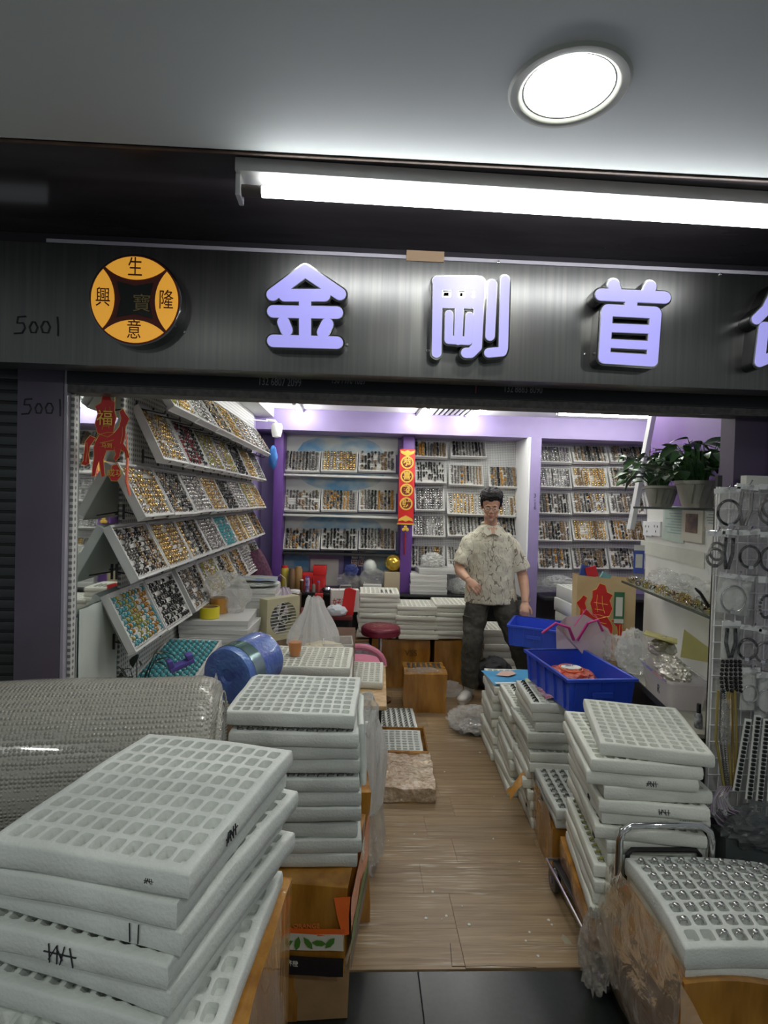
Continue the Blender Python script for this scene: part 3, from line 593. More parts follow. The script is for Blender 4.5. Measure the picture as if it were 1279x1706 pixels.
# ================= FOAM TRAYS =================
_fm = {}
def foam_mesh(W, D, H, nx, ny, hi=False, sag=0.0, seed=0, mtl=None):
    key = (W, D, H, nx, ny, hi, sag, seed, mtl)
    if key in _fm: return _fm[key]
    b = MB(); mg = 0.014; px, py = (W-2*mg)/nx, (D-2*mg)/ny; q = 16 if hi else 8; depth = H*0.42
    c = px*0.38, py*0.38; V = {}; v = b.v
    def vid(x, y, z):
        k = (round(x, 5), round(y, 5), round(z, 5))
        if k not in V: V[k] = len(v); v.append((x, y, z))
        return V[k]
    F = b.f
    rnd = random.Random(seed)
    for i in range(nx):
        for j in range(ny):
            cx, cy = -W/2+mg+(i+0.5)*px, -D/2+mg+(j+0.5)*py
            out, inn, bot = [], [], []
            for k in range(q):
                a = 2*PI*k/q+PI/4; ca, sa = math.cos(a), math.sin(a); mx_ = max(abs(ca), abs(sa))
                out.append(vid(cx+px/2*ca/mx_, cy+py/2*sa/mx_, H))
                e = 0.42; sx_ = math.copysign(abs(ca)**e, ca); sy_ = math.copysign(abs(sa)**e, sa)
                inn.append(vid(cx+c[0]*sx_, cy+c[1]*sy_, H-0.0015)); bot.append(vid(cx+c[0]*0.86*sx_, cy+c[1]*0.86*sy_, H-depth))
            for k in range(q):
                l = (k+1) % q; F.append((out[k], out[l], inn[l], inn[k])); F.append((inn[k], inn[l], bot[l], bot[k]))
            F.append(tuple(bot))
    # margin and rounded sides: rings of points around the rim
    per = []
    steps = q//4//2 if not hi else 2
    xs = [-W/2+mg+i*px/ (1 if not hi else 1)/1 for i in range(nx+1)]; 
    def sub(a, b_, m): return [a+(b_-a)*t/m for t in range(m)]
    sd = q//4
    # points used on cell borders are at tan-spaced offsets; collect them exactly
    offs = sorted(set(round(math.tan(PI/4-2*PI*k/q), 6) for k in range(sd+1)))
    gx = sorted(set(round(-W/2+mg+(i+0.5)*px+px/2*o, 5) for i in range(nx) for o in offs)); gy = sorted(set(round(-D/2+mg+(j+0.5)*py+py/2*o, 5) for j in range(ny) for o in offs))
    x0, x1, y0, y1 = gx[0], gx[-1], gy[0], gy[-1]
    per = [(x, y0) for x in gx[:-1]] + [(x1, y) for y in gy[:-1]] + [(x, y1) for x in gx[::-1][:-1]] + [(x0, y) for y in gy[::-1][:-1]]
    def expand(e):
        out = []
        for x, y in per:
            fx = (x/(W/2-mg)); fy = (y/(D/2-mg)); X = x+(e if abs(fx) > 0.999 else 0)*math.copysign(1, fx); Y = y+(e if abs(fy) > 0.999 else 0)*math.copysign(1, fy)
            out.append((X, Y))
        return out
    loops = []
    for e, z in ((0, H), (mg-0.005, H), (mg-0.0015, H-0.0015), (mg, H-0.006), (mg+0.0012, H*0.5), (mg, 0.006), (mg-0.005, 0)):
        pts = expand(e)
        if z == H and e == 0: loops.append([vid(x, y, z) for x, y in pts])
        else:
            st = len(v); v.extend((x, y, z) for x, y in pts); loops.append(list(range(st, st+len(pts))))
    n = len(per)
    for A, B_ in zip(loops[:-1], loops[1:]):
        for k in range(n): l = (k+1) % n; F.append((A[l], A[k], B_[k], B_[l]))
    F.append(tuple(loops[-1]))
    # soft irregularity and sag
    nv = []
    for x, y, z in v:
        d = sag*((x/(W/2))**2*0.6+(y/(D/2))**2)
        w_ = 0.0025*noise.noise(Vector((x*7+seed, y*7, z*3)))
        nv.append((x+0.003*noise.noise(Vector((y*9+seed, z*20, 1))), y+0.003*noise.noise(Vector((x*9+seed, z*20, 5))), z-d+w_))
    b.v = nv; b.m = [0]*len(F)
    bm = bmesh.new(); me = bpy.data.meshes.new('foam_tray'); me.from_pydata(b.v, [], b.f); bm.from_mesh(me); bmesh.ops.recalc_face_normals(bm, faces=bm.faces); bm.to_mesh(me); bm.free()
    me.materials.append(mtl or foam); me.shade_smooth(); me.set_sharp_from_angle(angle=R(50)); _fm[key] = me; return me
TH = 0.043
def foam_tray(x, y, z, rz, W, D, nx, ny, label, group, hi=False, sag=0.0, seed=0, H=TH, tilt=(0, 0), mtl=None):
    o = link('foam_tray', foam_mesh(W, D, H, nx, ny, hi, sag, seed, mtl), loc=(x, y, z), rot=(tilt[0], tilt[1], rz)); tag(o, label, 'tray', group); return o
def ordtop(k, n): return 'topmost' if k == 0 else ('lowest' if k == n-1 else '%s from the top' % ORD[k])
def scrib(parent, pts_list, M, r=0.0011):
    b = MB()
    for pts in pts_list: b.tube([(x, y, 0) for x, y in pts], r, 5)
    return b.build('marker_scribble', ink, parent, M=M)
def scrawl(seed, s=0.02):
    rnd = random.Random(seed); out = [[(-1.2*s, 0), (1.4*s, rnd.uniform(-.1,.1)*s)]]
    for k in range(4):
        x = (-0.9+k*0.6)*s; out.append([(x+rnd.uniform(-.2,.2)*s, 0.6*s), (x+rnd.uniform(-.2,.3)*s, -0.7*s)])
    out.append([(-0.8*s, -0.5*s), (-0.2*s, 0.5*s), (0.3*s, -0.4*s)]); return out
def face_front(D, H, x=0, z=None, W=None, side=None):
    """matrix on a tray's front (or right / left) edge"""
    z = H*0.5 if z is None else z
    if side == 'right': return Matrix.Translation((W/2+0.0022, x, z)) @ Euler((PI/2, 0, PI/2)).to_matrix().to_4x4()
    if side == 'left': return Matrix.Translation((-W/2-0.0022, x, z)) @ Euler((PI/2, 0, -PI/2)).to_matrix().to_4x4()
    return Matrix.Translation((x, -D/2-0.0022, z)) @ Euler((PI/2, 0, 0)).to_matrix().to_4x4()
def rings_in(o, W, D, nx, ny, H, mi, st, label, group, s=1.15, skip=(), single=True, cells=None, sag=0.0, stone=False):
    mg = 0.014; px, py = (W-2*mg)/nx, (D-2*mg)/ny; Mo = Matrix.Translation(o.location) @ o.rotation_euler.to_matrix().to_4x4(); rnd = random.Random(len(label))
    for i in range(nx):
        for j in range(ny):
            if (i, j) in skip or (cells and (i, j) not in cells): continue
            x, y = -W/2+mg+(i+0.5)*px, -D/2+mg+(j+0.5)*py; z = H-0.003-sag*((x/(W/2))**2*0.6+(y/(D/2))**2)
            m = Mo @ Matrix.Translation((x, y, z)) @ Euler((rnd.uniform(-.15,.15), rnd.uniform(-.15,.15), PI/2+rnd.uniform(-.3,.3))).to_matrix().to_4x4()
            if single and NSINGLE[0] < 300: single_ring(m @ Matrix.Scale(s, 4), st, mi, '%s, %s row back, %s across' % (label, ORD[j], ORD[i]), group)
            else: add_ring(m, st, mi, s)
# ---- A: nearest stack, front left
GA = 'foam trays in the nearest stack, facing the street'
AW, AD = 0.345, 0.425
ax, ay, arz = -0.350, 1.066, R(-13.5)
z = 1.04-TH
stA = [(0,0,-13.5),(-0.014,0.006,-14),(0.004,0.018,-17),(-0.022,0.006,-15),(-0.004,0.022,-18.5),(-0.03,0.010,-16)]
for k, (dx, dy, rz) in enumerate(stA):
    o = foam_tray(ax+dx, ay+dy, z, R(rz), AW, AD, 11, 9, 'empty white foam tray, %s in the nearest stack' % (ordtop(k, 99)), GA, hi=(k in (0, 2)), sag=0.003, seed=k%3)
    if k == 0: scrib(o, scrawl(2, 0.016), face_front(AD, TH, -0.08, W=AW, side='right')); 
    if k == 3: scrib(o, scrawl(5, 0.022), face_front(AD, TH, -0.01, 0.02)); 
    if k == 2: scrib(o, [[(0, 0.014), (0.001, -0.014)], [(0.016, 0.015), (0.015, -0.014)]], face_front(AD, TH, 0.085, 0.018))
    if k == 0: scrib(o, scrawl(8, 0.006), face_front(AD, TH, 0.11, 0.02), 0.0006)
    z -= TH+0.0025
z -= 0.004
foam_tray(ax-0.022, ay-0.01, z, R(-6), 0.40, 0.44, 12, 9, 'empty white foam tray jutting out under the nearest stack', GA, hi=True, sag=0.004, seed=2)
boxA_top = z-0.004
# ---- B: second stack
GB = 'foam trays in the stack on the fruit-printed box'
BW, BD = 0.395, 0.375
p = at(357, 1190, Z=0.93); q = at(580, 1187, Z=0.93); r_ = at(608, 1125, Z=0.93); s_ = at(432, 1125, Z=0.93); bc = (p+q+r_+s_)/4
z = 0.93-TH
NB = 10
for k in range(NB):
    dx, dy, rz = [(0,0,-3),(0.012,-0.015,-1),(0.004,-0.004,2),(0.014,0.004,0),(0.010,-0.006,1.5),(0.018,0.0,0.5),(0.016,-0.008,2),(0.012,0.006,0),(0.02,-0.004,1.5),(0.014,0.0,0)][k]
    lab = ('empty white foam tray' if k == 0 else 'white foam tray edged with dark rings' if k in (1,4,7) else 'white foam tray')+', %s in the fruit box stack' % ordtop(k, NB)
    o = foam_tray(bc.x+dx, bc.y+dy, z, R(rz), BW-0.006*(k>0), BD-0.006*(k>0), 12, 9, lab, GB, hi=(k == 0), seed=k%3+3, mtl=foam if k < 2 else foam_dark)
    if k in (1, 4, 7): rings_in(o, BW, BD, 12, 9, TH, 1, 0, 'dark ring under the top tray of the fruit box stack', 'rings along the front of foam tray %s of the fruit box stack' % ORD[k], 1.2, cells=[(i, 0) for i in range(12)], single=(k == 1))
    z -= TH+(0.012 if k in (0, 3, 6) else 0.0015)
boxB_top = z+TH-0.004
foam_tray(bc.x+0.205, bc.y-0.02, 0.79, 0, 0.19, 0.27, 5, 7, 'small white foam tray stood on edge against the side of the fruit box stack', None, tilt=(0, R(86)), H=0.02)
# ---- C: pair on the desk with the tea cup
p = at(437, 1112, Z=0.82); q = at(583, 1117, Z=0.82); DESKZ = 0.735
for k in range(2):
    o = foam_tray((p.x+q.x)/2+0.005*k, 2.74, DESKZ+0.001+(1-k)*(TH+0.001), R(-2+2*k), 0.40, 0.36, 12, 10, 'off-white foam tray under the tea cup, %s of the pair' % ('upper' if k == 0 else 'lower'), 'pair of foam trays on the desk', hi=(k == 0), seed=k+1, mtl=foam_warm)
    if k == 0: scrib(o, scrawl(3, 0.01), Matrix.Translation((0.10, -0.02, TH+0.001)), 0.0008)
CZ = DESKZ+2*TH+0.002
# ---- low table tray
# ---- D: big stack on the hand cart
GD = 'foam trays in the big stack on the hand cart'
p, q, r_, s_ = [at(*c, Z=0.80) for c in ((1010,1245),(1183,1250),(1115,1172),(975,1170))]; dc = (p+q+r_+s_)/4
DW, DD = 0.345, 0.44
z = 0.80-TH
ND = 13; zD = []
Doff = [(0,0,-15.0),(-0.055,0.0,-9),(-0.062,0.006,-10),(-0.025,0.01,-5),(-0.03,0.0,-8),(-0.02,0.02,-6),(-0.03,0.0,-10),(-0.015,0.01,-4),(0.0,0.0,-7),(-0.03,0.012,-9),(-0.035,0.0,-8),(-0.03,0.01,-9),(-0.035,0.0,-10)]
for k in range(ND):
    dx, dy, rz = Doff[k]
    lab = ('greenish-white foam tray turned askew, topmost in the hand cart stack' if k == 0 else 'white foam tray with ringed side, %s in the hand cart stack' % ordtop(k, ND) if k in (2, 3, 9) else 'white foam tray, %s in the hand cart stack' % ordtop(k, ND))
    o = foam_tray(dc.x+dx, dc.y+dy, z, R(rz+0), DW, DD, 9, 11, lab, GD, hi=(k < 2), seed=k%3+5, mtl=foam_green)
    if k in (9,): rings_in(o, DW, DD, 9, 11, TH, 8, 0, 'green ring low in the hand cart stack', 'green rings low in the hand cart stack', 1.1, cells=[(0, j) for j in range(11)])
    if k in (2, 4): scrib(o, scrawl(k, 0.014), face_front(DD, TH, 0.03, 0.02))
    if k == 5: scrib(o, scrawl(k+9, 0.016), face_front(DD, TH, 0.09, 0.02))
    if k in (5, 7, 8): scrib(o, scrawl(k+20, 0.013), face_front(DD, TH, -0.10+0.02*k*0.2, 0.02, W=DW, side='left'))
    z -= TH+(0.0015 if k != 8 else 0.003)
boxD_top = z+TH-0.004
# ---- G: curved ring tray on the wrapped box
GW, GD_ = 0.44, 0.37
gp = at(1165, 1600, Z=0.47)
gx, gy, grz = gp.x+0.22, 1.565, R(-3)
gt = foam_tray(gx, gy, 0.435, grz, GW, GD_, 10, 8, 'bowed foam tray of chrome rings on the wrapped carton beside the cart', None, hi=True, sag=0.020, seed=4, H=0.06)
rings_in(gt, GW, GD_, 10, 8, 0.06, 0, 0, 'chrome ring in the bowed foam tray', 'chrome rings in the bowed foam tray', 1.35, sag=0.020, skip=[(0, 0), (1, 0)])
foam_tray(gx+0.004, gy+0.005, 0.385, grz, GW-0.01, GD_-0.01, 10, 8, 'plain white foam tray beneath the bowed tray on the wrapped carton', None, sag=0.006, seed=2)
# ---- E: tray in the amber carton
ET = 0.265
et = foam_tray(1.035, 2.545, ET, R(-4), 0.335, 0.47, 7, 10, 'white foam tray of dark rings lying on the torn amber carton', None, hi=True, seed=7)
rings_in(et, 0.335, 0.47, 7, 10, TH, 1, 0, 'dark ring on the torn amber carton', 'dark rings in the tray on the torn carton', 1.25)
foam_tray(1.04, 2.56, ET-TH-0.002, R(-4), 0.335, 0.47, 7, 10, 'white foam tray under the ringed tray in the torn amber carton', None, seed=7)
# ---- F: three stacks down the aisle
def stack(n, x, y, ztop, W, D, nx, ny, name, group, rz0=0, jit=0.012, seed=0, toprings=None, scr=(), base=0.0, mtl=None):
    mtl = mtl or foam_green; rnd = random.Random(seed); h = (ztop-base)/n; out = []
    for k in range(n):
        z = ztop-h*(k+1)
        o = foam_tray(x+(rnd.uniform(-jit, jit) if k else 0), y+(rnd.uniform(-jit, jit) if k else 0), z, R(rz0+(rnd.uniform(-3, 3) if k else 0)), W, D, nx, ny, 'white foam tray, %s in %s' % (ordtop(k, n), name), group, hi=False, seed=(k+seed)%3+2, H=h-0.0015, mtl=mtl); out.append(o)
        if k in scr: scrib(o, scrawl(k+seed, 0.012), face_front(D, h, 0, h*0.5)); scrib(o, scrawl(k+seed+3, 0.011), face_front(D, h, -D*0.3, h*0.5, W=W, side='left'))
    return out
F1 = stack(9, 1.03, 3.62, 0.46, 0.34, 0.40, 8, 9, 'the aisle stack under the map sheet', 'foam trays in the aisle stack under the map sheet', -3, seed=3)
F2 = stack(10, 1.03, 3.20, 0.49, 0.33, 0.40, 8, 9, 'the middle stack along the aisle', 'foam trays in the middle aisle stack', -3, 0.02, seed=8)
rings_in(F2[0], 0.33, 0.40, 8, 9, 0.047, 4, 2, 'black ring on the middle aisle stack', 'black rings on the middle aisle stack', 1.3, cells=[(i, j) for i in (1, 3, 5) for j in range(9)])
F3 = stack(13, 1.03, 2.88-0.02+0.02, 0.62, 0.33, 0.36, 8, 9, 'the tall aisle stack beside the blue crate', 'foam trays in the tall aisle stack', -4, 0.022, seed=5, scr=(10, 11))
rings_in(F3[0], 0.33, 0.36, 8, 9, 0.046, 6, 2, 'garnet ring on the tall aisle stack', 'garnet rings on the tall aisle stack', 1.3, cells=[(i, j) for i in (3, 4, 5) for j in range(9)])
rings_in(F3[0], 0.33, 0.36, 8, 9, 0.046, 4, 2, 'black ring edging the tall aisle stack', 'black edge rings on the tall aisle stack', 1.3, cells=[(0, j) for j in range(9)])
# ---- stacks at the back counter
BST = [(631, 4.95, 0.42, 0.80, 9, 'the back stack behind the quilted stool'), (694, 4.93, 0.42, 0.70, 7, 'the back stack just past the stool'), (757, 4.95, 0.42, 0.72, 8, 'the back stack by the man\'s knee'), (838, 5.0, 0.0, 0.5, 8, 'the low stack between the man\'s legs')]
for i, (px, Y, b0, zt_, n, nm) in enumerate(BST):
    p = at(px, 1050, Y=Y-0.17); st_ = stack(n, p.x, Y, zt_, 0.335, 0.34, 8, 8, nm, 'foam trays in '+nm, 0, 0.015, seed=i+11, base=b0, mtl=foam_warm)
    if i == 0: rings_in(st_[0], 0.335, 0.34, 8, 8, TH, 1, 0, 'dark ring at the front of the back stack behind the stool', 'dark rings on the back stack', 1.0, cells=[(i_, j) for i_ in (4,5,6) for j in range(4)], single=False)
# floor trays
p = at(655, 1190, Z=0.03); o = foam_tray(0.265, 4.02, 0.002, 0, 0.34, 0.42, 8, 9, 'white foam tray of dark rings lying flat on the floor behind the taped bag', None, seed=1, H=0.03)
rings_in(o, 0.34, 0.42, 8, 9, 0.03, 1, 0, 'dark ring in the floor tray', 'dark rings in the floor tray', 1.2)
# ---- now the trays waiting from 03: nearest left-wall trays get single rings until 300, the rest go to one mass
def key(j): return (0 if j[0] != 'back' and j[1] < 1 else 1)
for n_, j in enumerate(sorted(tray_jobs, key=key)):
    nx, ny, miss = (j[7], j[8], j[9]) if len(j) > 7 else (11, 9, 0.16)
    grp = {'back': 'ring trays on the back wall', 'top': 'ring trays in the topmost row'}.get(j[0], 'ring trays on the pegboard wall')
    sg = ('%s ring in the %s mirror-side tray' % (ringtext[j[5]], j[0]), 'rings in the %s-row tray next to the mirror' % j[0]) if (j[0] != 'back' and j[0] != 'top' and j[1] == 0) else None
    if j[0] == 'back' or j[0] == 'top': nx, ny = (nx if len(j) > 7 else 11), 8
    display_tray(j[2], j[3], j[4], j[5], j[6], grp, nx, ny, miss, sg, seed=n_, s=1.3 if j[0] != 'back' else 2.0)
me = bpy.data.meshes.new('finger_rings'); me.from_pydata(RV, [], RF)
for m in RINGM: me.materials.append(m)
me.polygons.foreach_set('material_index', RM); me.shade_smooth()
o = link('finger_ring_mass', me); tag(o, 'thousands of small rings in the display trays on the pegboard and back walls', 'rings', kind='stuff')
# ================= BOXES, BAGS, DESKS =================
def softbox(sx, sy, sz, n=8, amp=0.006, seed=0, freq=5, bulge=0.0):
    """a box with slightly crushed, wavy faces; origin at its base centre"""
    b = MB(); V = {}
    def vid(x, y, z):
        k = (round(x, 5), round(y, 5), round(z, 5))
        if k not in V:
            V[k] = len(b.v); u, v_, w = x/sx*2, y/sy*2, z/sz*2-1
            d = Vector((u, v_, w)); nz = Vector((noise.noise(Vector((x*freq+seed, y*freq, z*freq))), noise.noise(Vector((x*freq, y*freq+seed+7, z*freq))), noise.noise(Vector((x*freq, y*freq, z*freq+seed+13)))))
            bl = bulge*(1-u*u*0.9)*(1-w*w*0.9) if abs(v_) > 0.99 else (bulge*(1-v_*v_*0.9)*(1-w*w*0.9) if abs(u) > 0.99 else 0)
            q = Vector((x, y, z)) + nz*amp*2
            if abs(u) > 0.99: q.x += math.copysign(bl, u)
            if abs(v_) > 0.99: q.y += math.copysign(bl, v_)
            q.z = max(q.z, 0) if z > 0.001 else 0
            b.v.append(tuple(q))
        return V[k]
    def G(f):
        for i in range(n):
            for j in range(n): b.f.append((f(i, j), f(i+1, j), f(i+1, j+1), f(i, j+1))); b.m.append(0)
    X = lambda i: -sx/2+sx*i/n
    Y_ = lambda i: -sy/2+sy*i/n
    Z_ = lambda i: sz*i/n
    G(lambda i, j: vid(X(i), Y_(j), sz)); G(lambda i, j: vid(X(n-i), Y_(j), 0)); G(lambda i, j: vid(X(i), -sy/2, Z_(j))); G(lambda i, j: vid(X(n-i), sy/2, Z_(j)))
    G(lambda i, j: vid(sx/2, Y_(i), Z_(j))); G(lambda i, j: vid(-sx/2, Y_(n-i), Z_(j))); return b
def ico(sub):
    bm = bmesh.new(); bmesh.ops.create_icosphere(bm, subdivisions=sub, radius=1); v = [x.co.copy() for x in bm.verts]; f = [tuple(y.index for y in x.verts) for x in bm.faces]; bm.free(); return v, f
ICO = {k: ico(k) for k in (2, 3, 4, 5)}
def crumple(name, c, size, m, label, cat, seed=0, amp=0.35, freq=2.6, sub=4, base=None, group=None, parent=None, smooth=0):
    v, f = ICO[sub]; out = []
    for d in v:
        p = d*freq+Vector((seed*3.1, seed*1.7, seed*0.9))
        n1 = abs(noise.noise(p)); n2 = abs(noise.noise(p*2.3)); n3 = noise.noise(p*5.1)
        r = 1+amp*(0.9-2.2*n1-1.1*n2+0.35*n3)
        q = Vector((d.x*size[0], d.y*size[1], d.z*size[2]))*r
        if base is not None: q.z = max(q.z, base-c[2])
        out.append(tuple(q))
    b = MB(); b.add(out, f); o = b.build(name, m, parent, loc=c, smooth=smooth)
    if label: tag(o, label, cat, group)
    return o
def sack(name, prof, m, loc, label, cat, seed=0, n=40, wr=0.18, sy=0.8, rz=0, parent=None, lean=(0, 0)):
    """a gathered plastic bag: lathe profile with vertical folds that grow towards its neck"""
    vs, fs = [], []; H = prof[-1][1]
    for r, z in prof:
        t = z/H
        for k in range(n):
            a = 2*PI*k/n; w = 1+wr*(0.25+t)*(noise.noise(Vector((math.cos(a)*3+seed, math.sin(a)*3, z*2)))*2+0.5*noise.noise(Vector((math.cos(a)*8+seed, math.sin(a)*8, z*5))))
            zz = z+0.02*noise.noise(Vector((math.cos(a)*2, math.sin(a)*2, z*6+seed))) if z > 0 else 0
            vs.append((r*w*math.cos(a)+lean[0]*t*t, r*w*math.sin(a)*sy+lean[1]*t*t, zz))
    for i in range(len(prof)-1):
        for k in range(n): l = (k+1) % n; fs.append((i*n+k, i*n+l, (i+1)*n+l, (i+1)*n+k))
    fs.append(tuple(range(n-1, -1, -1)))
    b = MB(); b.add(vs, fs); o = b.build(name, m, parent, loc=loc, rot=(0, 0, rz), smooth=0)
    if label: tag(o, label, cat)
    return o
def box_thing(name, x0, y0, z0, x1, y1, z1, m, label, cat='box', seed=0, amp=0.004, bulge=0.0, rz=0, n=8, group=None, flaps=False):
    o = softbox(x1-x0, y1-y0, z1-z0, n, amp, seed, bulge=bulge).build(name, m, loc=((x0+x1)/2, (y0+y1)/2, z0), rot=(0, 0, R(rz)), smooth=40); tag(o, label, cat, group)
    if flaps:
        s = MB(); W_, D_, H_ = x1-x0, y1-y0, z1-z0
        s.box(-W_/2-0.001, -0.02, H_+0.001, W_/2+0.001, 0.02, H_+0.003).box(-0.025, -D_/2-bulge-0.003, 0.0, 0.025, -D_/2-bulge-0.001, H_)
        s.build('packing_tape', tape, o)
    return o
# --- nearest stack's box, wrapped in amber tape
bx = box_thing('taped_box', -0.575, 0.85, 0.0, -0.150, 1.30, boxA_top, tape, 'amber-taped carton carrying the nearest foam tray stack', 'box', 3, 0.008, 0.012, -4, 14)
# --- printed fruit carton, with plain carton beneath
b0 = box_thing('carton', -0.36, 1.70, 0.0, 0.0, 2.04, 0.195, cardboard, 'plain brown carton at the bottom under the fruit-printed box', 'box', 5, 0.006, 0.0, 2, flaps=True)
fx0, fx1, fy0, fy1, fz0, fz1 = -0.405, 0.03, 1.665, 2.06, 0.20, boxB_top
fb_ = empty('fruit_carton', (-0.197, (fy0+fy1)/2, fz0), (0, 0, R(-8)), 'amber-taped fruit carton with orange side, green leaves and black band', 'box')
softbox(fx1-fx0, fy1-fy0, fz1-fz0, 12, 0.005, 2, bulge=0.012).build('carton_body', tape, fb_, smooth=40)
W2, D2, H2 = (fx1-fx0)/2, (fy1-fy0)/2, fz1-fz0
orangep = mat('orange_print', (0.72, 0.13, 0.02), 0.25, coat=0.5, bump=0.3, bscale=12); whitep = mat('white_print', (0.62, 0.60, 0.52), 0.35); greenp = mat('leaf_print', (0.07, 0.20, 0.03), 0.35)
blackp = mat('black_print', (0.02, 0.016, 0.018), 0.3, bump=0.3, bscale=15)
sh_ = MB()
def sheet(pts_fn, nu=10, nv=4, seed=0, amp=0.003):
    b = MB()
    for i in range(nu+1):
        for j in range(nv+1):
            p = Vector(pts_fn(i/nu, j/nv)); b.v.append(tuple(p+Vector((noise.noise(p*14+Vector((seed,0,0)))*amp, noise.noise(p*14+Vector((0,seed,0)))*amp, noise.noise(p*14)*amp))))
    for i in range(nu):
        for j in range(nv): k = i*(nv+1)+j; b.f.append((k, k+nv+1, k+nv+2, k+1)); b.m.append(0)
    return b
gy_ = -D2-0.020
sheet(lambda u, v: (-W2+2*W2*u, gy_-0.004, 0.010+0.055*v-0.012*math.sin(u*3)), seed=1).build('black_band', blackp, fb_)
sheet(lambda u, v: (-W2+0.02+(2*W2-0.02)*u, gy_-0.002, 0.062+0.048*v+0.02*u*u), seed=2).build('white_band', whitep, fb_)
sheet(lambda u, v: (-W2+0.05+(2*W2-0.05)*u, gy_-0.001, 0.106+0.02*v+0.02*u*u), seed=4).build('orange_band', orangep, fb_)
text('SAN NAVEL ORANGE', 0.019, mat('orange_letter', (0.65, 0.16, 0.05), 0.4), Matrix.Translation((0.055, gy_-0.007, 0.142)) @ FRONT @ Euler((0,0,R(6))).to_matrix().to_4x4(), fb_)
text('赣南脐橙', 0.018, whitep, Matrix.Translation((0.05, gy_-0.009, 0.035)) @ FRONT, fb_)
for q in range(5):
    M = Matrix.Translation((0.05+0.032*q, gy_-0.007, 0.090+0.004*q)) @ FRONT @ Euler((0,0,R(30+50*q))).to_matrix().to_4x4()
    MB().prism([(-0.02,0),(-0.008,0.008),(0.008,0.008),(0.022,0),(0.008,-0.008),(-0.008,-0.008)], 0, 0.0006, 0, M).build('printed_leaf', greenp, fb_, smooth=0)
sheet(lambda u, v: (W2-0.045*(1-u)*(0.4+0.6*v)+0.012, -D2-0.022+0.010*u, 0.125+(H2-0.14)*v), seed=9, amp=0.003).build('orange_corner', orangep, fb_)
sheet(lambda u, v: (W2+0.016, -D2+2*D2*u, 0.11+(H2-0.10)*v*(0.75+0.25*u)), seed=6, amp=0.006).build('orange_side', orangep, fb_)
sheet(lambda u, v: (W2+0.017, -D2+2*D2*u, 0.06+0.055*v), seed=7).build('leaf_side', greenp, fb_)
sheet(lambda u, v: (W2+0.018, -D2+2*D2*u, 0.008+0.055*v), seed=7).build('black_side', blackp, fb_)
text('橙', 0.07, whitep, Matrix.Translation((W2+0.022, 0.0, 0.24)) @ Euler((PI/2, 0, PI/2)).to_matrix().to_4x4(), fb_)
# taped cardboard roll-wrap behind, and loose film hanging beside
box_thing('taped_bundle', 0.005, 2.09, 0.0, 0.055, 2.30, 0.50, tape, 'tall narrow bundle in crinkled amber tape beside the fruit carton', 'bundle', 9, 0.012, 0.01, 5)
crumple('plastic_bag', (0.085, 2.42, 0.17), (0.05, 0.09, 0.17), clear, 'clear crumpled plastic film on the floor beside the amber bundle', 'plastic bag', 5, 0.3, base=0.0)
sack('plastic_bag', [(0.03,0),(0.055,0.05),(0.06,0.15),(0.065,0.25),(0.05,0.33),(0.02,0.42)], milky, (0.075, 2.36, 0.27), 'milky plastic bag hanging between the foam stack and the low wooden table', 'plastic bag', 2)
crumple('plastic_bag', (0.045, 2.27, 0.72), (0.05, 0.06, 0.08), clear, 'small clear knotted bag above the hanging milky bag', 'plastic bag', 8, 0.3, sub=3)
# --- bubble wrap roll on its box
bubble = bpy.data.materials.new('bubble_wrap'); bubble.use_nodes = True
def _bub(nt):
    N = nt.nodes; L = nt.links; b = N['Principled BSDF']; b.inputs['Base Color'].default_value = (0.38,0.37,0.32,1); b.inputs['Roughness'].default_value = 0.25; b.inputs['Coat Weight'].default_value = 0.4
    t = N.new('ShaderNodeTexCoord'); v = N.new('ShaderNodeTexVoronoi'); v.inputs['Scale'].default_value = 105; v.inputs['Randomness'].default_value = 0.25; L.new(t.outputs['Object'], v.inputs['Vector'])
    r = N.new('ShaderNodeMapRange'); r.inputs['From Max'].default_value = 0.55; r.inputs['To Min'].default_value = 1; r.inputs['To Max'].default_value = 0; L.new(v.outputs['Distance'], r.inputs['Value'])
    bp = N.new('ShaderNodeBump'); bp.inputs['Strength'].default_value = 0.9; bp.inputs['Distance'].default_value = 0.006; L.new(r.outputs[0], bp.inputs['Height']); L.new(bp.outputs[0], b.inputs['Normal'])
_bub(bubble.node_tree)
RR = 0.205; rollM = Matrix.Translation((-0.372, 1.575, 0.875)) @ Euler((0, 0, R(8))).to_matrix().to_4x4()
rb = MB(); nseg = 48; L_ = 0.95
prof = [(0.02, 0.004), (0.06, 0.0), (0.10, -0.006), (0.14, 0.0), (0.17, -0.004), (0.190, -0.01), (0.202, -0.025), (0.205, -0.05)] + [(0.205, -0.05-L_*i/24) for i in range(1, 25)]
vs = []; fs = []
for (r, x) in prof:
    for k in range(nseg):
        a = 2*PI*k/nseg; w = 1+0.03*noise.noise(Vector((x*5, math.cos(a)*2, math.sin(a)*2)))+0.012*noise.noise(Vector((x*30, math.cos(a)*9, math.sin(a)*9)))
        xx = x+(0.012*noise.noise(Vector((r*60, math.cos(a)*3, math.sin(a)*3))) if x > -0.04 else 0)
        vs.append((xx, r*w*math.cos(a), r*w*math.sin(a)))
for i in range(len(prof)-1):
    for k in range(nseg): l = (k+1) % nseg; fs.append((i*nseg+k, (i+1)*nseg+k, (i+1)*nseg+l, i*nseg+l))
fs.append(tuple(range(nseg))); rb.add(vs, fs)
o = rb.build('bubble_wrap_roll', bubble, M=rollM, smooth=60); tag(o, 'large roll of bubble wrap lying across the boxes behind the nearest stack', 'bubble wrap roll')
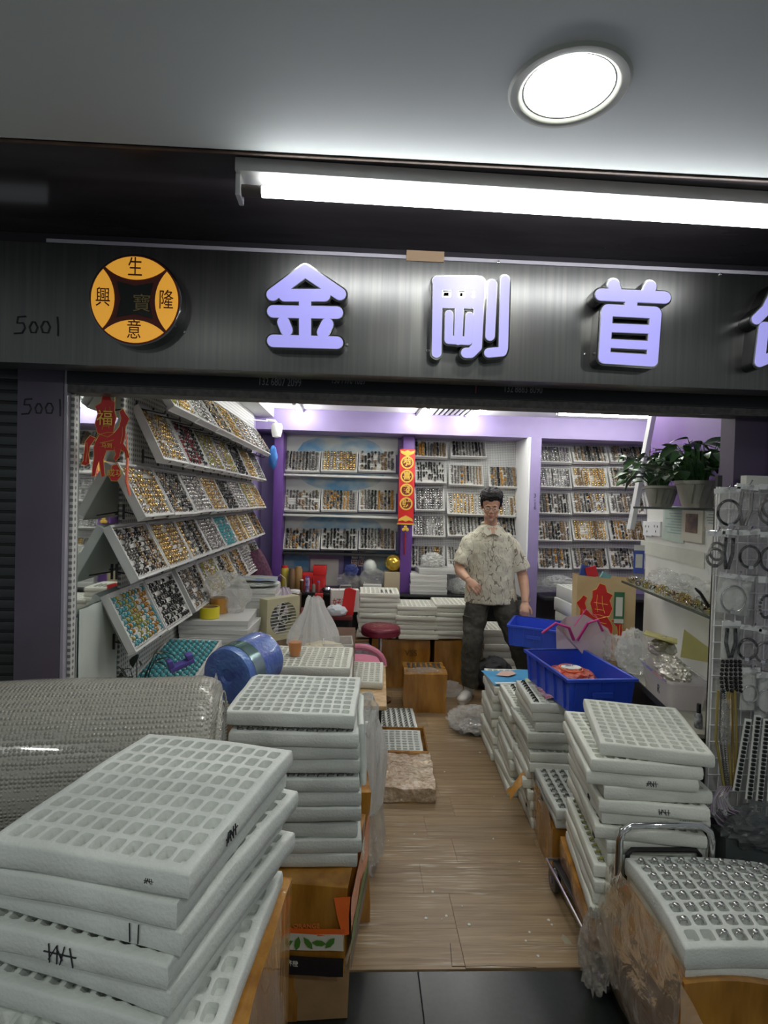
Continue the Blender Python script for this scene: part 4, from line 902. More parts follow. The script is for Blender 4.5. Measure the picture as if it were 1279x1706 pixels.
sp = MB(); sp.tube([((0.006), (0.02+0.165*t/160)*math.cos(t*0.24), (0.02+0.165*t/160)*math.sin(t*0.24)) for t in range(160)], 0.003, 5); sp.build('rolled_edge', bubble, o)
crumple('frayed_end', (-0.02, 0.02, 0.02), (0.03, 0.15, 0.16), clear, None, None, 4, 0.18, 4, parent=o)
box_thing('carton', -1.25, 1.42, 0.0, -0.55, 1.80, 0.665, cardboard, 'brown carton hidden under the bubble wrap roll', 'box', 8, 0.004)
# --- blue roll on a carton
box_thing('carton', -0.72, 2.04, 0.0, -0.46, 2.34, 0.745, cardboard, 'brown carton under the blue film roll', 'box', 4, 0.003)
bluefilm = mat('blue_film', (0.10, 0.20, 0.48), 0.3, col2=(0.06,0.10,0.36), vscale=14, stretch=(1,1,1), bump=0.4, bscale=60, coat=0.3)
ax_ = Vector((0.40, 0.90, 0.08)).normalized(); zc = ax_; xc = zc.orthogonal().normalized(); yc = zc.cross(xc)
p = at(377, 1128, Y=2.10); BRM = frame(p, xc, yc, zc)
br = empty('blue_film_roll'); br.matrix_basis = BRM; tag(br, 'blue stretch-film roll with a green and silver label band', 'roll')
MB().lathe([(0.022, 0.012), (0.03, 0.004), (0.09, 0.0), (0.103, 0.004), (0.106, 0.015), (0.107, 0.10), (0.106, 0.21), (0.103, 0.225), (0.03, 0.23)], 48).build('film', bluefilm, br)
MB().lathe([(0.1075, 0.035), (0.1085, 0.036), (0.1085, 0.095), (0.1075, 0.096)], 48, caps=False).build('label_band', mat('label_green', (0.035,0.12,0.10), 0.18, 0.5, col2=(0.30,0.38,0.42), vscale=9, stretch=(1,1,0.2)), br)
# --- left counter and the piles on it
ctm = mat('counter_grey', (0.30,0.31,0.30), 0.35)
lc = empty('side_counter', (-0.72, 3.4, 0), label='grey counter along the pegboard wall, covered in box lids and bags', cat='counter')
MB().box(-0.22, -1.05, 0.72, 0.22, 1.2, 0.75).build('counter_top', ctm, lc, bevel=0.003)
MB().box(-0.21, -1.04, 0.0, 0.18, 1.19, 0.72).build('counter_body', mat('counter_dark', (0.06,0.06,0.06), 0.5), lc)
def lidbox(x, y, z, w, d, h, rz, label, group='flat box pile on the side counter', m=None):
    t = empty('flat_box', (x, y, z), (0, 0, R(rz)), label, 'box', group); m = m or card_white
    MB().box(-w/2+0.003, -d/2+0.003, 0, w/2-0.003, d/2-0.003, h).build('tray_body', m, t, smooth=0); MB().box(-w/2, -d/2, h*0.45, w/2, d/2, h+0.002).build('lid', m, t, bevel=0.0015, seg=1, smooth=0); return t
def pile(px0, px1, pyb, n, Y, h, w, d, nm, z0, group):
    p = at(px0, pyb, Y=Y); q = at(px1, pyb, Y=Y); xc_ = (p.x+q.x)/2; rnd = random.Random(n*7+int(px0))
    for k in range(n): lidbox(xc_+rnd.uniform(-.015,.015), Y+d/2+rnd.uniform(-.01,.01), z0+k*(h+0.003), w, d, h, rnd.uniform(-3,3), 'flat pale box, %s in %s' % (['lowest','second','third','fourth','fifth','sixth','seventh'][k], nm), group)
    return xc_, z0+n*(h+0.003)
xa_, zt1 = pile(300, 405, 1070, 4, 2.98, 0.042, 0.36, 0.34, 'the pile carrying the yellow tape', 0.751, 'flat boxes under the yellow tape')
xb_, zt2 = pile(385, 445, 1060, 6, 3.45, 0.042, 0.30, 0.30, 'the pile carrying the magazine', 0.751, 'flat boxes under the magazine')
tp = empty('yellow_tape_roll', (at(348, 1025, Y=3.05).x, 3.06, zt1+0.001), label='bright yellow tape roll standing on the flat box pile', cat='tape')
yel = mat('yellow_tape', (0.72,0.62,0.03), 0.3)
MB().lathe([(0.045,0),(0.052,0),(0.052,0.058),(0.045,0.058),(0.045,0)], 28, caps=False).build('tape_winding', yel, tp)
MB().lathe([(0.040,0),(0.0449,0),(0.0449,0.058),(0.040,0.058),(0.040,0)], 28, caps=False).build('core', cardboard, tp)
tq = MB().lathe([(0.036,0),(0.05,0),(0.05,0.085),(0.036,0.085),(0.036,0)], 28, caps=False).build('brown_tape_roll', tape, loc=(at(365,1010,Y=3.2).x, 3.19, zt1+0.001)); tag(tq, 'brown packing tape roll behind the yellow one', 'tape')
crumple('plastic_bag', (at(368, 990, Y=3.12).x, 3.21, zt1+0.10), (0.125, 0.05, 0.115), clear, 'clear crumpled bag standing behind the yellow tape on the box pile', 'plastic bag', 3, 0.28, base=zt1+0.001)
crumple('plastic_bag', (at(400, 1060, Y=2.75).x, 2.72, 0.80), (0.085, 0.06, 0.08), clear, 'crinkled clear bag in front of the box piles on the side counter', 'plastic bag', 6, 0.3, base=0.751)
crumple('plastic_bag', (at(432, 1062, Y=2.85).x, 2.86, 0.81), (0.07, 0.06, 0.085), milky, 'crinkled milky bag beside the beige fan', 'plastic bag', 9, 0.3, base=0.751)
mg_ = sheet(lambda u, v: (-0.13+0.26*u, -0.12+0.24*v, 0.006*math.sin(u*3)), 8, 8, 3, 0.004).build('magazine', mat('magazine_cover', (0.12,0.25,0.48), 0.3, col2=(0.65,0.62,0.35), vscale=9), loc=(xb_+0.01, 3.60, zt2+0.045), rot=(0,0,R(8))); tag(mg_, 'blue and yellow magazine lying on the far pile of flat boxes', 'magazine')
crumple('folded_cloth', (xb_, 3.60, zt2+0.022), (0.15, 0.12, 0.02), foam, 'folded white padded wrap under the magazine', 'wrap', 2, 0.1, 2, base=zt2+0.001, smooth=60)
# turquoise bead tray, lying low by the plant
tb = at(291, 1095, Z=0.86); TBM = Matrix.Translation((-0.80, 2.60, 0.835)) @ Euler((R(12), 0, R(-4))).to_matrix().to_4x4()
bt = empty('bead_tray'); bt.matrix_basis = TBM; tag(bt, 'white tray of turquoise beads lying below the pegboard trays', 'tray')
tbm, lin = tray_meshes(0.26, 0.42, 9); link('tray_body', tbm, bt, (-0.13, -0.21, 0)); link('foam_lining', lin, bt, (-0.13, -0.21, 0))
bead = MB().ball((0,0,0), 0.0125, 10, 7).mesh('bead', turq)
for i in range(8):
    for j in range(12):
        o = link('turquoise_bead', bead, M=TBM @ Matrix.Translation((-0.105+0.030*i, -0.175+0.032*j, 0.0))); tag(o, 'turquoise bead in the bead tray, row %s, %s across' % (['one','two','three','four','five','six','seven','eight','nine','ten','eleven','twelve'][j], ORD[i]), 'bead', 'turquoise beads in the bead tray')
box_thing('carton', -0.93, 2.36, 0.0, -0.735, 2.9, 0.765, cardboard, 'carton propping up the turquoise bead tray', 'box', 1, 0.003) if False else None
MB_ = MB().box(-0.05,-0.02,0,0.05,0.02,0.018).box(-0.05,-0.018,0.018,-0.03,0.018,0.05).box(0.025,-0.018,0.018,0.05,0.018,0.04)
o = MB_.build('tape_dispenser', mat('dispenser_violet', (0.12,0.10,0.38), 0.3), loc=(-0.705, 2.33, 0.885), rot=(R(8), R(-18), R(35)), bevel=0.004); tag(o, 'violet tape dispenser lying over the turquoise bead tray', 'tape dispenser')
# dark leafy sprig at the foot of the pegboard wall
leafm = mat('leaf_dark', (0.012, 0.030, 0.010), 0.35, rand=0.4)
leafg = mat('leaf_green', (0.035, 0.11, 0.025), 0.3, rand=0.5)
def leaf_mesh(L, Wd, m, bend=0.3):
    b = MB(); n = 6; vs = []
    for i in range(n+1):
        t = i/n; w = Wd*math.sin(PI*min(1, t*0.98+0.02))**0.8*(1-0.35*t); x = L*t; z = -bend*L*t*t
        vs += [(x, -w/2, z+0.10*w), (x, 0, z), (x, w/2, z+0.10*w)]
    fs = []
    for i in range(n):
        a = i*3; fs += [(a, a+3, a+4, a+1), (a+1, a+4, a+5, a+2)]
    b.add(vs, fs); return b.mesh('leaf', m, smooth=60)
def plant(name, loc, n, spread, height, L, label, potted=None, m=leafg, seed=0, droop=0.2, xmax=9):
    t = empty(name, loc, label=label, cat='plant'); rnd = random.Random(seed); ms = [leaf_mesh(L*s, L*0.55*s, m, b) for s, b in ((1, .2), (0.8, .5), (0.6, .35))]
    z0 = 0.0
    if potted: z0 = potted(t)
    stems = MB()
    for k in range(n):
        a = rnd.uniform(0, 2*PI); r = spread*math.sqrt(rnd.random()); hz = z0+height*(0.15+0.85*rnd.random())*(1-droop*r/spread)
        tip = Vector((min(r*math.cos(a), xmax-L if xmax < 9 else 9), r*math.sin(a), hz)); base = Vector((0.2*r*math.cos(a), 0.2*r*math.sin(a), z0-0.01)); mid = (tip+base)/2+Vector((0, 0, height*0.15))
        stems.tube([base, mid, tip], [0.0025, 0.002, 0.0015], 4)
        M = Matrix.Translation(tip) @ Euler((rnd.uniform(-.6, .6), rnd.uniform(-.5, .7), a+rnd.uniform(-.8, .8))).to_matrix().to_4x4()
        link('leaf', rnd.choice(ms), t, M=M)
    stems.build('stems', m, t); return t
plant('trailing_plant', (-0.86, 2.27, 0.76), 22, 0.12, 0.22, 0.085, 'dark broad-leaved plant at the foot of the pegboard wall beside the bead tray', m=leafm, seed=4)
box_thing('carton', -0.94, 2.06, 0.0, -0.735, 2.33, 0.755, cardboard, 'brown carton under the dark plant by the mirror', 'box', 6, 0.003)
# --- desk in the middle of the left side
dk = empty('work_desk', (-0.28, 3.15, 0), label='dark work desk behind the fruit box stack, under the fan and tea tray', cat='desk')
MB().box(-0.21, -0.62, 0.705, 0.27, 0.62, 0.734).build('desk_top', mat('desk_brown', (0.10,0.055,0.03), 0.4), dk, bevel=0.003)
for sx_, sy_ in ((-0.19,-0.6), (0.245,-0.6), (-0.19,0.58), (0.245,0.58)): MB().box(sx_, sy_, 0, sx_+0.025, sy_+0.025, 0.705).build('leg', darkmetal, dk)
# fan
fan = empty('box_fan', (at(470, 1050, Y=3.35).x, 3.40, 0.736), (0, 0, R(48)), 'beige square fan with round grille standing on the desk', 'fan')
beige = mat('fan_beige', (0.50,0.47,0.30), 0.4)
fw = 0.125
fr_ = MB(); ring = [(fw*0.80*math.cos(2*PI*k/32), fw+fw*0.80*math.sin(2*PI*k/32)) for k in range(32)]
sqp = []
for k in range(32):
    c, s = math.cos(2*PI*k/32), math.sin(2*PI*k/32); mm = max(abs(c), abs(s)); sqp.append((fw*c/mm, fw+fw*s/mm))
for y_ in (0, 0.07):
    pass
vs = [(x, 0, z) for x, z in ring]+[(x, 0, z) for x, z in sqp]+[(x, 0.07, z) for x, z in sqp]+[(x, 0.07, z) for x, z in ring]
fs = []
for k in range(32):
    l = (k+1) % 32; fs += [(k, l, 32+l, 32+k), (32+k, 32+l, 64+l, 64+k), (64+k, 64+l, 96+l, 96+k), (96+k, 96+l, l, k)]
fr_.add(vs, fs); fr_.build('housing', beige, fan, smooth=40)
gr = MB()
for k in range(11): 
    x_ = -fw*0.76+fw*0.152*k; hh = math.sqrt(max(0, (fw*0.8)**2-x_**2)); gr.tube([(-hh, 0.003, fw+x_), (hh, 0.003, fw+x_)], 0.0024, 5)
gr.tube([(0.03*math.cos(2*PI*k/16), 0.0, fw+0.03*math.sin(2*PI*k/16)) for k in range(16)], 0.002, 5, closed=True); gr.build('grille', mat('fan_grey', (0.60,0.60,0.52), 0.4), fan)
for k in range(5):
    MB().prism([(0.012, -0.01), (0.085, -0.03), (0.09, 0.02), (0.02, 0.015)], 0, 0.003, 0, Matrix.Translation((0, 0.035, fw)) @ FRONT @ Euler((R(20), 0, 2*PI*k/5)).to_matrix().to_4x4()).build('blade', mat('blade_dark', (0.10,0.11,0.12), 0.4) if k == 0 else MATS['blade_dark'], fan)
sack('plastic_bag', [(0.10,0),(0.135,0.03),(0.13,0.07),(0.115,0.11),(0.095,0.15),(0.08,0.18),(0.062,0.21),(0.05,0.24),(0.045,0.265),(0.03,0.29)], milky, (at(520, 1050, Y=3.2).x, 3.22, 0.736), 'large milky plastic bag gathered upright beside the fan', 'plastic bag', 7, n=64, wr=0.32, lean=(0.0, 0))
crumple('dumpling_bag', (at(540, 1070, Y=3.15).x, 3.10, 0.77), (0.11, 0.07, 0.032), mat('bag_cream', (0.66,0.60,0.46), 0.4), 'cream wrapped bundle spilling from the milky bag', 'bag', 4, 0.15, base=0.736, smooth=60)
ct = empty('plastic_tub', (at(562, 1075, Y=3.05).x, 3.10, 0.736), (0,0,R(3)), 'clear rectangular plastic tub at the right end of the desk', 'container')
MB().box(-0.075,-0.09,0,0.075,0.09,0.003).box(-0.075,-0.09,0.003,-0.072,0.09,0.075).box(0.072,-0.09,0.003,0.075,0.09,0.075).box(-0.072,-0.09,0.003,0.072,-0.087,0.075).box(-0.072,0.087,0.003,0.072,0.09,0.075).build('tub_body', clear, ct, smooth=0)
MB().tube([(-0.078,-0.093,0.076),(0.078,-0.093,0.076),(0.078,0.093,0.076),(-0.078,0.093,0.076)], 0.003, 6, closed=True).build('tub_rim', foam, ct)
# tea cup on the tray
tc = empty('tea_cup', (at(491, 1093, Z=CZ).x, at(491, 1093, Z=CZ).y, CZ), label='clear plastic cup of amber tea on the foam tray', cat='cup')
MB().lathe([(0.0,0.001),(0.027,0.001),(0.036,0.095),(0.0375,0.097),(0.0375,0.099),(0.0345,0.097),(0.026,0.003),(0,0.003)], 28, caps=False).build('cup_wall', film('cup_film', (0.9,0.9,0.88), 0.10, 0.12, 0.08, 0.0), tc)
MB().lathe([(0,0.004),(0.0258,0.004),(0.0325,0.068),(0,0.068)], 28, caps=False).build('tea', mat('tea', (0.62,0.21,0.02), 0.08, coat=0.3), tc)
# low table with tray, ring of white cord
lt = empty('low_table', (0.02, 3.24, 0), (0, 0, R(-2)), 'low table with pale plywood top and dark steel legs', 'table')
ply = mat('plywood', (0.60,0.42,0.22), 0.45, col2=(0.42,0.27,0.12), vscale=22)
MB().box(-0.20, -0.36, 0.512, 0.155, 0.36, 0.535).build('table_top', ply, lt, bevel=0.004)
for sx_, sy_ in ((-0.17,-0.33), (0.105,-0.33), (-0.17,0.31), (0.105,0.31)): MB().box(sx_, sy_, 0, sx_+0.025, sy_+0.025, 0.512).build('leg', darkmetal, lt)
foam_tray(0.06, 3.33, 0.536, R(-3), 0.20, 0.40, 5, 10, 'greenish-white foam tray lying on the low plywood table', None, seed=1, H=0.04, mtl=foam_warm)
o = MB().tube([(0.05+0.045*math.cos(a*0.52), 3.0+0.05*math.sin(a*0.52), 0.541+0.006*math.sin(a)) for a in range(12)], 0.006, 8, closed=True).build('cord_loop', foam); tag(o, 'white cord loop on the plywood table edge', 'cord')
# pink chair behind the table
pc = empty('pink_chair', (0.02, 3.98, 0), label='small pink round-backed chair behind the low table', cat='chair')
pink = mat('pink_vinyl', (0.68,0.22,0.32), 0.35)
MB().lathe([(0,0.40),(0.15,0.40),(0.17,0.42),(0.17,0.44),(0.15,0.46),(0,0.465)], 32, caps=False).build('seat', pink, pc)
MB().tube([(0.17*math.cos(PI*k/12), -0.15+0.0, 0.46+0.13*math.sin(PI*k/12)) for k in range(13)], 0.022, 10).build('backrest', pink, pc)
for k in range(4): a = PI/4+PI/2*k; MB().tube([(0.10*math.cos(a), 0.10*math.sin(a), 0.40), (0.16*math.cos(a), 0.16*math.sin(a), 0.0)], 0.01, 8).build('leg', steel, pc)
# quilted stool
so = at(630, 1057, Y=4.45); st2 = empty('quilted_stool', (so.x+0.02, 4.48, 0), label='round stool with dark red quilted seat on one chrome post', cat='stool')
quilt = mat('maroon_quilt', (0.16,0.012,0.03), 0.35); zz = 0.56
sv = MB(); nn, mm = 40, 12; vs = []; fs = []
for i in range(mm+1):
    t = i/mm; r = 0.155*math.sin(t*PI/2*1.0)**0.8
    for k in range(nn):
        a = 2*PI*k/nn; x, y = r*math.cos(a), r*math.sin(a); z = zz+0.035*(1-t**4)+0.005*abs(math.sin((x+y)*55)*math.sin((x-y)*55))
        vs.append((x, y, z))
for i in range(mm):
    for k in range(nn): l = (k+1) % nn; fs.append((i*nn+k, (i+1)*nn+k, (i+1)*nn+l, i*nn+l))
sv.add(vs, fs); sv.lathe([(0.155, zz), (0.158, zz-0.02), (0.15, zz-0.035), (0.0, zz-0.037)], 40, caps=False); sv.build('seat', quilt, st2, smooth=60)
ps = MB()
for k in range(-4, 5):
    for sgn in (1, -1):
        c_ = k*0.033; pts = []
        for q in range(15):
            u = -0.15+0.3*q/14; x, y = (u+c_)/1.414, sgn*(u-c_)/1.414
            if math.hypot(x, y) < 0.145: pts.append((x, y, zz+0.036*(1-(math.hypot(x, y)/0.155)**5)))
        if len(pts) > 2: ps.tube(pts, 0.0012, 4)
ps.build('gold_piping', mat('piping_tan', (0.45,0.30,0.20), 0.4), st2)
MB().tube([(0,0,0.02),(0,0,zz-0.035)], 0.018, 12).build('post', steel, st2); MB().lathe([(0,0.03),(0.02,0.03),(0.10,0.012),(0.105,0.0),(0,0)], 28, caps=False).build('base', steel, st2)
# cartons and wrapped carton on the floor at the back
for k, (x0, x1, z1) in enumerate(((0.13,0.62,0.41),(0.66,1.02,0.41),(-0.4,0.10,0.40))):
    box_thing('carton', x0, 4.78, 0, x1, 5.13, z1, tape if k < 2 else cardboard, ['wide amber carton on the floor behind the stool', 'amber carton on the floor beside the man\'s leg', 'brown carton in the dark under the map-backed bay'][k], 'box', k, 0.006, 0.004)
text('VSS', 0.07, mat('carton_print', (0.10,0.04,0.01), 0.6), front(0.46, 4.765, 0.30))['label'] = 'x'
o = [x for x in COL.objects if x.get('label') == 'x'][0]; o.name = 'carton_lettering'; del o['label']; o.parent = [x for x in COL.objects if x.get('label') == 'wide amber carton on the floor behind the stool'][0]; o.matrix_parent_inverse = Matrix.Translation(o.parent.location).inverted()
wc = box_thing('wrapped_carton', 0.37, 4.22, 0, 0.69, 4.55, 0.29, tape, 'small amber carton with crinkled clear film over its open top', 'box', 11, 0.006, 0.01, -2, flaps=False)
st_m = MB()
for k in range(7): st_m.box(-0.13+0.04*k, -0.02, 0.291, -0.11+0.04*k, 0.12, 0.296)
st_m.build('striped_sheet', gunmetal, wc); crumple('film', (0, -0.08, 0.285), (0.135, 0.07, 0.022), wrapf, None, None, 5, 0.25, parent=wc)
# shallow open carton with wrapped front on the floor
oc = empty('open_carton', (0.28, 3.35, 0), (0, 0, R(-2)), 'shallow open carton on the floor with glittering film-wrapped end', 'box')
MB().box(-0.17,-0.40,0,0.17,0.45,0.004).box(-0.17,0.44,0,0.17,0.45,0.06).box(-0.17,-0.4,0,-0.163,0.45,0.07).box(0.163,-0.4,0,0.17,0.45,0.07).build('carton_tray', tape, oc, smooth=0)
crinkle = mat('crinkled_film', (0.78,0.66,0.52), 0.22, 0.35, bump=1.0, bscale=55, detail=5, col2=(0.50,0.38,0.26), vscale=45, coat=0.6)
wrapb = softbox(0.345, 0.42, 0.075, 16, 0.007, 5, freq=22); wrapb.build('wrapped_end', crinkle, oc, loc=(0, -0.195, 0.005), smooth=30)
MB().box(-0.168,0.005,0.072,0.168,0.028,0.088).build('fold_edge', tape, oc, bevel=0.003)
ft = foam_tray(0.28, 3.57, 0.012, R(-2), 0.30, 0.36, 7, 9, 'white foam tray inside the shallow open carton, one row of dark rings', None, seed=2, H=0.05)
rings_in(ft, 0.30, 0.36, 7, 9, 0.05, 1, 0, 'dark ring in the open floor carton', 'dark rings in the open carton', 1.3, cells=[(i, j) for i in range(7) for j in (0, 1)], single=False)
# bags on the floor by the shoe
crumple('plastic_bag', (0.83, 3.93, 0.062), (0.16, 0.15, 0.075), clear, 'clear plastic bag of small parts on the floor before the man', 'plastic bag', 12, 0.3, base=0.002, sub=5)
crumple('bag_contents', (0.83, 3.92, 0.03), (0.12, 0.12, 0.035), silver, None, None, 3, 0.2, 6, base=0.002, parent=[x for x in COL.objects if x.get('label','').startswith('clear plastic bag of small parts')][0]).matrix_parent_inverse = Matrix.Translation((0.83,3.93,0.062)).inverted()
crumple('plastic_bag', (0.77, 4.62, 0.05), (0.10, 0.08, 0.06), clear, 'small clear bag on the floor beside the wrapped carton', 'plastic bag', 14, 0.3, base=0.002)
crumple('dark_bag', (1.17, 4.78, 0.13), (0.16, 0.13, 0.14), blackm, 'black bag slumped on the floor behind the man\'s legs', 'bag', 2, 0.15, base=0.001, smooth=60)

# ================= BACK WALL BAYS =================
bc_ = empty('back_counter', (1.05, 5.35, 0), label='dark counter along the whole back wall', cat='counter')
MB().box(-1.80, -0.17, 0.70, 0.552, 0.18, 0.725).box(0.67, -0.17, 0.70, 1.9, 0.18, 0.725).build('counter_top', mat('counter_black', (0.025,0.025,0.028), 0.25), bc_, bevel=0.003)
MB().box(-1.80, 0.08, 0.0, 0.552, 0.18, 0.70).box(0.67, 0.08, 0.0, 1.9, 0.18, 0.70).build('back_panel', blackm, bc_)
for x_ in (-1.78, -0.62, 0.51, 1.86): MB().box(x_, -0.15, 0, x_+0.03, 0.08, 0.70).build('support', blackm, bc_)
bkz = 0.726
for nm, px, wpx, m in (('pillar', 462, 15, purple), ('pillar', 678, 19, purple)):
    a = at(px-wpx/2, 850, Y=5.30); b_ = at(px+wpx/2, 850, Y=5.30); o = MB().box(a.x, 5.30, 0.726, b_.x, YB, 2.19).build(nm, m, bevel=0.003); tag(o, kind='structure')
a = at(881, 850, Y=5.10); b_ = at(893, 850, Y=5.10); lil = MB().box(a.x, 5.10, 0, b_.x+0.03, YB, 2.19).build('pillar', lavender, bevel=0.003); tag(lil, kind='structure')
MB().box(a.x-0.018, 5.10, 0, a.x-0.001, YB, 2.19).build('edge_strip', white_paint, lil)
for s_, y_ in (('3', 826), ('·', 834), ('1', 840), ('6', 846)):
    p = at(889, y_, Y=5.10); text(s_, 0.05, ink, front(p.x+0.01, 5.098, p.z), lil, 'handwritten_number')
# map-backed bay: shelves and maps
mapm = mat('map_print', (0.10,0.30,0.52), 0.4, col2=(0.50,0.56,0.52), vscale=5, stretch=(1,1,1.6)); mapw = mat('map_margin', (0.60,0.63,0.60), 0.5)
for k, (y0, y1, sy_) in enumerate(((727,749,787),(790,814,854),(857,878,918))):
    a = at(472, y1+3, Y=5.53); b_ = at(663, y0, Y=5.53)
    o = MB().box(a.x, 5.535, a.z, b_.x, 5.545, b_.z).build('world_map', mapw); tag(o, ['faded blue world map strip above the top trays of the map-backed bay','faded blue world map strip between the top and middle trays','faded grey-blue map strip between the middle and lowest trays'][k], 'map')
    w_ = b_.x-a.x; pts = [(a.x+w_*0.12+w_*0.76*i/16, (a.z+0.01)+(b_.z-a.z-0.02)*(1-(i/8-1)**2)**0.5) for i in range(17)]
    if k == 1: pts = [(x, 2*((a.z+b_.z)/2)-z) for x, z in pts]
    MB().prism(pts, 0, 0.002, 0, Matrix(((1,0,0,0),(0,0,-1,5.534),(0,1,0,0),(0,0,0,1)))).build('map_sea', mapm, o, smooth=0)
    a = at(468, sy_+1, Y=5.40); b_ = at(664, sy_+1, Y=5.40)
    o = MB().box(a.x+0.012, 5.38, a.z-0.024, b_.x, 5.53, a.z-0.004).build('bay_shelf', card_white if k < 2 else blackm, bevel=0.002); tag(o, '%s shelf of the map-backed bay' % ['top white','middle white','lowest black'][k], 'shelf')
# posters under the bay
for (x0,y0,x1,y1,m,lb,ct_) in ((472,920,515,984,mapm,'pale blue poster behind the brown canisters','poster'),(516,932,564,975,paper,'white printed sheet behind the red boxes','notice'),(572,918,602,958,mat('navy_card',(0.03,0.03,0.16),0.5),'navy card behind the world map title tiles','poster'),(608,918,664,950,mapm,'blue-grey map sheet behind the balloon and gold ball','map')):
    a = at(x0, y1, Y=5.54); b_ = at(x1, y0, Y=5.54); o = MB().box(a.x, 5.538, max(a.z, 0.73), b_.x, 5.546, b_.z).build('poster' if ct_ != 'notice' else 'notice', m); tag(o, lb, ct_)
for s_, nme_, (x_, y_) in zip('世界地图', ('upper left','upper right','lower left','lower right'), ((591,925),(603,925),(590,938),(602,938))):
    p = at(x_, y_, Y=5.53); t = empty('title_tile', (p.x, 5.535, p.z), label='%s white title tile of the four on the navy card' % nme_, cat='tile', group='world map title tiles')
    MB().box(-0.03, -0.004, -0.033, 0.03, 0, 0.033).build('tile_card', paper, t, smooth=0); text(s_, 0.055, mat('title_red', (0.25,0.05,0.05), 0.5) if s_ == '世' else MATS['title_red'], Matrix.Translation((0,-0.005,0)) @ FRONT, t, off=0.001)
# banner
pT, pB = at(679, 748, Y=5.27), at(679, 872, Y=5.27); bw_ = 0.072; bn = empty('new_year_banner', (pT.x, 5.28, pB.z), label='vertical red banner with four gold characters on the purple pillar', cat='banner')
Hb = pT.z-pB.z; MB().box(-bw_, -0.006, 0, bw_, 0, Hb).build('banner_cloth', red, bn, bevel=0.002)
dkred = mat('dark_red', (0.18,0.01,0.01), 0.5)
for k, s_ in enumerate('恭喜發財'):
    zc_ = Hb-0.125-k*0.127
    MB().lathe([(0.046,0),(0.060,0),(0.060,0.003),(0.046,0.003)], 32, M=Matrix.Translation((0,-0.0065,zc_)) @ FRONT, caps=False).build('gold_ring', goldp, bn)
    MB().lathe([(0,0.001),(0.046,0.001)], 28, M=Matrix.Translation((0,-0.0068,zc_)) @ FRONT, caps=False).build('medallion', dkred, bn)
    text(s_, 0.078, goldp, Matrix.Translation((0,-0.0095,zc_)) @ FRONT, bn, off=0.0018)
for zc_, fl in ((Hb-0.035, 1), (0.04, -1)):
    MB().prism([(-0.068,0.022*fl),(-0.06,-0.004*fl),(-0.03,-0.02*fl),(0,-0.034*fl),(0.03,-0.02*fl),(0.06,-0.004*fl),(0.068,0.022*fl),(0.03,0.012*fl),(0,0.024*fl),(-0.03,0.012*fl)], 0, 0.004, 0, Matrix.Translation((0,-0.0075,zc_)) @ FRONT).build('gold_scroll', goldp, bn, smooth=0)
MB().box(-0.078,-0.009,-0.012,0.078,0.001,0.0).build('bottom_rod', goldp, bn)
for q in ((0,-0.035),(-0.016,-0.058),(0.016,-0.058)): MB().lathe([(0,0.006),(0.014,0.004),(0.017,0)], 14, M=Matrix.Translation((q[0],-0.004,q[1])) @ FRONT).build('gold_charm', goldp, bn)
MB().tube([(0,-0.006,-0.08),(0,-0.006,-0.11),(0,-0.006,-0.29)], [0.006,0.019,0.016], 12, flat=0.5).build('tassel', mat('tassel_red', (0.35,0.01,0.03), 0.6, var=0.4, vscale=60), bn)
# cctv camera and blue bag at the corner
p = at(463, 716, Y=4.9); cm = empty('wall_camera', (p.x-0.01, 4.9, p.z), label='white wall camera on a bent arm at the back corner of the pegboard wall', cat='camera')
MB().lathe([(0,-0.07),(0.035,-0.06),(0.045,-0.02),(0.048,0.03),(0.04,0.05),(0,0.052)], 20, caps=False).build('camera_body', white_paint, cm); MB().tube([(0,0,0.05),(-0.02,0,0.075),(-0.09,0.0,0.08)], 0.010, 8).build('arm', white_paint, cm); MB().tube([(-0.08,0,0.07),(-0.3,-0.3,0.05),(-0.36,-0.7,0.12)], 0.004, 6).build('cable', white_paint, cm)
p = at(455, 762, Y=4.85); crumple('blue_pouch', (p.x, 4.85, p.z), (0.035,0.02,0.09), mat('blue_cloth', (0.04,0.18,0.55), 0.5), 'small blue cloth pouch hanging below the wall camera', 'pouch', 2, 0.2, smooth=60, sub=3)
# maroon quilted umbrella/cushion leaning at the corner
p = at(437, 945, Y=4.7); o = softbox(0.22, 0.06, 0.34, 12, 0.006, 3, bulge=0.03).build('quilted_bag', mat('maroon_check', (0.13,0.03,0.08), 0.6, col2=(0.05,0.01,0.03), vscale=60), loc=(p.x+0.0, 4.70, 0.80), rot=(0, R(-24), 0), smooth=50); tag(o, 'maroon chequered quilted bag leaning at the end of the pegboard wall', 'bag')
# back counter items
def bx2(px, py, Y, w, h, d): p = at(px, py, Y=Y); return p.x
def cyl(name, px, Y, z, r, h, m, label, cat, capm=None, group=None):
    x = at(px, 960, Y=Y).x; t = empty(name, (x, Y, z), label=label, cat=cat, group=group)
    MB().lathe([(0,0),(r*0.95,0),(r,0.005),(r,h*0.86),(r*0.9,h*0.9),(0,h*0.9)], 22, caps=False).build('vessel', m, t)
    MB().lathe([(0,h),(r*0.75,h),(r*0.8,h*0.97),(r*0.8,h*0.88),(0,h*0.88)], 18, caps=False).build('cap', capm or m, t); return t
ochre = mat('ochre_tin', (0.38,0.22,0.08), 0.4); yelo = mat('yellow_tin', (0.55,0.45,0.06), 0.4)
cyl('canister', 497, 5.36, bkz, 0.036, 0.215, ochre, 'tall ochre canister on the back counter before the blue poster', 'canister')
cyl('canister', 486, 5.32, bkz, 0.030, 0.20, mat('brown_tin', (0.20,0.12,0.06), 0.4), 'dark brown canister between the yellow and ochre ones', 'canister')
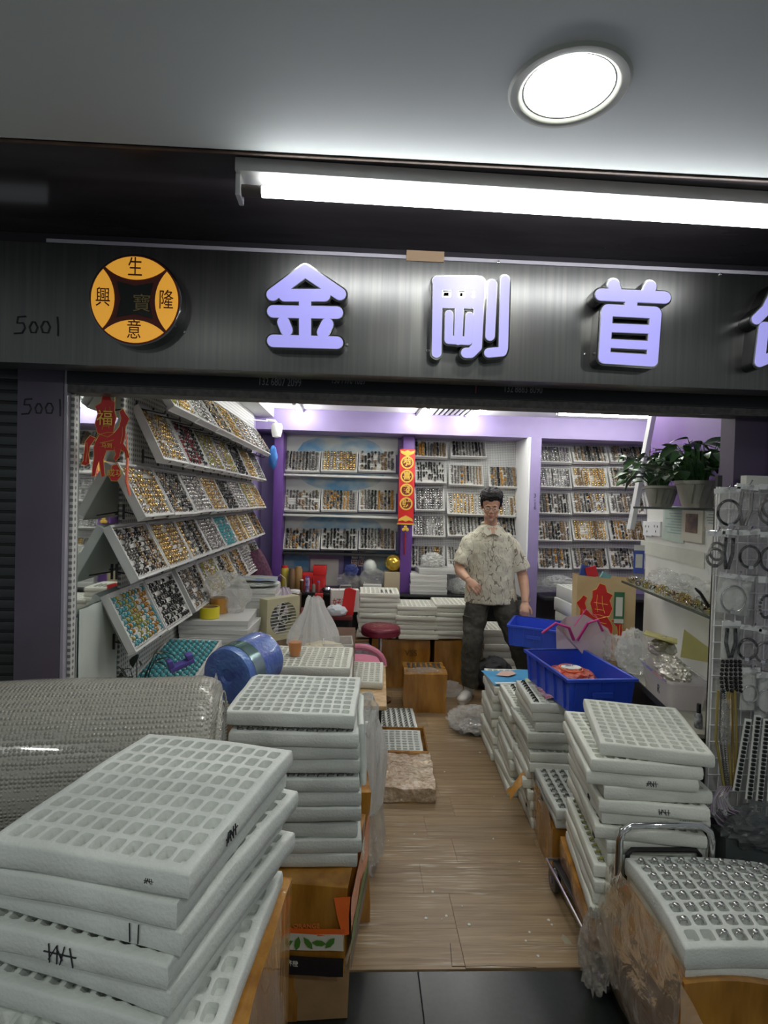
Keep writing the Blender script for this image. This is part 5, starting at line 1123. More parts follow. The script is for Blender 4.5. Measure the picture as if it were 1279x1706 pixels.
cyl('canister', 474, 5.36, bkz, 0.034, 0.22, yelo, 'yellow canister with red stripe at the end of the back counter', 'canister', red)
redb = mat('red_box', (0.52,0.02,0.02), 0.35)
for k, (px, w, h, lb) in enumerate(((511,0.11,0.15,'low red carton beside the ochre canister'),(532,0.12,0.22,'tall red gift box on the back counter'))):
    x = at(px, 960, Y=5.40).x; o = softbox(w, 0.10, h, 4, 0.001, k).build('red_box', redb, loc=(x, 5.43, bkz)); tag(o, lb, 'box'); MB().box(-w/2-0.002,-0.053,h*0.62,w/2+0.002,0.05,h+0.003).build('lid', red, o, bevel=0.002)
cyl('bottle', 503, 5.24, bkz, 0.018, 0.11, mat('brown_glass', (0.08,0.03,0.01), 0.15), 'small brown bottle with white cap on the back counter', 'bottle', white_paint)
cyl('bottle', 512, 5.25, bkz, 0.022, 0.14, mat('white_violet', (0.55,0.50,0.62), 0.3, col2=(0.12,0.06,0.28), vscale=30), 'white and violet spray bottle on the back counter', 'bottle', purple)
cyl('bottle', 523, 5.24, bkz, 0.017, 0.07, mat('jar_grey', (0.25,0.22,0.20), 0.3), 'small grey jar between two bottles on the back counter', 'jar')
cyl('bottle', 531, 5.24, bkz, 0.016, 0.10, mat('jar_red', (0.42,0.04,0.05), 0.3), 'small red bottle with blue cap on the back counter', 'bottle', mat('blue_cap', (0.08,0.12,0.45), 0.4))
x = at(546, 980, Y=5.27).x; o = MB().lathe([(0,0.004),(0.04,0.004),(0.062,0.028),(0.064,0.028),(0.042,0.0),(0,0)], 28, caps=False).build('steel_bowl', steel, loc=(x, 5.27, bkz)); tag(o, 'shallow steel bowl on the back counter', 'bowl')
for k, (px, py, sx_, sz_, m, lb) in enumerate(((580,968,0.10,0.07,clear,'clear crumpled bag with cream filling beside the steel bowl'),(600,972,0.11,0.06,wrapf,'brownish crinkled bag on the back counter'),(622,965,0.12,0.09,clear,'large clear crumpled bag below the white balloon'),(585,950,0.06,0.05,film('blue_bag',(0.10,0.16,0.6),0.5),'small blue plastic bag against the navy card'))):
    p = at(px, py, Y=5.38); crumple('plastic_bag', (p.x, 5.38, max(p.z, bkz+sz_*0.7)), (sx_, 0.08, sz_), m, lb, 'plastic bag', k+20, 0.3, base=bkz+0.001)
a = at(610, 985, Y=5.27); box_thing('clear_box', a.x-0.03, 5.22, bkz, a.x+0.14, 5.32, bkz+0.075, card_white, 'pale plastic box on the back counter before the clear bags', 'box', 1, 0.001)
p = at(616, 944, Y=5.42); bl = MB().ball((0,0,0), (0.065,0.065,0.075), 24, 16).build('white_balloon', mat('balloon', (0.66,0.70,0.66), 0.25), loc=(p.x, 5.43, p.z)); tag(bl, 'white balloon above the clear bags on the back counter', 'balloon')
p = at(652, 985, Y=5.34); box_thing('small_carton', p.x-0.07, 5.28, bkz, p.x+0.07, 5.42, bkz+0.19, mat('kraft', (0.42,0.35,0.24), 0.7), 'small kraft carton carrying the gold ball on the back counter', 'box', 2, 0.002, flaps=False)
gb = MB(); gb.ball((0,0,0), 0.078, 28, 18); o = gb.build('gold_ball', mat('gold_foil', (0.62,0.42,0.06), 0.22, 0.7, bump=0.8, bscale=14), loc=(p.x+0.01, 5.35, bkz+0.268)); tag(o, 'shiny gold foil ball on the small kraft carton', 'ball')
# white boxes on the counter under the grid
x = at(712, 980, Y=5.3).x
for k in range(4): lidbox(x, 5.35, bkz+k*0.047, 0.34 if k else 0.345, 0.26, 0.042, [1,-1,0.5,-0.5][k], 'flat white box, %s in the pile on the back counter' % ['lowest','second','third','topmost'][k], 'white boxes on the back counter')
lidbox(x+0.08, 5.36, bkz+4*0.047+0.002, 0.36, 0.26, 0.045, 3, 'wide white box pushed askew on top of the back counter pile', 'white boxes on the back counter')
for k, (px, py, w, m) in enumerate(((720,962,0.10,milky),(765,975,0.12,clear),(775,985,0.10,milky),(905,975,0.12,clear),(930,970,0.13,milky),(955,985,0.10,clear),(765,1000,0.09,clear))):
    p = at(px, py, Y=5.33); crumple('plastic_bag', (p.x, 5.33, max(p.z, bkz+0.05) if k != 0 else bkz+0.31), (w, 0.09, 0.06), m, ['milky bag on top of the white box pile','clear bag beside the white box pile','milky bag behind the man\'s elbow','clear bag just beyond the lilac pillar','milky bag second beyond the lilac pillar','clear bag third beyond the lilac pillar','small clear bag at the counter edge behind the man'][k], 'plastic bag', k+31, 0.3, base=bkz+0.001)
# things standing before the back counter on the left: shopping bags, kettle, bottles
hb2 = empty('paper_shopping_bag', (at(573, 1030, Y=4.5).x, 4.5, 0.70), (0,0,R(8)), 'white paper shopping bag with red print beside the red gift envelope', 'bag')
MB().box(-0.11,-0.045,0,0.11,0.045,0.17).build('bag_body', paper, hb2, smooth=0); text('好运', 0.07, red, Matrix.Translation((-0.03,-0.047,0.07)) @ FRONT, hb2)
MB().tube([(-0.05,-0.046,0.17),(-0.04,-0.05,0.21),(0.04,-0.05,0.21),(0.05,-0.046,0.17)], 0.003, 6).build('handle', paper, hb2)
o = MB().prism([(-0.045,0),(0.05,0),(0.055,0.19),(0.0,0.205),(-0.035,0.19)], 0, 0.03, 0, FRONT).build('red_gift_envelope', red, loc=(at(577,1040,Y=4.38).x, 4.38, 0.70), rot=(0,R(4),0), smooth=0); tag(o, 'tall red gift envelope leaning before the white shopping bag', 'envelope')
sd2 = empty('side_table', (at(556, 1060, Y=4.4).x-0.10, 4.45, 0), label='dark red side table under the shopping bags', cat='table')
MB().box(-0.24,-0.16,0.67,0.24,0.16,0.70).build('table_top', mat('dark_red_wood', (0.14,0.02,0.02), 0.35), sd2, bevel=0.003)
for sx_, sy_ in ((-0.22,-0.14),(0.21,-0.14),(-0.22,0.12),(0.21,0.12)): MB().box(sx_,sy_,0,sx_+0.025,sy_+0.025,0.67).build('leg', darkmetal, sd2)
cyl('thermos', 491, 4.42, 0.70, 0.055, 0.17, mat('kettle_brown', (0.22,0.17,0.13), 0.25, 0.4), 'squat brown kettle on the side table', 'kettle', white_paint)
o = MB().box(-0.03,-0.03,0,0.03,0.03,0.115).build('red_tin', redb, loc=(at(531,1000,Y=4.4).x, 4.40, 0.735+0.0), bevel=0.004); tag(o, 'red and orange tin with lettering on the side table', 'tin'); MB().box(-0.0305,-0.031,0.03,0.0305,0.0,0.06).build('orange_label', orangep, o)
o = MB().lathe([(0,0),(0.05,0),(0.052,0.035),(0,0.035)], 20, caps=False).build('green_tin', mat('green_tin', (0.10,0.22,0.10), 0.4), loc=(at(531,1020,Y=4.4).x, 4.40, 0.700)); tag(o, 'flat green tin under the red tin', 'tin')
crumple('plastic_bag', (at(560,1030,Y=4.25).x, 4.22+0.1, 0.735), (0.075,0.05,0.045), mat('tissue_white', (0.70,0.76,0.80), 0.5), 'white and pale blue tissue packet at the edge of the side table', 'packet', 41, 0.2, base=0.701, smooth=50, sub=3)
sack('shopping_bag', [(0.05,0),(0.085,0.03),(0.085,0.10),(0.065,0.17),(0.05,0.20)], mat('lilac_bag', (0.58,0.50,0.58), 0.45), (at(466,985,Y=4.0).x, 4.02, 0.751), 'pale lilac plastic carrier bag with looped handles on the side counter', 'bag', 3)
o = [x for x in COL.objects if x.get('label','').startswith('pale lilac plastic')][0]
MB().tube([(-0.04,0,0.19),(-0.035,0,0.26),(0.0,0,0.29),(0.035,0,0.26),(0.04,0,0.19)], 0.006, 8, flat=0.4).build('handle', MATS['lilac_bag'], o)
cyl('bottle', 455, 3.85, 0.751, 0.035, 0.19, mat('dark_bottle', (0.03,0.05,0.045), 0.2), 'dark bottle with white screw cap near the magazine pile', 'bottle', white_paint)
# waste basket with clear bag and small flowers near the stool
wbk = empty('wire_basket', (at(603,1090,Y=4.1).x+0.03, 4.22, 0.0), label='white wire waste basket with clear liner beside the stool', cat='basket')
wbb = MB()
for z_, r_ in ((0.01,0.08),(0.12,0.09),(0.24,0.10),(0.36,0.11)): wbb.tube([(r_*math.cos(2*PI*k/24), r_*math.sin(2*PI*k/24), z_) for k in range(24)], 0.004, 6, closed=True)
for k in range(16): a = 2*PI*k/16; wbb.tube([(0.08*math.cos(a),0.08*math.sin(a),0.01),(0.11*math.cos(a),0.11*math.sin(a),0.36)], 0.0025, 5)
wbb.build('wire_frame', white_paint, wbk); crumple('liner', (0,0,0.33), (0.11,0.11,0.16), film('lilac_liner',(0.55,0.48,0.62),0.35), None, None, 5, 0.25, parent=wbk)
# ================= RIGHT SIDE =================
# counter and glass shelf along the slanted partition
cE0, cE1 = Vector((1.262, 2.04)), Vector((1.408, 3.0))
rc = empty('side_shelving', label='dark-edged counter with glass shelf above it along the papered partition', cat='shelving')
def slab(b, e0, e1, back, z0, z1, mi=0):
    d = (e1-e0).normalized(); n_ = Vector((d.y, -d.x)); P = [e0, e0+n_*back, e1+n_*back, e1]
    v = [(p.x, p.y, z) for z in (z0, z1) for p in P]; b.add(v, [(0,3,2,1),(4,5,6,7),(0,1,5,4),(1,2,6,5),(2,3,7,6),(3,0,4,7)], mi); return b
slab(MB(), cE0, cE1, 0.20, 0.735, 0.75).build('counter_top', mat('counter_worn', (0.36,0.35,0.29), 0.35, var=0.4, vscale=8), rc, smooth=0)
slab(MB(), cE0-Vector((0.006,0)), cE1-Vector((0.006,0)), 0.006, 0.722, 0.7505).build('counter_edge', blackm, rc, smooth=0)
slab(MB(), cE0+Vector((0.06,0.02)), cE1+Vector((0.06,0)), 0.13, 0.0, 0.734).build('counter_body', mat('counter_body_dark', (0.05,0.045,0.05), 0.5), rc, smooth=0)
gE0, gE1 = at(1207, 1037, Y=2.02), at(1036, 966, Y=3.12)
slab(MB(), Vector((gE0.x, gE0.y)), Vector((gE1.x, gE1.y)), 0.165, gE0.z-0.008, gE0.z).build('glass_shelf', glass, rc, smooth=0)
slab(MB(), Vector((gE0.x-0.004, gE0.y)), Vector((gE1.x-0.004, gE1.y)), 0.004, gE0.z-0.010, gE0.z+0.001).build('shelf_edge', mat('glass_edge', (0.04,0.06,0.05), 0.2), rc, smooth=0)
GZ = gE0.z+0.001
uE0, uE1 = at(1235, 833, Y=2.16), at(1056, 832, Y=2.95); UZ = 1.585
slab(MB(), Vector((uE0.x-0.02, uE0.y)), Vector((uE1.x, uE1.y)), 0.20, UZ-0.008, UZ).build('plant_shelf', glass, rc, smooth=0)
slab(MB(), Vector((uE0.x-0.024, uE0.y)), Vector((uE1.x-0.004, uE1.y)), 0.004, UZ-0.010, UZ+0.001).build('shelf_edge', MATS['glass_edge'], rc, smooth=0)
# white slanted edge board at the end of the partition
o = MB().box(-0.012, -0.02, 0, 0.012, 0.02, 0.64).build('white_end_board', white_paint, loc=(1.475, 3.05, 1.46), rot=(0, R(9), 0)); tag(o, 'white slanted board at the far end of the violet partition', 'board')
vb_ = MB().tube([(1.315,2.00,1.60),(1.325,2.00,2.07),(1.24,2.05,2.03)], 0.006, 6).build('white_bracket_rod', mat('rod_grey', (0.35,0.33,0.38), 0.4)); tag(vb_, 'thin grey bracket rod rising beside the larger potted plant', 'rod')
# papers on the partition (local frame PWM: x along, y out)
def onwall(px, py, off=0.008):
    """pixel -> partition-wall local coordinates"""
    v = _f + _rt*((px-CXP)/FPX) - _up*((py-CYP)/FPX); nrm = Vector((-pdv.y, pdv.x, 0)); t = (Vector((PW0.x, PW0.y, 0))-Vector((EYE.x, EYE.y, 0))).dot(nrm)/v.dot(nrm); p = EYE+v*t
    return (Vector((p.x, p.y))-PW0).dot(pdv), p.z
def wallsheet(px0, py0, px1, py1, m, name, label, cat, th=0.003, off=0.007, n=6):
    a, zb = onwall(px1, py1); b_, zt_ = onwall(px0, py0); x0, x1 = min(a, b_), max(a, b_)
    o = MB().box(x0, off, zb, x1, off+th, zt_).build(name, m, M=PWM, smooth=0); tag(o, label, cat); return o, (x0+x1)/2, (zb+zt_)/2, x1-x0, zt_-zb
greenpap = mat('green_paper', (0.55,0.66,0.58), 0.7, var=0.1, vscale=20); inkg = mat('faint_ink', (0.30,0.42,0.42), 0.7)
def lines(o, x0, x1, z0, z1, n, m=inkg, off=0.0105):
    b = MB(); rnd = random.Random(n)
    for k in range(n): z = z1-(z1-z0)*(k+0.5)/n; b.box(x0, off, z, x0+(x1-x0)*rnd.uniform(.6, 1), off+0.0006, z+(z1-z0)/n*0.35)
    b.build('printed_lines', m, o, smooth=0)
o, cx_, cz_, w_, h_ = wallsheet(1108, 843, 1142, 906, greenpap, 'notice', 'pale green printed notice above the papered panel', 'notice'); lines(o, cx_-w_*.4, cx_+w_*.4, cz_-h_*.3, cz_+h_*.4, 9)
o, cx_, cz_, w_, h_ = wallsheet(1176, 838, 1198, 880, paper, 'notice', 'small printed notice just beside the hanging bags', 'notice'); lines(o, cx_-w_*.4, cx_+w_*.4, cz_-h_*.4, cz_+h_*.4, 7)
o, cx_, cz_, w_, h_ = wallsheet(1070, 900, 1176, 948, mat('map_paper', (0.66,0.68,0.60), 0.6, var=0.12, vscale=5), 'pasted_sheet', 'wide faded sheet pasted above the glass shelf', 'sheet')
pf, cx_, cz_, w_, h_ = wallsheet(1143, 842, 1176, 906, mat('frame_cream', (0.62,0.60,0.50), 0.5), 'framed_photo', 'small framed brown photo on the papered partition', 'picture', 0.012)
MB().box(cx_-w_*.28, 0.019, cz_-h_*.25, cx_+w_*.28, 0.0215, cz_+h_*.27).build('photo', mat('photo_brown', (0.30,0.18,0.12), 0.4, col2=(0.05,0.03,0.03), vscale=18), pf, smooth=0)
for k, (x0, x1) in enumerate(((1076,1090),(1091,1104))):
    o, cx_, cz_, w_, h_ = wallsheet(x0, 868, x1, 894, white_paint, 'wall_socket', 'white wall socket, %s of the pair under the corner tray' % ('nearer the corner' if k == 0 else 'nearer the notices'), 'socket', 0.01)
    b = MB()
    for q in ((-.18,.15),(.18,.15),(0,-.2)): b.box(cx_+q[0]*w_-0.004, 0.017, cz_+q[1]*h_-0.006, cx_+q[0]*w_+0.004, 0.0182, cz_+q[1]*h_+0.006)
    b.build('socket_slots', ink, o, smooth=0)
# blue card hanging by the corner
p = at(1063, 955, Y=3.05); q = at(1063, 908, Y=3.05); o = MB().box(-0.028, -0.003, 0, 0.028, 0, q.z-p.z).build('blue_payment_card', mat('card_blue', (0.06,0.10,0.45), 0.35), loc=(p.x, 3.05, p.z), rot=(0, 0, R(-8)), smooth=0); tag(o, 'upright blue card with white window at the glass shelf end', 'card')
MB().box(-0.018, -0.0045, 0.03, 0.018, -0.003, 0.105).build('white_window', paper, o, smooth=0); MB().box(-0.028,-0.0045,0.125,0.028,-0.003,q.z-p.z).build('card_header', paper, o, smooth=0)
# potted plants on the shelf
potm = mat('glazed_pot', (0.42,0.42,0.36), 0.35, var=0.3, vscale=12)
def pot(r, h):
    def f(t):
        MB().lathe([(0,0),(r*0.62,0),(r*0.70,h*0.1),(r*0.95,h*0.85),(r*1.04,h*0.88),(r*1.05,h),(r*0.95,h),(r*0.9,h*0.9),(0,h*0.88)], 32, caps=False).build('pot', potm, t)
        b = MB()
        for k in range(5): a = -PI/2-0.9+0.4*k; b.tube([(r*(0.75+0.22*s)*math.cos(a+0.2*s), r*(0.75+0.22*s)*math.sin(a+0.2*s), h*(0.15+0.7*s)) for s in (0, .5, 1)], 0.002, 4)
        b.build('pot_pattern', mat('pot_line', (0.20,0.22,0.15), 0.5) if 'pot_line' not in MATS else MATS['pot_line'], t); return h
    return f
pp = at(1104, 832, Y=2.78); plant('potted_plant', (pp.x, 2.80, UZ+0.001), 90, 0.17, 0.20, 0.095, 'smaller potted broad-leaved plant on the glass shelf, by the white end board', pot(0.078, 0.105), leafg, 3, xmax=0.10)
pp = at(1190, 832, Y=2.34); plant('potted_plant', (pp.x-0.035, 2.40, UZ+0.001), 110, 0.18, 0.20, 0.10, 'larger potted broad-leaved plant on the glass shelf near the plum pillar', pot(0.092, 0.115), leafg, 9, xmax=0.10)
# jewellery heap on the glass shelf
rnd = random.Random(5); jw = MB(); sd_ = Vector((gE1.x-gE0.x, gE1.y-gE0.y)); 
for k in range(240):
    t = rnd.random()**1.0; o_ = Vector((gE0.x, gE0.y))+sd_*t; off = 0.015+0.08*rnd.random(); r_ = rnd.uniform(0.006, 0.014)
    M = Matrix.Translation((o_.x+off, o_.y, GZ+r_*0.6+rnd.random()*0.012)) @ Euler((rnd.uniform(0,3), rnd.uniform(0,3), rnd.uniform(0,3))).to_matrix().to_4x4()
    jw.tube([(r_*math.cos(a*PI/4), r_*math.sin(a*PI/4), 0) for a in range(8)], 0.0018, 4, rnd.randrange(5), closed=True, M=M)
o = jw.build('bangle_heap', [gold, bronze, silver, olive, black]); tag(o, 'heap of small gold, green and dark rings spilling along the glass shelf', 'jewellery', kind='stuff')
for k, (px, py, Y, r1, r2, r3, m) in enumerate(((1090,950,2.9,0.06,0.12,0.05,clear),(1128,955,2.6,0.07,0.12,0.055,clear),(1165,975,2.35,0.06,0.12,0.055,clear),(1120,938,2.7,0.04,0.05,0.03,milky))):
    p = at(px, py, Y=Y); crumple('plastic_bag', (p.x+0.06, Y, GZ+r3*0.75), (r1, r2, r3), m, ['clear bag of trinkets at the far end of the glass shelf','clear bag of trinkets midway along the glass shelf','clear bag of trinkets on the glass shelf near the hanging bags','small milky label bag atop the glass shelf bags'][k], 'plastic bag', k+50, 0.3, base=GZ+0.001)
for k in range(2):
    p = at(1168+10*k, 975, Y=2.24); o = MB().tube([(0,0,0),(-0.03,0.02,0.06),(-0.045,0.03,0.075)], [0.007,0.006,0.004], 8).build('pliers' if k else 'pen', black, loc=(p.x+0.03, 2.22+0.05*k, GZ+0.008)); tag(o, ['black pen standing in the trinkets on the glass shelf','black handled tool leaning beside the pen'][k], ['pen','tool'][k])
# plastic tub of silver parcels, yellow cards, glue bottle, green book on the counter
tb2 = empty('storage_tub', (1.385, 2.42, 0.752), (0, 0, R(-9)), 'clear plastic tub heaped with silver wrapped parcels on the counter', 'container')
tubm = film('tub_plastic', (0.78,0.72,0.74), 0.42, 0.3, 0.1, 0.2, 12)
n = 28
def rr(w, d, r, z): 
    out = []
    for cx_, cy_, a0 in ((w-r, d-r, 0), (-w+r, d-r, PI/2), (-w+r, -d+r, PI), (w-r, -d+r, 3*PI/2)):
        for k in range(6): a = a0+PI/2*k/5; out.append((cx_+r*math.cos(a), cy_+r*math.sin(a), z))
    return out
L0, L1, L2, L3 = rr(.070,.15,.025,0), rr(.082,.17,.03,.12), rr(.092,.18,.03,.124), rr(.092,.18,.03,.112)
b = MB(); b.add(L0+L1+L2+L3, [tuple(range(23,-1,-1))]+[(24*i+k, 24*i+(k+1)%24, 24*(i+1)+(k+1)%24, 24*(i+1)+k) for i in range(3) for k in range(24)]); b.build('tub_body', tubm, tb2)
text('R', 0.05, ink, Matrix.Translation((-0.082, -0.06, 0.055)) @ Euler((PI/2, 0, -PI/2)).to_matrix().to_4x4(), tb2)
foil = mat('foil_wrap', (0.60,0.58,0.52), 0.25, 0.6, bump=0.8, bscale=40)
for k, (x, y, z, r1) in enumerate(((-0.02,-0.07,0.125,0.055),(0.0,0.05,0.13,0.055),(0.02,0.12,0.12,0.045))):
    w = tb2.matrix_basis @ Vector((x, y, z)); crumple('foil_parcel', w, (r1, r1*1.3, r1*0.75), foil, ['silver parcel nearest the street in the clear tub','silver parcel in the middle of the clear tub','silver parcel at the far end of the clear tub'][k], 'parcel', 60+k, 0.22, 3, sub=4)
yc_ = mat('yellow_card', (0.50,0.46,0.17), 0.6, var=0.12, vscale=12)
o = MB().box(-0.10,-0.07,0,0.10,0.07,0.006).build('yellow_card', yc_, loc=(1.42, 2.60, 0.975), rot=(R(10), R(6), R(60))); tag(o, 'flat yellow-green card lying over the clear tub', 'card')
crumple('foil_parcel', (1.43, 2.60, 0.93), (0.06,0.06,0.045), foil, 'silver parcel under the flat yellow card', 'parcel', 77, 0.2, 3, sub=3)
p = at(1190, 1060, Y=2.33); o = MB().prism([(-0.06,0),(0.09,-0.01),(0.05,0.05),(-0.05,0.12)], 0, 0.005, 0, Matrix.Identity(4)).build('yellow_card', yc_, M=Matrix.Translation((1.43, 2.33, 0.95)) @ Euler((PI/2, 0, R(-30))).to_matrix().to_4x4(), smooth=0); tag(o, 'yellow-green card standing up behind the clear tub', 'card')
for k, (x, y, z, a) in enumerate(((1.40,2.83,0.82,0.09),(1.47,2.95,0.84,0.09),(1.42,3.05,0.80,0.07))): crumple('plastic_bag', (x, y, z), (0.065, 0.09, a), clear, ['clear crumpled bag of rings beyond the tub on the counter','clear puffed bag against the papered wall beyond the tub','clear bag by the paper gift bag on the counter'][k], 'plastic bag', 80+k, 0.3, base=0.752)
gl_ = empty('glue_bottle', (at(1168,1170,Y=2.07).x+0.01, 2.10, 0.752), label='small glue bottle with black cap on the counter end', cat='bottle')
MB().lathe([(0,0),(0.014,0),(0.015,0.005),(0.014,0.045),(0.008,0.055),(0,0.055)], 18, caps=False).build('bottle_body', mat('bottle_label', (0.45,0.46,0.45), 0.4, col2=(0.08,0.09,0.10), vscale=60), gl_); MB().lathe([(0.008,0.055),(0.0075,0.09),(0,0.09)], 14, caps=False).build('cap', black, gl_)
o = MB().box(-0.012,-0.07,0,0.012,0.07,0.17).build('green_book', mat('book_green', (0.05,0.14,0.03), 0.4), loc=(1.46, 2.17, 0.752), rot=(0,0,R(-8)), bevel=0.002); tag(o, 'dark green book standing between the tub and the hanging beads', 'book')
# things behind the crates: paper gift bag with horse, white tote, boxes
def horse(m1, m2, parent, M, s, outline=True):
    """cut-paper leaping horse with cloud bundle on its back"""
    body = [(-.30,.05),(-.22,.16),(-.05,.20),(.10,.20),(.20,.30),(.24,.44),(.20,.55),(.28,.60),(.34,.52),(.42,.44),(.38,.36),(.34,.30),(.34,.16),(.30,.02),(.40,-.08),(.44,-.20),(.36,-.22),(.33,-.12),(.20,-.06),(.08,-.10),(-.06,-.10),(-.12,-.25),(-.10,-.42),(-.08,-.52),(-.16,-.54),(-.19,-.42),(-.22,-.28),(-.27,-.40),(-.29,-.52),(-.37,-.54),(-.36,-.38),(-.33,-.22),(-.34,-.06)]
    tail = [(-.30,.10),(-.42,.14),(-.52,.04),(-.54,-.12),(-.56,-.28),(-.60,-.34),(-.50,-.36),(-.42,-.32),(-.44,-.18),(-.42,-.04),(-.36,.02)]
    bund = [(-.26,.18),(-.32,.34),(-.26,.50),(-.32,.62),(-.20,.68),(-.16,.82),(-.04,.86),(.02,.74),(.10,.70),(.10,.56),(.14,.44),(.10,.30),(.08,.18),(-.04,.12)]
    cl = [(.02,-.44),(.08,-.34),(.18,-.32),(.24,-.40),(.26,-.52),(.18,-.60),(.06,-.60),(0,-.52)]
    leg2 = [(.10,-.04),(.26,-.05),(.22,-.20),(.14,-.28),(.10,-.22),(.14,-.16)]
    for k, poly in enumerate((body, tail, bund, cl, leg2)):
        P = [(x*s, y*s) for x, y in poly]; c = (sum(x for x, _ in P)/len(P), sum(y for _, y in P)/len(P))
        if outline: MB().prism([(c[0]+(x-c[0])*1.0, c[1]+(y-c[1])*1.0) for x, y in P], 0, 0.0012+0.0004*k, 0, M).build('horse_piece', m1, parent, smooth=0)
        b = MB(); b.tube([(x, y, 0.0016+0.0004*k) for x, y in P], 0.006*s, 4, closed=True, M=M); b.build('gold_outline', m2, parent)
    for (x0,y0,x1,y1) in ((-.16,.24,-.10,.60),(-.02,.26,.0,.62),(-.22,.42,.06,.46),(-.14,.30,.04,.32),(-.48,.02,-.50,-.30),(.24,.02,.28,.30),(-.2,.02,.1,.08)): MB().tube([(x0*s,y0*s,0.003),((x0+x1)/2*s+.02*s,(y0+y1)/2*s,0.003),(x1*s,y1*s,0.003)], 0.006*s, 4, M=M).build('gold_line', m2, parent)
gbg = empty('paper_gift_bag', (1.50, 3.42, 0.45), (0, 0, R(-6)), 'large cream paper bag with red horse cut-out and green-framed label', 'bag')
cream = mat('cream_paper', (0.62,0.50,0.28), 0.5, col2=(0.55,0.38,0.18), vscale=4)
gbh = 0.715; W_, D_ = 0.175, 0.05
b = MB(); b.add([(-W_,-D_,0),(W_,-D_,0),(W_,D_,0),(-W_,D_,0),(-W_*1.0,-D_-.01,gbh),(W_*0.98,-D_-.01,gbh-.03),(W_,D_,gbh-.02),(-W_,D_,gbh)], [(0,3,2,1),(0,1,5,4),(1,2,6,5),(2,3,7,6),(3,0,4,7)]); b.build('bag_body', cream, gbg, smooth=0)
horse(red, goldp, gbg, Matrix.Translation((-0.055,-D_-0.009,0.42)) @ FRONT @ Matrix.Diagonal((-1,1,1,1)), 0.29)
MB().box(0.045,-D_-0.013,0.43,0.105,-D_-0.009,0.62).build('green_frame', mat('frame_green', (0.04,0.17,0.08), 0.4), gbg, smooth=0); MB().box(0.055,-D_-0.015,0.475,0.095,-D_-0.0135,0.59).box(0.047,-D_-0.015,0.433,0.103,-D_-0.0135,0.458).build('white_window', paper, gbg, smooth=0)
box_thing('carton', 1.29, 3.30, 0, 1.66, 3.56, 0.448, cardboard, 'brown carton under the cream horse bag', 'box', 31, 0.003) if False else None
o = MB().box(-0.17,-0.12,0,0.17,0.12,0.448).build('support_box', cardboard, loc=(1.49,3.46,0), bevel=0.003); tag(o, 'brown box under the cream horse bag', 'box')
for k, (dx, dz, c, lb) in enumerate(((-0.135,0.66,(0.03,0.07,0.28),'folded dark blue packet sticking out of the horse bag'),(-0.075,0.70,(0.55,0.02,0.03),'red packet sticking out of the horse bag'),(-0.02,0.66,(0.18,0.42,0.42),'pale teal packet sticking out of the horse bag'))):
    p = gbg.matrix_basis @ Vector((dx, -0.02, dz)); o = softbox(0.055 if k != 1 else 0.07, 0.02, 0.11 if k == 0 else 0.07, 4, 0.004, k).build('packet', mat('packet_%d' % k, c, 0.4), loc=p, rot=(0, R([12,-14,25][k]), 0)); tag(o, lb, 'packet')
tt = empty('tote_bag', (1.285, 3.15, 0.60), (0, 0, R(-14)), 'pale pink-white tote bag with magenta handles behind the blue crate', 'bag')
totem = mat('tote_white', (0.66,0.56,0.58), 0.55)
b = MB(); b.add([(-.14,-.05,0),(.13,-.05,0),(.13,.05,0),(-.14,.05,0),(-.165,-.06,.30),(-.09,-.075,.24),(0,-.08,.24),(.09,-.06,.31),(.135,-.02,.27),(.13,.05,.29),(0,.05,.36),(-.10,.05,.34)], [(0,3,2,1),(0,1,8,7,6,5,4),(1,2,9,8),(2,3,11,10,9),(3,0,4,11)]); b.build('tote_body', totem, tt, smooth=0)
mag = mat('magenta', (0.50,0.03,0.22), 0.4)
MB().tube([(-.07,-.078,.24),(-.10,-.10,.31),(-.17,-.10,.33),(-.24,-.10,.27),(-.20,-.09,.30)], 0.011, 8, flat=0.7).tube([(-.05,-.08,.24),(.0,-.09,.34),(.05,-.085,.36),(.08,-.075,.30)], 0.011, 8, flat=0.7).tube([(-.06,.0,.30),(.0,.0,.40),(.06,.0,.36)], 0.009, 8, flat=0.3).build('handle', mag, tt)
text('CICIXIXI', 0.035, mat('tote_ink', (0.20,0.17,0.22), 0.6), Matrix.Translation((0.085,-0.0585,0.13)) @ FRONT @ Euler((0,0,R(-80))).to_matrix().to_4x4(), tt)
bo = MB()
for q in ((-.07,.07),(-.03,.075),(.01,.06)): bo.tube([(q[0]+0.022*math.cos(a*.7), -0.062, q[1]+0.03*math.sin(a*.7)) for a in range(9)], 0.0018, 4)
bo.build('line_drawing', MATS['tote_ink'], tt)
o = MB().box(-0.15,-0.12,0,0.15,0.12,0.598).build('support_box', mat('box_olive', (0.40,0.36,0.18), 0.6), loc=(1.32,3.12,0), rot=(0,0,R(-8)), bevel=0.003); tag(o, 'olive cardboard box under the white tote bag', 'box')
stack(9, 1.75, 4.35, 0.95, 0.30, 0.34, 8, 8, 'the far stack beyond the horse bag', 'foam trays in the far stack beyond the horse bag', 2, 0.015, seed=21)
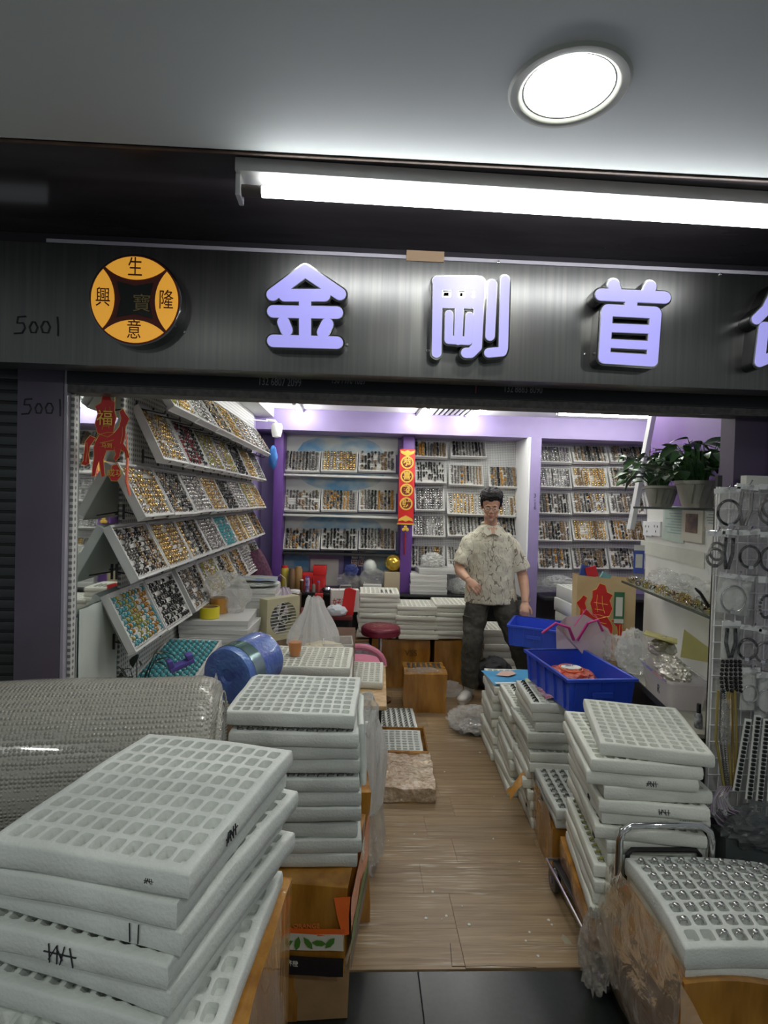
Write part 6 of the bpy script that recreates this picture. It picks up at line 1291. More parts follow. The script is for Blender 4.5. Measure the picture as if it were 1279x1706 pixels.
# blue crates
def crate(loc, rz, W_, D_, H_, label, rot=(0, 0)):
    t = empty('blue_crate', loc, (rot[0], rot[1], R(rz)), label, 'crate'); w, d = W_/2, D_/2; th = 0.004; b = MB()
    bw_, bd_ = w*0.93, d*0.95
    b.add([(-bw_,-bd_,0),(bw_,-bd_,0),(bw_,bd_,0),(-bw_,bd_,0),(-w,-d,H_),(w,-d,H_),(w,d,H_),(-w,d,H_)], [(0,3,2,1),(0,1,5,4),(1,2,6,5),(2,3,7,6),(3,0,4,7)])
    b.add([(-bw_+th,-bd_+th,th),(bw_-th,-bd_+th,th),(bw_-th,bd_-th,th),(-bw_+th,bd_-th,th),(-w+th,-d+th,H_),(w-th,-d+th,H_),(w-th,d-th,H_),(-w+th,d-th,H_)], [(0,1,2,3),(0,4,5,1),(1,5,6,2),(2,6,7,3),(3,7,4,0)])
    r = MB(); e = 0.012
    for x0,y0,x1,y1 in ((-w-e,-d-e,w+e,-d+th),(-w-e,d-th,w+e,d+e),(-w-e,-d+th,-w+th,d-th),(w-th,-d+th,w+e,d-th)): r.box(x0,y0,H_-0.012,x1,y1,H_+0.003)
    r.build('rim', bluep, t, bevel=0.002, seg=1)
    rb = b
    for k in range(5):
        for s in (-1, 1):
            x = -w*0.8+w*0.4*k; f0, f1 = bd_*s, d*s
            rb.add([(x-.003,f0,0.004),(x+.003,f0,0.004),(x+.003,f0+.009*s,0.01),(x-.003,f0+.009*s,0.01),(x-.003,f1,H_-.01),(x+.003,f1,H_-.01),(x+.003,f1+.009*s,H_-.01),(x-.003,f1+.009*s,H_-.01)], [(0,1,5,4),(1,2,6,5),(2,3,7,6),(3,0,4,7),(0,3,2,1),(4,5,6,7)])
            y = -d*0.8+d*0.4*k; g0, g1 = bw_*s, w*s
            rb.add([(g0,y-.003,0.004),(g0,y+.003,0.004),(g0+.009*s,y+.003,0.01),(g0+.009*s,y-.003,0.01),(g1,y-.003,H_-.01),(g1,y+.003,H_-.01),(g1+.009*s,y+.003,H_-.01),(g1+.009*s,y-.003,H_-.01)], [(0,1,5,4),(1,2,6,5),(2,3,7,6),(3,0,4,7),(0,3,2,1),(4,5,6,7)])
    b.build('crate_body', bluep, t, smooth=0)
    hd = MB(); hd.box(-0.05,-d-0.013,H_*0.45,0.05,-d+0.002,H_*0.62); hd.build('hand_grip', bluep, t, bevel=0.002, seg=1); return t
crate((1.115, 2.83, 0.628), 5, 0.325, 0.52, 0.155, 'blue plastic crate with an orange net bag, on the tall aisle stack')
nb = empty('net_bag', (1.10, 2.86, 0.633), label='orange-red net bag with a white round label lying in the blue crate', cat='bag')
crumple('net_body', (0, 0, 0.055), (0.125, 0.15, 0.065), mat('net_red', (0.55,0.06,0.02), 0.3, col2=(0.25,0.03,0.02), vscale=30, bump=0.8, bscale=60), None, None, 3, 0.15, 3, parent=nb, base=0.002)
rgm = MB()
for k in range(7): rgm.tube([((0.055+0.010*k)*math.cos(a*.26), (0.07+0.010*k)*math.sin(a*.26), 0.115-0.011*k) for a in range(24)], 0.005, 6, closed=True)
rgm.build('net_cords', mat('net_orange', (0.75,0.14,0.03), 0.4), nb)
MB().lathe([(0,0.128),(0.05,0.124),(0.052,0.120)], 24, caps=False, sy=0.75).build('round_label', paper, nb); text('国产', 0.035, mat('label_blue', (0.10,0.15,0.35), 0.5), Matrix.Translation((0,0,0.131)), nb)
# a support stack carries the crate's right half
o = MB().box(-0.055,-0.17,0,0.055,0.17,0.625).build('support_box', cardboard, loc=(1.27, 2.82, 0), rot=(0,0,R(-8)), bevel=0.003); tag(o, 'narrow brown box beneath the blue crate by the counter', 'box')
# crate in the man's hand
crate((1.30, 4.10, 0.575), -21, 0.34, 0.50, 0.14, 'empty blue plastic crate held by the man', rot=(R(-3), R(2)))
# map sheet and printed bag on the aisle stacks
ms_ = sheet(lambda u, v: (-0.16+0.32*u, -0.15+0.30*v, 0.003+0.004*math.sin(u*5+v*3)), 10, 10, 3, 0.003).build('map_sheet', mat('map_blue', (0.06,0.30,0.58), 0.35, col2=(0.10,0.36,0.60), vscale=4), loc=(1.00, 3.60, 0.466), rot=(0,0,R(4))); tag(ms_, 'blue printed map sheet lying on the first aisle stack', 'map')
for (pts, c) in (([(-0.10,0.02),(-0.04,0.10),(0.04,0.11),(0.05,0.05),(-0.02,0.0)], (0.60,0.40,0.32)), ([(0.05,-0.12),(0.13,-0.12),(0.14,-0.04),(0.07,-0.05)], (0.50,0.52,0.20)), ([(-0.15,-0.148),(-0.02,-0.148),(-0.02,-0.12),(-0.15,-0.12)], (0.65,0.68,0.66))):
    MB().prism(pts, 0.010, 0.0112).build('map_land', mat('land', c, 0.5), ms_, smooth=0)
o = crumple('plastic_bag', (1.03, 3.70, 0.466+0.012), (0.17, 0.14, 0.012), clear, 'flat clear bag under the corner of the map sheet', 'plastic bag', 90, 0.2, base=0.464) if False else None
pk = sheet(lambda u, v: (-0.055+0.11*u, -0.13+0.26*v, 0.012*math.sin(u*PI)+0.004*math.sin(v*14)), 8, 14, 9, 0.005).build('printed_packet', mat('pink_print', (0.62,0.50,0.52), 0.3, col2=(0.35,0.06,0.14), vscale=26, stretch=(1,2.5,1)), loc=(0.995, 2.86, 0.628), rot=(0,0,R(-4))); tag(pk, 'pink and white printed packet on the tall aisle stack beside the crate', 'packet')
# torn amber carton E
tcx = empty('torn_carton', (1.045, 2.60, 0), (0, 0, R(-4)), 'torn carton wrapped in amber tape holding the ring tray at the aisle edge', 'box')
softbox(0.345, 0.52, 0.215, 12, 0.008, 6, bulge=0.008).build('carton_body', tape, tcx, smooth=40)
fl_ = sheet(lambda u, v: (-0.178-0.012*v, -0.25+0.36*u, 0.20+0.075*v), 12, 4, 5, 0.012); fl_.build('side_flap', tape, tcx)
sheet(lambda u, v: (-0.18-0.10*v, 0.13+0.10*u-0.02*v, 0.22+0.03*math.sin(u*4)-0.09*v*v), 10, 8, 8, 0.022).build('torn_flap', mat('torn_tape', (0.50,0.24,0.05), 0.25, coat=0.5, bump=0.6, bscale=14), tcx)
# hand cart
hc = empty('hand_cart', (1.0, 2.0, 0), label='chrome folding hand cart with arched handle and black wheels', cat='cart')
hp = at(1033, 1375, Y=1.765); hq = at(1183, 1378, Y=1.775); xl, xr, zt_ = hp.x-1.0, hq.x-1.0, hp.z
arch = [(xl-0.012,-0.235,0.10),(xl-0.004,-0.235,0.3),(xl,-0.235,zt_-0.045),(xl+0.008,-0.235,zt_-0.018),(xl+0.035,-0.235,zt_),(0.5*(xl+xr),-0.235,zt_+0.003),(xr-0.035,-0.235,zt_),(xr-0.008,-0.235,zt_-0.018),(xr,-0.235,zt_-0.045),(xr,-0.235,0.3),(xr,-0.235,0.10)]
MB().tube(arch, 0.0115, 14).build('handle_arch', steel, hc)
MB().tube([(xl+0.03,-0.225,0.10),(xl+0.032,-0.225,zt_-0.10),(xl+0.045,-0.225,zt_-0.085),(xr-0.045,-0.225,zt_-0.085),(xr-0.032,-0.225,zt_-0.10),(xr-0.03,-0.225,0.10)], 0.008, 10).build('inner_frame', darkmetal, hc)
MB().box(xl-0.02,-0.20,0.095,xr+0.02,0.30,0.11).build('platform', darkmetal, hc, bevel=0.003)
MB().tube([(xl-0.045,-0.19,0.115),(xl-0.045,0.30,0.115),(xr+0.03,0.30,0.115)], 0.006, 8).build('chrome_rail', steel, hc)
for (x, y) in ((xl-0.02,-0.20),(xr+0.02,-0.20),(xl-0.02,0.27),(xr+0.02,0.27)):
    wheel = MB().lathe([(0.012,-0.014),(0.03,-0.014),(0.044,-0.012),(0.048,0),(0.044,0.012),(0.03,0.014),(0.012,0.014)], 24, M=Matrix.Translation((x, y, 0.049)) @ Euler((0, PI/2, 0)).to_matrix().to_4x4()).build('wheel', black, hc)
    MB().lathe([(0,-0.017),(0.013,-0.016),(0.013,0.016),(0,0.017)], 14, M=Matrix.Translation((x, y, 0.049)) @ Euler((0, PI/2, 0)).to_matrix().to_4x4(), caps=False).build('hub', mat('wheel_hub', (0.10,0.09,0.22), 0.3) if 'wheel_hub' not in MATS else MATS['wheel_hub'], hc)
cb_ = softbox(0.37, 0.46, boxD_top-0.115, 12, 0.01, 8, bulge=0.01).build('cart_carton', tape, loc=(dc.x-0.02, dc.y+0.02, 0.112), rot=(0,0,R(-8)), smooth=40); tag(cb_, 'crushed amber carton on the hand cart beneath the foam stack', 'box')
crumple('plastic_wrap', (0.80, 1.79, 0.14), (0.045, 0.06, 0.12), wrapf, 'loose clear film bunched round the cart wheel', 'plastic film', 17, 0.3, base=0.002)
# ---- wrapped carton under the bowed ring tray
wx = empty('wrapped_carton', (gx+0.005, gy+0.005, 0), (0, 0, R(-3)), 'large amber carton in loose clear wrap under the bowed ring tray', 'box')
softbox(0.46, 0.40, 0.383, 14, 0.008, 12, bulge=0.012).build('carton_body', tape, wx, smooth=40)
wrapgold = film('amber_wrap', (0.92,0.76,0.56), 0.42, 0.45, 0.16, 0.55, 9, (1,0.92,0.80))
sheet(lambda u, v: (-0.245-0.03*math.sin(v*PI)*(0.6+u), -0.22+0.46*u, 0.02+0.42*v), 26, 30, 3, 0.014).build('wrap_side', wrapgold, wx, smooth=0)
sheet(lambda u, v: (-0.26+0.14*u, -0.235-0.012*math.sin(u*PI), 0.01+(0.40-0.24*u)*v), 14, 22, 7, 0.010).build('wrap_front', wrapgold, wx, smooth=0)
# ================= HANGING GOODS =================
HY = 1.90
hg = empty('hanging_rack', (0, HY, 0), label='white wire grid rack with hooks holding bagged bracelets and chains', cat='rack')
gb_ = MB(); 
for k in range(12): x = 1.24+k*0.036; gb_.tube([(x, 0.025, 0.52), (x, 0.025, 1.66)], 0.0022, 5)
for k in range(20): z = 0.54+k*0.058; gb_.tube([(1.235, 0.022, z), (1.64, 0.022, z)], 0.0022, 5)
gb_.build('wire_grid', white_paint, hg); MB().box(1.235, 0.030, 0.50, 1.66, 0.038, 1.66).build('back_board', mat('rack_board', (0.50,0.50,0.47), 0.5), hg)
for x in (1.25, 1.62): MB().box(x-0.008, 0.04, 0, x+0.008, 0.056, 1.7).build('post', darkmetal, hg)
MB().box(1.31, -0.01, 1.655, 1.62, 0.02, 1.70).build('header_board', mat('header_grey', (0.48,0.49,0.44), 0.5), hg)
hookm = MB().tube([(0,0.02,0),(0,-0.055,0.004),(0,-0.066,0.016)], 0.0022, 6).mesh('hook', steel)
pegs = 0
def pouch_mesh(w, h, seed):
    b = MB(); nx_, ny_ = 9, 12
    for side in (-1, 1):
        st = len(b.v)
        for i in range(nx_+1):
            for j in range(ny_+1):
                u, v_ = i/nx_, j/ny_; bul = 0.010*math.sin(PI*u)*math.sin(PI*min(1, v_*1.15)) if v_ < 0.87 else 0.0005
                nz = noise.noise(Vector((u*5+seed, v_*7, side)))*0.008*math.sin(PI*u)
                b.v.append(((u-0.5)*w+0.003*noise.noise(Vector((v_*4, seed, 0))), side*(-bul)+nz-0.001*side, -h*(1-v_)))
        for i in range(nx_):
            for j in range(ny_): k = st+i*(ny_+1)+j; b.f.append((k, k+ny_+1, k+ny_+2, k+1)); b.m.append(0)
    return b
pouchf = film('pouch_film', (0.95,0.96,0.95), 0.10, 0.42, 0.07, 1.0, 30)
def hang(px0, py0, px1, py1, kind, label, m=black, Y=HY-0.045, r=None, card=False, rz=0, n=1):
    a = at(px0, py0, Y=Y); b_ = at(px1, py1, Y=Y); w = b_.x-a.x; h = a.z-b_.z; cx_ = (a.x+b_.x)/2
    t = empty('bagged_bangle' if 'bangle' in label or 'bracelet' in label else 'bagged_jewellery', (cx_, Y, a.z), (0, R(rz), 0), label, 'jewellery'); sd = int(px0+py0)
    pouch_mesh(w, h, sd).build('clear_pouch', pouchf, t, smooth=0)
    MB().box(-w*0.46, -0.002, -h*0.12, w*0.46, 0.002, 0).build('header_strip', mat('pouch_header', (0.60,0.61,0.60), 0.35) if 'pouch_header' not in MATS else MATS['pouch_header'], t, smooth=0)
    if card: MB().box(-w*0.44, 0.0035, -h*0.97, w*0.44, 0.0045, -h*0.14).build('white_card', paper, t, smooth=0)
    r = r or min(w*0.40, h*0.30)
    if kind == 'bangle':
        for q in range(n):
            MB().tube([(r*(1-0.12*q)*math.cos(2*PI*k/36)+0.006*q, 0.001*q, -h*0.60+0.02*q+r*1.05*math.sin(2*PI*k/36)) for k in range(36)], 0.0048 if m is not silver else 0.0028, 8, closed=True).build('bangle', m, t)
            MB().box(-0.008, -0.006, -0.006, 0.008, 0.006, 0.006, M=Matrix.Translation((0, 0, -h*0.60-r*1.05))).build('clasp', steel, t, bevel=0.001, seg=1)
    elif kind == 'long':
        for s in (-1, 1): MB().tube([(s*w*0.20, 0, -h*0.18), (s*w*0.24, 0.0, -h*0.55), (s*w*0.05, 0, -h*0.90)], 0.006, 8).build('strand', m, t)
    elif kind == 'beads':
        b = MB()
        for k in range(int(2*PI*r/0.009)): a_ = 2*PI*k/int(2*PI*r/0.009); b.ball((r*0.8*math.cos(a_), 0, -h*0.55+r*1.4*math.sin(a_)), 0.0052, 6, 5)
        b.build('beads', m, t)
    global pegs
    hk = link('hook', hookm, hg, (cx_, Y-HY+0.045, a.z-0.004)); pegs += 1; return t
hang(1188, 812, 1232, 882, 'bangle', 'bagged black bangle at the top corner of the hanging rack', black, rz=-6, card=False)
hang(1226, 806, 1262, 884, 'long', 'bagged black cord strands, second in the top row of the rack', gunmetal, rz=4)
hang(1262, 806, 1304, 884, 'bangle', 'bagged dark bangle, third in the top row of the rack', gunmetal, n=2)
hang(1176, 884, 1206, 958, 'bangle', 'bagged grey bangles, first in the second row of the rack', gunmetal, n=2)
hang(1202, 882, 1228, 956, 'long', 'bagged black looped cords, second in the second row', black, rz=3)
hang(1226, 882, 1264, 958, 'bangle', 'bagged braided black bangle, third in the second row', black, rz=-5)
hang(1264, 886, 1306, 962, 'bangle', 'bagged black bangle at the outer end of the second row', black)
hang(1196, 956, 1256, 1026, 'bangle', 'bagged white card with a thin silver bangle in the third row', silver, card=True, rz=6)
hang(1262, 960, 1290, 1052, 'beads', 'bagged black bead chain at the outer end of the third row', black)
hang(1202, 1034, 1232, 1102, 'long', 'bagged dark beaded strips, first in the fourth row', black, card=True)
hang(1232, 1042, 1268, 1108, 'bangle', 'bagged thick black bangle in the fourth row', black, rz=7)
hang(1262, 1050, 1296, 1112, 'bangle', 'bagged dark grey bangle, last in the fourth row', gunmetal, rz=10)
hang(1234, 1112, 1264, 1186, 'bangle', 'bagged silver bangle, first in the fifth row', silver, card=True)
hang(1258, 1120, 1300, 1200, 'bangle', 'bagged large silver bangle, outer in the fifth row', silver, card=True)
# hanging bead strands and chains
def strand(name, pts, r, m, label, group, bead=None):
    P = [at(x, y, Y=Y) for x, y, Y in pts]; b = MB()
    if bead:
        for a, c in zip(P[:-1], P[1:]):
            k = max(1, int((c-a).length/(bead*1.7)))
            for q in range(k): b.ball(tuple(a+(c-a)*q/k), bead, 6, 4)
    else: b.tube(P, r, 6)
    o = b.build(name, m); tag(o, label, 'necklace', group); return o
for k in range(5): strand('black_bracelet', [(1204+7*k, 1102, HY-0.05), (1201+8*k, 1130, HY-0.05), (1204+7.5*k, 1158-3*(k%2), HY-0.05)], 0, black, 'strand of black beads hanging in the bunch, %s from the counter side' % ORD[k], 'bunch of black bead strands', 0.0068)
oli = mat('olive_cord', (0.26,0.20,0.05), 0.5)
for k in range(6): strand('cord_necklace', [(1196+5.5*k, 1150, HY-0.05), (1192+7*k, 1230, HY-0.05), (1206+4*k, 1312, HY-0.045)], 0.0042, [oli, gunmetal, silver, oli, gold, oli][k], '%s hanging necklace, %s from the counter side' % (['olive cord','dark chain','silver chain','brown cord','gold chain','mustard cord'][k], ORD[k]), 'long hanging necklaces', 0.0045 if k in (1, 2) else None)
sv_ = empty('bagged_sequins', (at(1209,1165,Y=HY-0.07).x, HY-0.072, at(1209,1165,Y=HY-0.07).z), label='narrow clear bag of glittering silver chain before the cords', cat='jewellery')
pouch_mesh(0.035, 0.15, 4).build('clear_pouch', pouchf, sv_, smooth=0); b = MB(); rnd = random.Random(3)
for k in range(160): b.ball((rnd.uniform(-.013,.013), rnd.uniform(-.004,.004), -0.015-0.125*rnd.random()), 0.0026, 5, 3)
b.build('silver_grains', silver, sv_)
for k in range(16):
    a_ = k*0.4; strand('silver_cord', [(1200+1.2*k, 1310, HY-0.05), (1186+1.4*k, 1330+3*math.sin(a_), HY-0.08), (1184+2.4*k, 1352+6*math.sin(a_*2), HY-0.10), (1196+2.6*k, 1372-1.2*k, HY-0.09), (1214+2.0*k, 1378+4*math.cos(a_*2)-0.8*k, HY-0.08), (1226+1.6*k, 1366+6*math.sin(a_*3), HY-0.07)], 0.0028, silver if k % 3 else mat('mauve_cord%d' % k, (0.30,0.22,0.30), 0.3), 'shiny cord end in the tangled bundle at the rack foot, %s along' % (ORD+['sixteenth'])[k], 'bundle of shiny cords')
# strip cards of black stone bracelets
for k, (x0, y0, x1, y1) in enumerate(((1243,1196,1226,1318),(1259,1190,1247,1332),(1274,1196,1263,1352),(1290,1200,1281,1360),(1306,1204,1298,1366))):
    a = at(x0, y0, Y=HY-0.06); b_ = at(x1, y1, Y=HY-0.07); L_ = (a-b_).length; ang = math.atan2(a.x-b_.x, a.z-b_.z)
    t = empty('stone_bracelet_card', b_, (0, ang, 0), 'tall white card of black stone bracelets, %s from the chain side' % ORD[k], 'jewellery', 'tall bracelet cards')
    MB().box(-0.012, 0, 0, 0.012, 0.002, L_).build('card', paper, t, smooth=0); b = MB()
    for q in range(int(L_/0.014)): z = 0.008+q*0.014; b.box(-0.006, -0.006, z-0.0045, 0.006, 0, z+0.0045, M=Matrix.Translation((0,0,0)) @ Euler((0,0,0)).to_matrix().to_4x4()); b.ball((0, -0.006, z), 0.005, 6, 4)
    b.build('stones', black if k != 3 else gunmetal, t, smooth=0)
# grey bag and dark box at the foot of the rack
box_thing('dark_box', 1.235, 1.80, 0, 1.62, 1.885, 0.50, mat('box_grey', (0.06,0.07,0.07), 0.5), 'dark grey box at the foot of the hanging rack', 'box', 5, 0.004)
crumple('grey_plastic_bag', (1.38, 1.815, 0.535), (0.15, 0.05, 0.075), film('grey_bag', (0.20,0.22,0.22), 0.6, 0.3, 0.2, 0.8, 12), 'grey translucent bag slumped behind the bowed ring tray', 'plastic bag', 33, 0.2, base=0.44)
# ================= LEFT DECORATION =================
hp_ = at(172, 735, Y=1.985); hs = empty('horse_decoration', (hp_.x+0.005, 1.975, hp_.z-0.012), (0, 0, R(2)), 'red cut-paper horse decoration with gold outlines hanging before the mirror', 'decoration')
horse(red, goldp, hs, Matrix.Translation((0.022, -0.004, 0.0)) @ FRONT @ Matrix.Diagonal((0.74,1,1,1)), 0.205); text('福', 0.055, goldp, Matrix.Translation((0.008,-0.012,0.085)) @ FRONT, hs); text('马到', 0.018, goldp, Matrix.Translation((0.015,-0.010,-0.005)) @ FRONT, hs); text('成功', 0.028, goldp, Matrix.Translation((0.044,-0.010,-0.097)) @ FRONT, hs)
o = MB().tube([(0.035,-0.002,0.14),(0.035,0.0,0.20),(0.02,0.0,0.30)], 0.0012, 5).build('hanging_thread', goldp, hs)
MB().tube([(0.075,0.0,0.04),(0.08,0.0,-0.05),(0.078,0,-0.12),(0.09,0,-0.17)], [0.004,0.009,0.011,0.008], 8, flat=0.4).build('tassel', mat('tassel_orange', (0.60,0.10,0.03), 0.5), hs)
o = sheet(lambda u, v: (0.0, 0.31*u, 0.42*v), 6, 10, 2, 0.004).build('pasted_sheet', mat('greenish_sheet', (0.55,0.60,0.55), 0.6, var=0.1, vscale=5), loc=(XL+0.012, 1.97, 0.76), smooth=60); tag(o, 'pale sheet with faint writing covering the foot of the mirror', 'sheet')
# ================= THE MAN =================
man = empty('person', (1.08, 4.58, 0), label='man in a cream leaf-print shirt and dark grey trousers looking down, holding a blue crate', cat='person')
def voxel(o, size, smooth=4, disp=0, dscale=0.1):
    m = o.modifiers.new('remesh', 'REMESH'); m.mode = 'VOXEL'; m.voxel_size = size; m.use_smooth_shade = True
    s = o.modifiers.new('smooth', 'SMOOTH'); s.iterations = smooth; s.factor = 0.5
    if disp:
        t = bpy.data.textures.new('folds', 'CLOUDS'); t.noise_scale = dscale; t.noise_depth = 2
        d = o.modifiers.new('folds', 'DISPLACE'); d.texture = t; d.strength = disp; d.mid_level = 0.5; d.texture_coords = 'LOCAL'
    return o
def loft(b, rings, n=28, M=None):
    vs, fs = [], []
    for c, rx, ry in rings:
        for k in range(n): a = 2*PI*k/n; vs.append((c[0]+rx*math.cos(a), c[1]+ry*math.sin(a), c[2]))
    for i in range(len(rings)-1):
        for k in range(n): l = (k+1) % n; fs.append((i*n+k, i*n+l, (i+1)*n+l, (i+1)*n+k))
    fs.append(tuple(range(n-1, -1, -1))); fs.append(tuple((len(rings)-1)*n+k for k in range(n))); return b.add(vs, fs, 0, M)
O = man.location
def rel(*p): return (p[0]-O.x, p[1]-O.y, p[2])
skin = mat('skin', (0.52, 0.30, 0.20), 0.5, sss=0.0, var=0.08, vscale=20); lipm = mat('lips', (0.38, 0.13, 0.10), 0.45)
hairm = mat('hair', (0.008, 0.007, 0.008), 0.6, spec=0.3, bump=0.4, bscale=120, stretch=(1,1,0.25))
HM = Matrix.Translation(rel(1.045, 4.515, 1.570)) @ Euler((R(17), 0, R(-12))).to_matrix().to_4x4()
bd = MB()
hd = lambda c, r: bd.ball(c, r, 20, 14, M=HM)
hd((0,.012,.032), (.074,.093,.083)); hd((0,-.018,-.028), (.061,.074,.084)); hd((0,-.034,-.082), (.043,.05,.035)); hd((0,-.072,-.104), (.019,.018,.016))
bd.tube([(0,-.086,.004),(0,-.098,-.015),(0,-.109,-.033)], [.007,.009,.0115], 10, M=HM); hd((.010,-.098,-.036), .0065); hd((-.010,-.098,-.036), .0065)
for s in (-1, 1):
    hd((s*.028,-.082,.016), (.024,.011,.007)); hd((s*.037,-.062,-.030), (.022,.020,.020)); hd((s*.0765,.012,-.012), (.009,.018,.031)); hd((s*.040,-.045,-.075), (.018,.022,.02))
    hd((s*.029,-.079,-.004), (.015,.009,.007))
hd((0,-.088,-.060), (.026,.011,.013)); 
bd.tube([rel(1.065,4.60,1.36), rel(1.058,4.575,1.42), rel(1.050,4.545,1.49), rel(1.046,4.53,1.53)], [.064,.052,.050,.052], 16)
# torso, legs inside the clothes
loft(bd, [(rel(1.075,4.605,.84), .15, .095), (rel(1.07,4.60,1.0), .13,.085), (rel(1.065,4.60,1.2), .155,.095), (rel(1.06,4.60,1.31), .13,.07), (rel(1.06,4.60,1.36), .08,.055)])
for pts in ([(.985,4.60,.86),(.925,4.51,.47),(.925,4.56,.10)], [(1.165,4.60,.86),(1.285,4.49,.47),(1.44,4.62,.10)]): bd.tube([rel(*p) for p in pts], [.075,.05,.035], 14)
# arms
def arm(pts, rr): bd.tube([rel(*p) for p in pts], rr, 14)
arm([(.945,4.60,1.26),(.850,4.565,1.18),(.808,4.56,1.06),(.812,4.53,1.035),(.828,4.45,1.01),(.850,4.375,.985)], [.038,.042,.042,.043,.036,.026])
arm([(1.175,4.60,1.26),(1.298,4.61,1.16),(1.340,4.605,1.00),(1.342,4.58,.965),(1.338,4.51,.88),(1.322,4.445,.802)], [.038,.042,.042,.043,.036,.026])
def hand(W_, d, n_, side, curl, length=1.0):
    """palm leaves the wrist along d, palm normal n_, thumb on the given side"""
    W_ = Vector(rel(*W_)); d = Vector(d).normalized(); n_ = Vector(n_); n_ = (n_-d*n_.dot(d)).normalized(); s = d.cross(n_)*side
    F = Matrix(((s.x, d.x, n_.x, W_.x), (s.y, d.y, n_.y, W_.y), (s.z, d.z, n_.z, W_.z), (0,0,0,1)))
    bd.ball((0.0, .045, 0), (.038, .050, .016), 16, 10, M=F); bd.ball((.004, .012, 0), (.028, .028, .018), 12, 8, M=F)
    for k, (x, L, r) in enumerate(((.030,.068,.0088),(.010,.076,.0090),(-.010,.070,.0086),(-.029,.055,.0078))):
        P = [Vector((x*.8, .055, 0)), Vector((x, .082, 0))]; a = 0.0
        for seg, c in ((.45, curl), (.32, curl*1.2), (.23, curl*.9)):
            a += c+0.05*k*curl; P.append(P[-1]+Vector((x*0.06*seg, math.cos(a)*L*seg, -math.sin(a)*L*seg)))
        bd.tube([F @ p for p in P], [r*1.1, r*1.05, r, r*.92, r*.75], 8)
    P = [Vector((.020,.015,-.004)), Vector((.042,.038,-.012)), Vector((.054,.062,-.020)), Vector((.056,.082,-.030))]
    bd.tube([F @ p for p in P], [.013,.0115,.0098,.008], 8)
hand((.850,4.375,.985), (.62,-.42,-.55), (-.3,-.5,.6), 1, 0.42)
hand((1.322,4.445,.802), (-.22,-.62,-.75), (-.15,-.75,.62), -1, 0.75)
body = bd.build('body', skin, man, smooth=0); voxel(body, 0.0042, 2)
# face details
f = MB(); f.ball((0,-.0985,-.0575), (.019,.004,.0032), 12, 8).ball((0,-.0975,-.064), (.015,.0045,.0035), 12, 8); f.build('lips', lipm, man, M=HM, smooth=60)
for s in (-1, 1):
    e = MB().ball((s*.029,-.0855,-.005), (.0115,.0045,.0042), 12, 8).build('eye', mat('eye_white', (0.55,0.52,0.48), 0.25) if s < 0 else MATS['eye_white'], man, M=HM, smooth=60)
    MB().ball((s*.029-.001,-.0895,-.0065), (.0045,.0018,.0038), 10, 6).build('iris', black, e, smooth=60)
    MB().tube([(s*.013,-.0925,.0135),(s*.028,-.0945,.0185),(s*.045,-.083,.013)], [.002,.003,.0015], 6).build('eyebrow', hairm, man, M=HM)
h = MB(); h.ball((0,.022,.046), (.080,.096,.082), 24, 16); h.ball((0,.055,.0), (.072,.062,.075), 16, 12)
rnd = random.Random(2)
for k in range(26):
    a = -PI/2+(k-12.5)*0.115; x, y = .068*math.cos(a), .085*math.sin(a)+.008; h.tube([(x*.7, y*.7, .115), (x*.96, y*.98, .085), (x*1.0, y*.99, .052+rnd.uniform(-.008, .006)+0.012*abs(math.cos(a)))], [.02,.016,.007], 6)
for s in (-1, 1): h.tube([(s*.068,-.012,.07),(s*.075,-.012,.03),(s*.074,-.008,-.012)], [.018,.014,.007], 8); h.ball((s*.066,.045,.0), (.018,.035,.05), 10, 8)
for k in range(60):
    a, b_ = rnd.uniform(0, 2*PI), rnd.uniform(.1, 1.2); p = Vector((.083*math.cos(a)*math.cos(b_), .022+.098*math.sin(a)*math.cos(b_), .05+.082*math.sin(b_))); h.ball(tuple(p), (.017,.019,.013), 8, 6)
voxel(h.build('hair', hairm, man, M=HM, smooth=0), 0.004, 2, 0.006, 0.02)
g = MB()
for s in (-1, 1):
    g.tube([(s*.031+.021*math.cos(2*PI*k/20), -.101, -.006+.016*math.sin(2*PI*k/20)) for k in range(20)], .0011, 5, closed=True); g.tube([(s*.052,-.100,-.002),(s*.066,-.06,.0),(s*.078,.01,.0)], .0012, 5)
g.tube([(-.010,-.102,-.002),(0,-.104,.001),(.010,-.102,-.002)], .0012, 5); g.build('glasses', mat('glasses_frame', (0.12,0.10,0.08), 0.25, 0.8), man, M=HM)
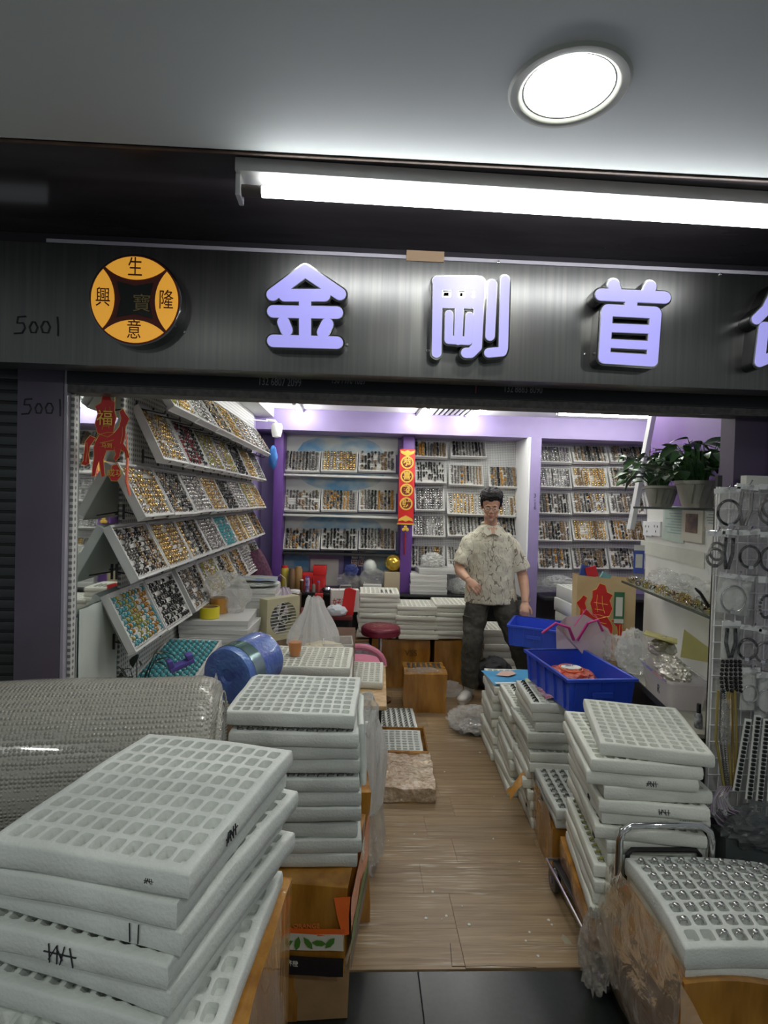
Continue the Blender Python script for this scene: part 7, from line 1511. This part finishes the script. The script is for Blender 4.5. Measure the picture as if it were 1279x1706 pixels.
# shirt
shirtm = bpy.data.materials.new('leaf_print_shirt'); shirtm.use_nodes = True
def _shirt(nt):
    N = nt.nodes; L = nt.links; b = N['Principled BSDF']; b.inputs['Roughness'].default_value = 0.75
    t = N.new('ShaderNodeTexCoord'); mp = N.new('ShaderNodeMapping'); mp.inputs['Rotation'].default_value = (0.3, 0.7, 0.2); mp.inputs['Scale'].default_value = (1.0, 1.0, 0.42); L.new(t.outputs['Object'], mp.inputs[0])
    n = N.new('ShaderNodeTexNoise'); n.inputs['Scale'].default_value = 22; n.inputs['Detail'].default_value = 0.0; n.inputs['Distortion'].default_value = 0.8; L.new(mp.outputs[0], n.inputs['Vector'])
    s = N.new('ShaderNodeMath'); s.operation = 'SUBTRACT'; s.inputs[1].default_value = 0.5; L.new(n.outputs['Fac'], s.inputs[0]); a = N.new('ShaderNodeMath'); a.operation = 'ABSOLUTE'; L.new(s.outputs[0], a.inputs[0])
    lt = N.new('ShaderNodeMath'); lt.operation = 'LESS_THAN'; lt.inputs[1].default_value = 0.022; L.new(a.outputs[0], lt.inputs[0])
    n2 = N.new('ShaderNodeTexNoise'); n2.inputs['Scale'].default_value = 9; L.new(t.outputs['Object'], n2.inputs['Vector']); g2 = N.new('ShaderNodeMath'); g2.operation = 'GREATER_THAN'; g2.inputs[1].default_value = 0.42; L.new(n2.outputs['Fac'], g2.inputs[0])
    mu = N.new('ShaderNodeMath'); mu.operation = 'MULTIPLY'; L.new(lt.outputs[0], mu.inputs[0]); L.new(g2.outputs[0], mu.inputs[1])
    mx = N.new('ShaderNodeMix'); mx.data_type = 'RGBA'; L.new(mu.outputs[0], mx.inputs[0]); mx.inputs[6].default_value = (0.58,0.56,0.44,1); mx.inputs[7].default_value = (0.22,0.19,0.14,1); L.new(mx.outputs[2], b.inputs['Base Color'])
    n3 = N.new('ShaderNodeTexNoise'); n3.inputs['Scale'].default_value = 22; n3.inputs['Distortion'].default_value = 1.0; L.new(t.outputs['Object'], n3.inputs['Vector']); bp = N.new('ShaderNodeBump'); bp.inputs['Strength'].default_value = 0.6; bp.inputs['Distance'].default_value = 0.012; L.new(n3.outputs['Fac'], bp.inputs['Height']); L.new(bp.outputs[0], b.inputs['Normal'])
_shirt(shirtm.node_tree)
s_ = MB()
loft(s_, [(rel(1.085,4.60,.775), .218,.145), (rel(1.08,4.60,.86), .208,.140), (rel(1.075,4.60,1.0), .192,.132), (rel(1.068,4.60,1.14), .186,.128), (rel(1.062,4.60,1.26), .186,.120), (rel(1.06,4.60,1.325), .165,.102), (rel(1.06,4.60,1.368), .118,.082), (rel(1.06,4.598,1.395), .090,.072), (rel(1.06,4.597,1.408), .072,.066)])
s_.tube([rel(.945,4.60,1.31), rel(.892,4.585,1.255), rel(.848,4.565,1.16), rel(.818,4.555,1.085)], [.060,.066,.068,.070], 20)
s_.tube([rel(1.175,4.60,1.31), rel(1.235,4.605,1.245), rel(1.295,4.610,1.14), rel(1.330,4.605,1.045)], [.060,.067,.070,.074], 20)
voxel(s_.build('shirt', shirtm, man, smooth=0), 0.0065, 3, 0.020, 0.075)
nm = MB().prism([(-.012,-.010),(.012,-.010),(.040,.045),(-.040,.045)], 0, .010, 0, Matrix.Translation(rel(1.055,4.478,1.345)) @ Matrix.Rotation(R(-25),4,'X') @ FRONT); nm.build('neck_opening', skin, man, smooth=0) 
cm_ = mat('collar_cream', (0.62,0.60,0.48), 0.7)
for s in (-1, 1):
    MB().prism([(0,0),(s*.012,.062),(s*.058,.072),(s*.070,.028),(s*.040,-.012)], 0, .006, 0, Matrix.Translation(rel(1.055+s*.008,4.462,1.338)) @ Matrix.Rotation(R(-28),4,'X') @ Matrix.Rotation(R(s*22),4,'Z') @ FRONT).build('collar_point', cm_, man, bevel=0.002, seg=1)
MB().tube([rel(1.06+.066*math.cos(a), 4.585+.062*math.sin(a), 1.416+.010*math.sin(a)) for a in [PI*k/12-0.3 for k in range(15)]], .011, 8, flat=1.0).build('collar_band', cm_, man)
pl = MB()
for k in range(6): pl.ball(rel(1.066+.002*k, 4.478-.004*k if k < 4 else 4.462, 1.29-.09*k), (.0055,.004,.0055), 8, 5)
pl.build('buttons', mat('button', (0.45,0.42,0.33), 0.4), man)['kind'] = 'stuff'
# trousers
tm = mat('trousers', (0.062,0.060,0.048), 0.8, var=0.25, vscale=7, bump=0.4, bscale=18)
t_ = MB(); loft(t_, [(rel(1.08,4.605,.93), .165,.115), (rel(1.08,4.605,.86), .185,.125), (rel(1.08,4.60,.79), .180,.120), (rel(1.08,4.60,.76), .12,.09)])
t_.tube([rel(.992,4.60,.84), rel(.955,4.56,.66), rel(.925,4.505,.47), rel(.918,4.53,.28), rel(.925,4.56,.105)], [.105,.092,.080,.074,.070], 20)
t_.tube([rel(1.165,4.60,.84), rel(1.225,4.55,.66), rel(1.290,4.49,.47), rel(1.37,4.55,.28), rel(1.44,4.62,.105)], [.108,.098,.084,.076,.070], 20)
voxel(t_.build('trousers', tm, man, smooth=0), 0.007, 3, 0.032, 0.07)
MB().box(-.05,-.004,-.075,.05,.012,.075, M=Matrix.Translation(rel(.885,4.51,.60)) @ Euler((R(8),0,R(-55))).to_matrix().to_4x4()).build('cargo_pocket', tm, man, bevel=0.004)
MB().box(-.05,-.004,-.075,.05,.012,.075, M=Matrix.Translation(rel(1.315,4.50,.60)) @ Euler((R(8),R(-12),R(50))).to_matrix().to_4x4()).build('cargo_pocket', tm, man, bevel=0.004)
shoem = mat('sneaker_white', (0.62,0.61,0.58), 0.5, bump=0.2, bscale=60); solem = mat('sole', (0.50,0.48,0.42), 0.6)
for (x, y, a) in ((.93, 4.585, R(-30)), (1.445, 4.64, R(18))):
    F = Matrix.Translation(rel(x, y, 0)) @ Matrix.Rotation(a, 4, 'Z'); b = MB()
    b.ball((0,0.0,.055), (.042,.055,.050), 14, 10, M=F); b.ball((0,-.10,.040), (.046,.085,.034), 14, 10, M=F); b.ball((0,-.165,.036), (.042,.060,.028), 14, 10, M=F); b.tube([(0,0,.05),(0,.0,.115)], .044, 14, M=F)
    sh_o = voxel(b.build('shoe', shoem, man, smooth=0), 0.006, 2)
    pts = [(.040*math.cos(q), -.085+.14*math.sin(q)*(1 if math.sin(q) < 0 else .95)) for q in [2*PI*k/24 for k in range(24)]]
    MB().prism([(px*(1.08 if py < -.06 else .95), py) for px, py in pts], 0.0, .020, 0, F).build('sole', solem, man, bevel=0.003)
    lc_ = MB()
    for k in range(4): lc_.tube([(-.022, -.055-.022*k, .074-.007*k), (.022, -.062-.022*k, .074-.007*k)], .003, 5, M=F)
    lc_.build('laces', MATS['white_paint'], man)
wb_ = MB().tube([rel(1.335+.030*math.cos(2*PI*k/16), 4.462+.02*math.sin(2*PI*k/16), .83+.022*math.sin(2*PI*k/16)) for k in range(16)], .004, 6, closed=True).build('bracelet', bronze, man)
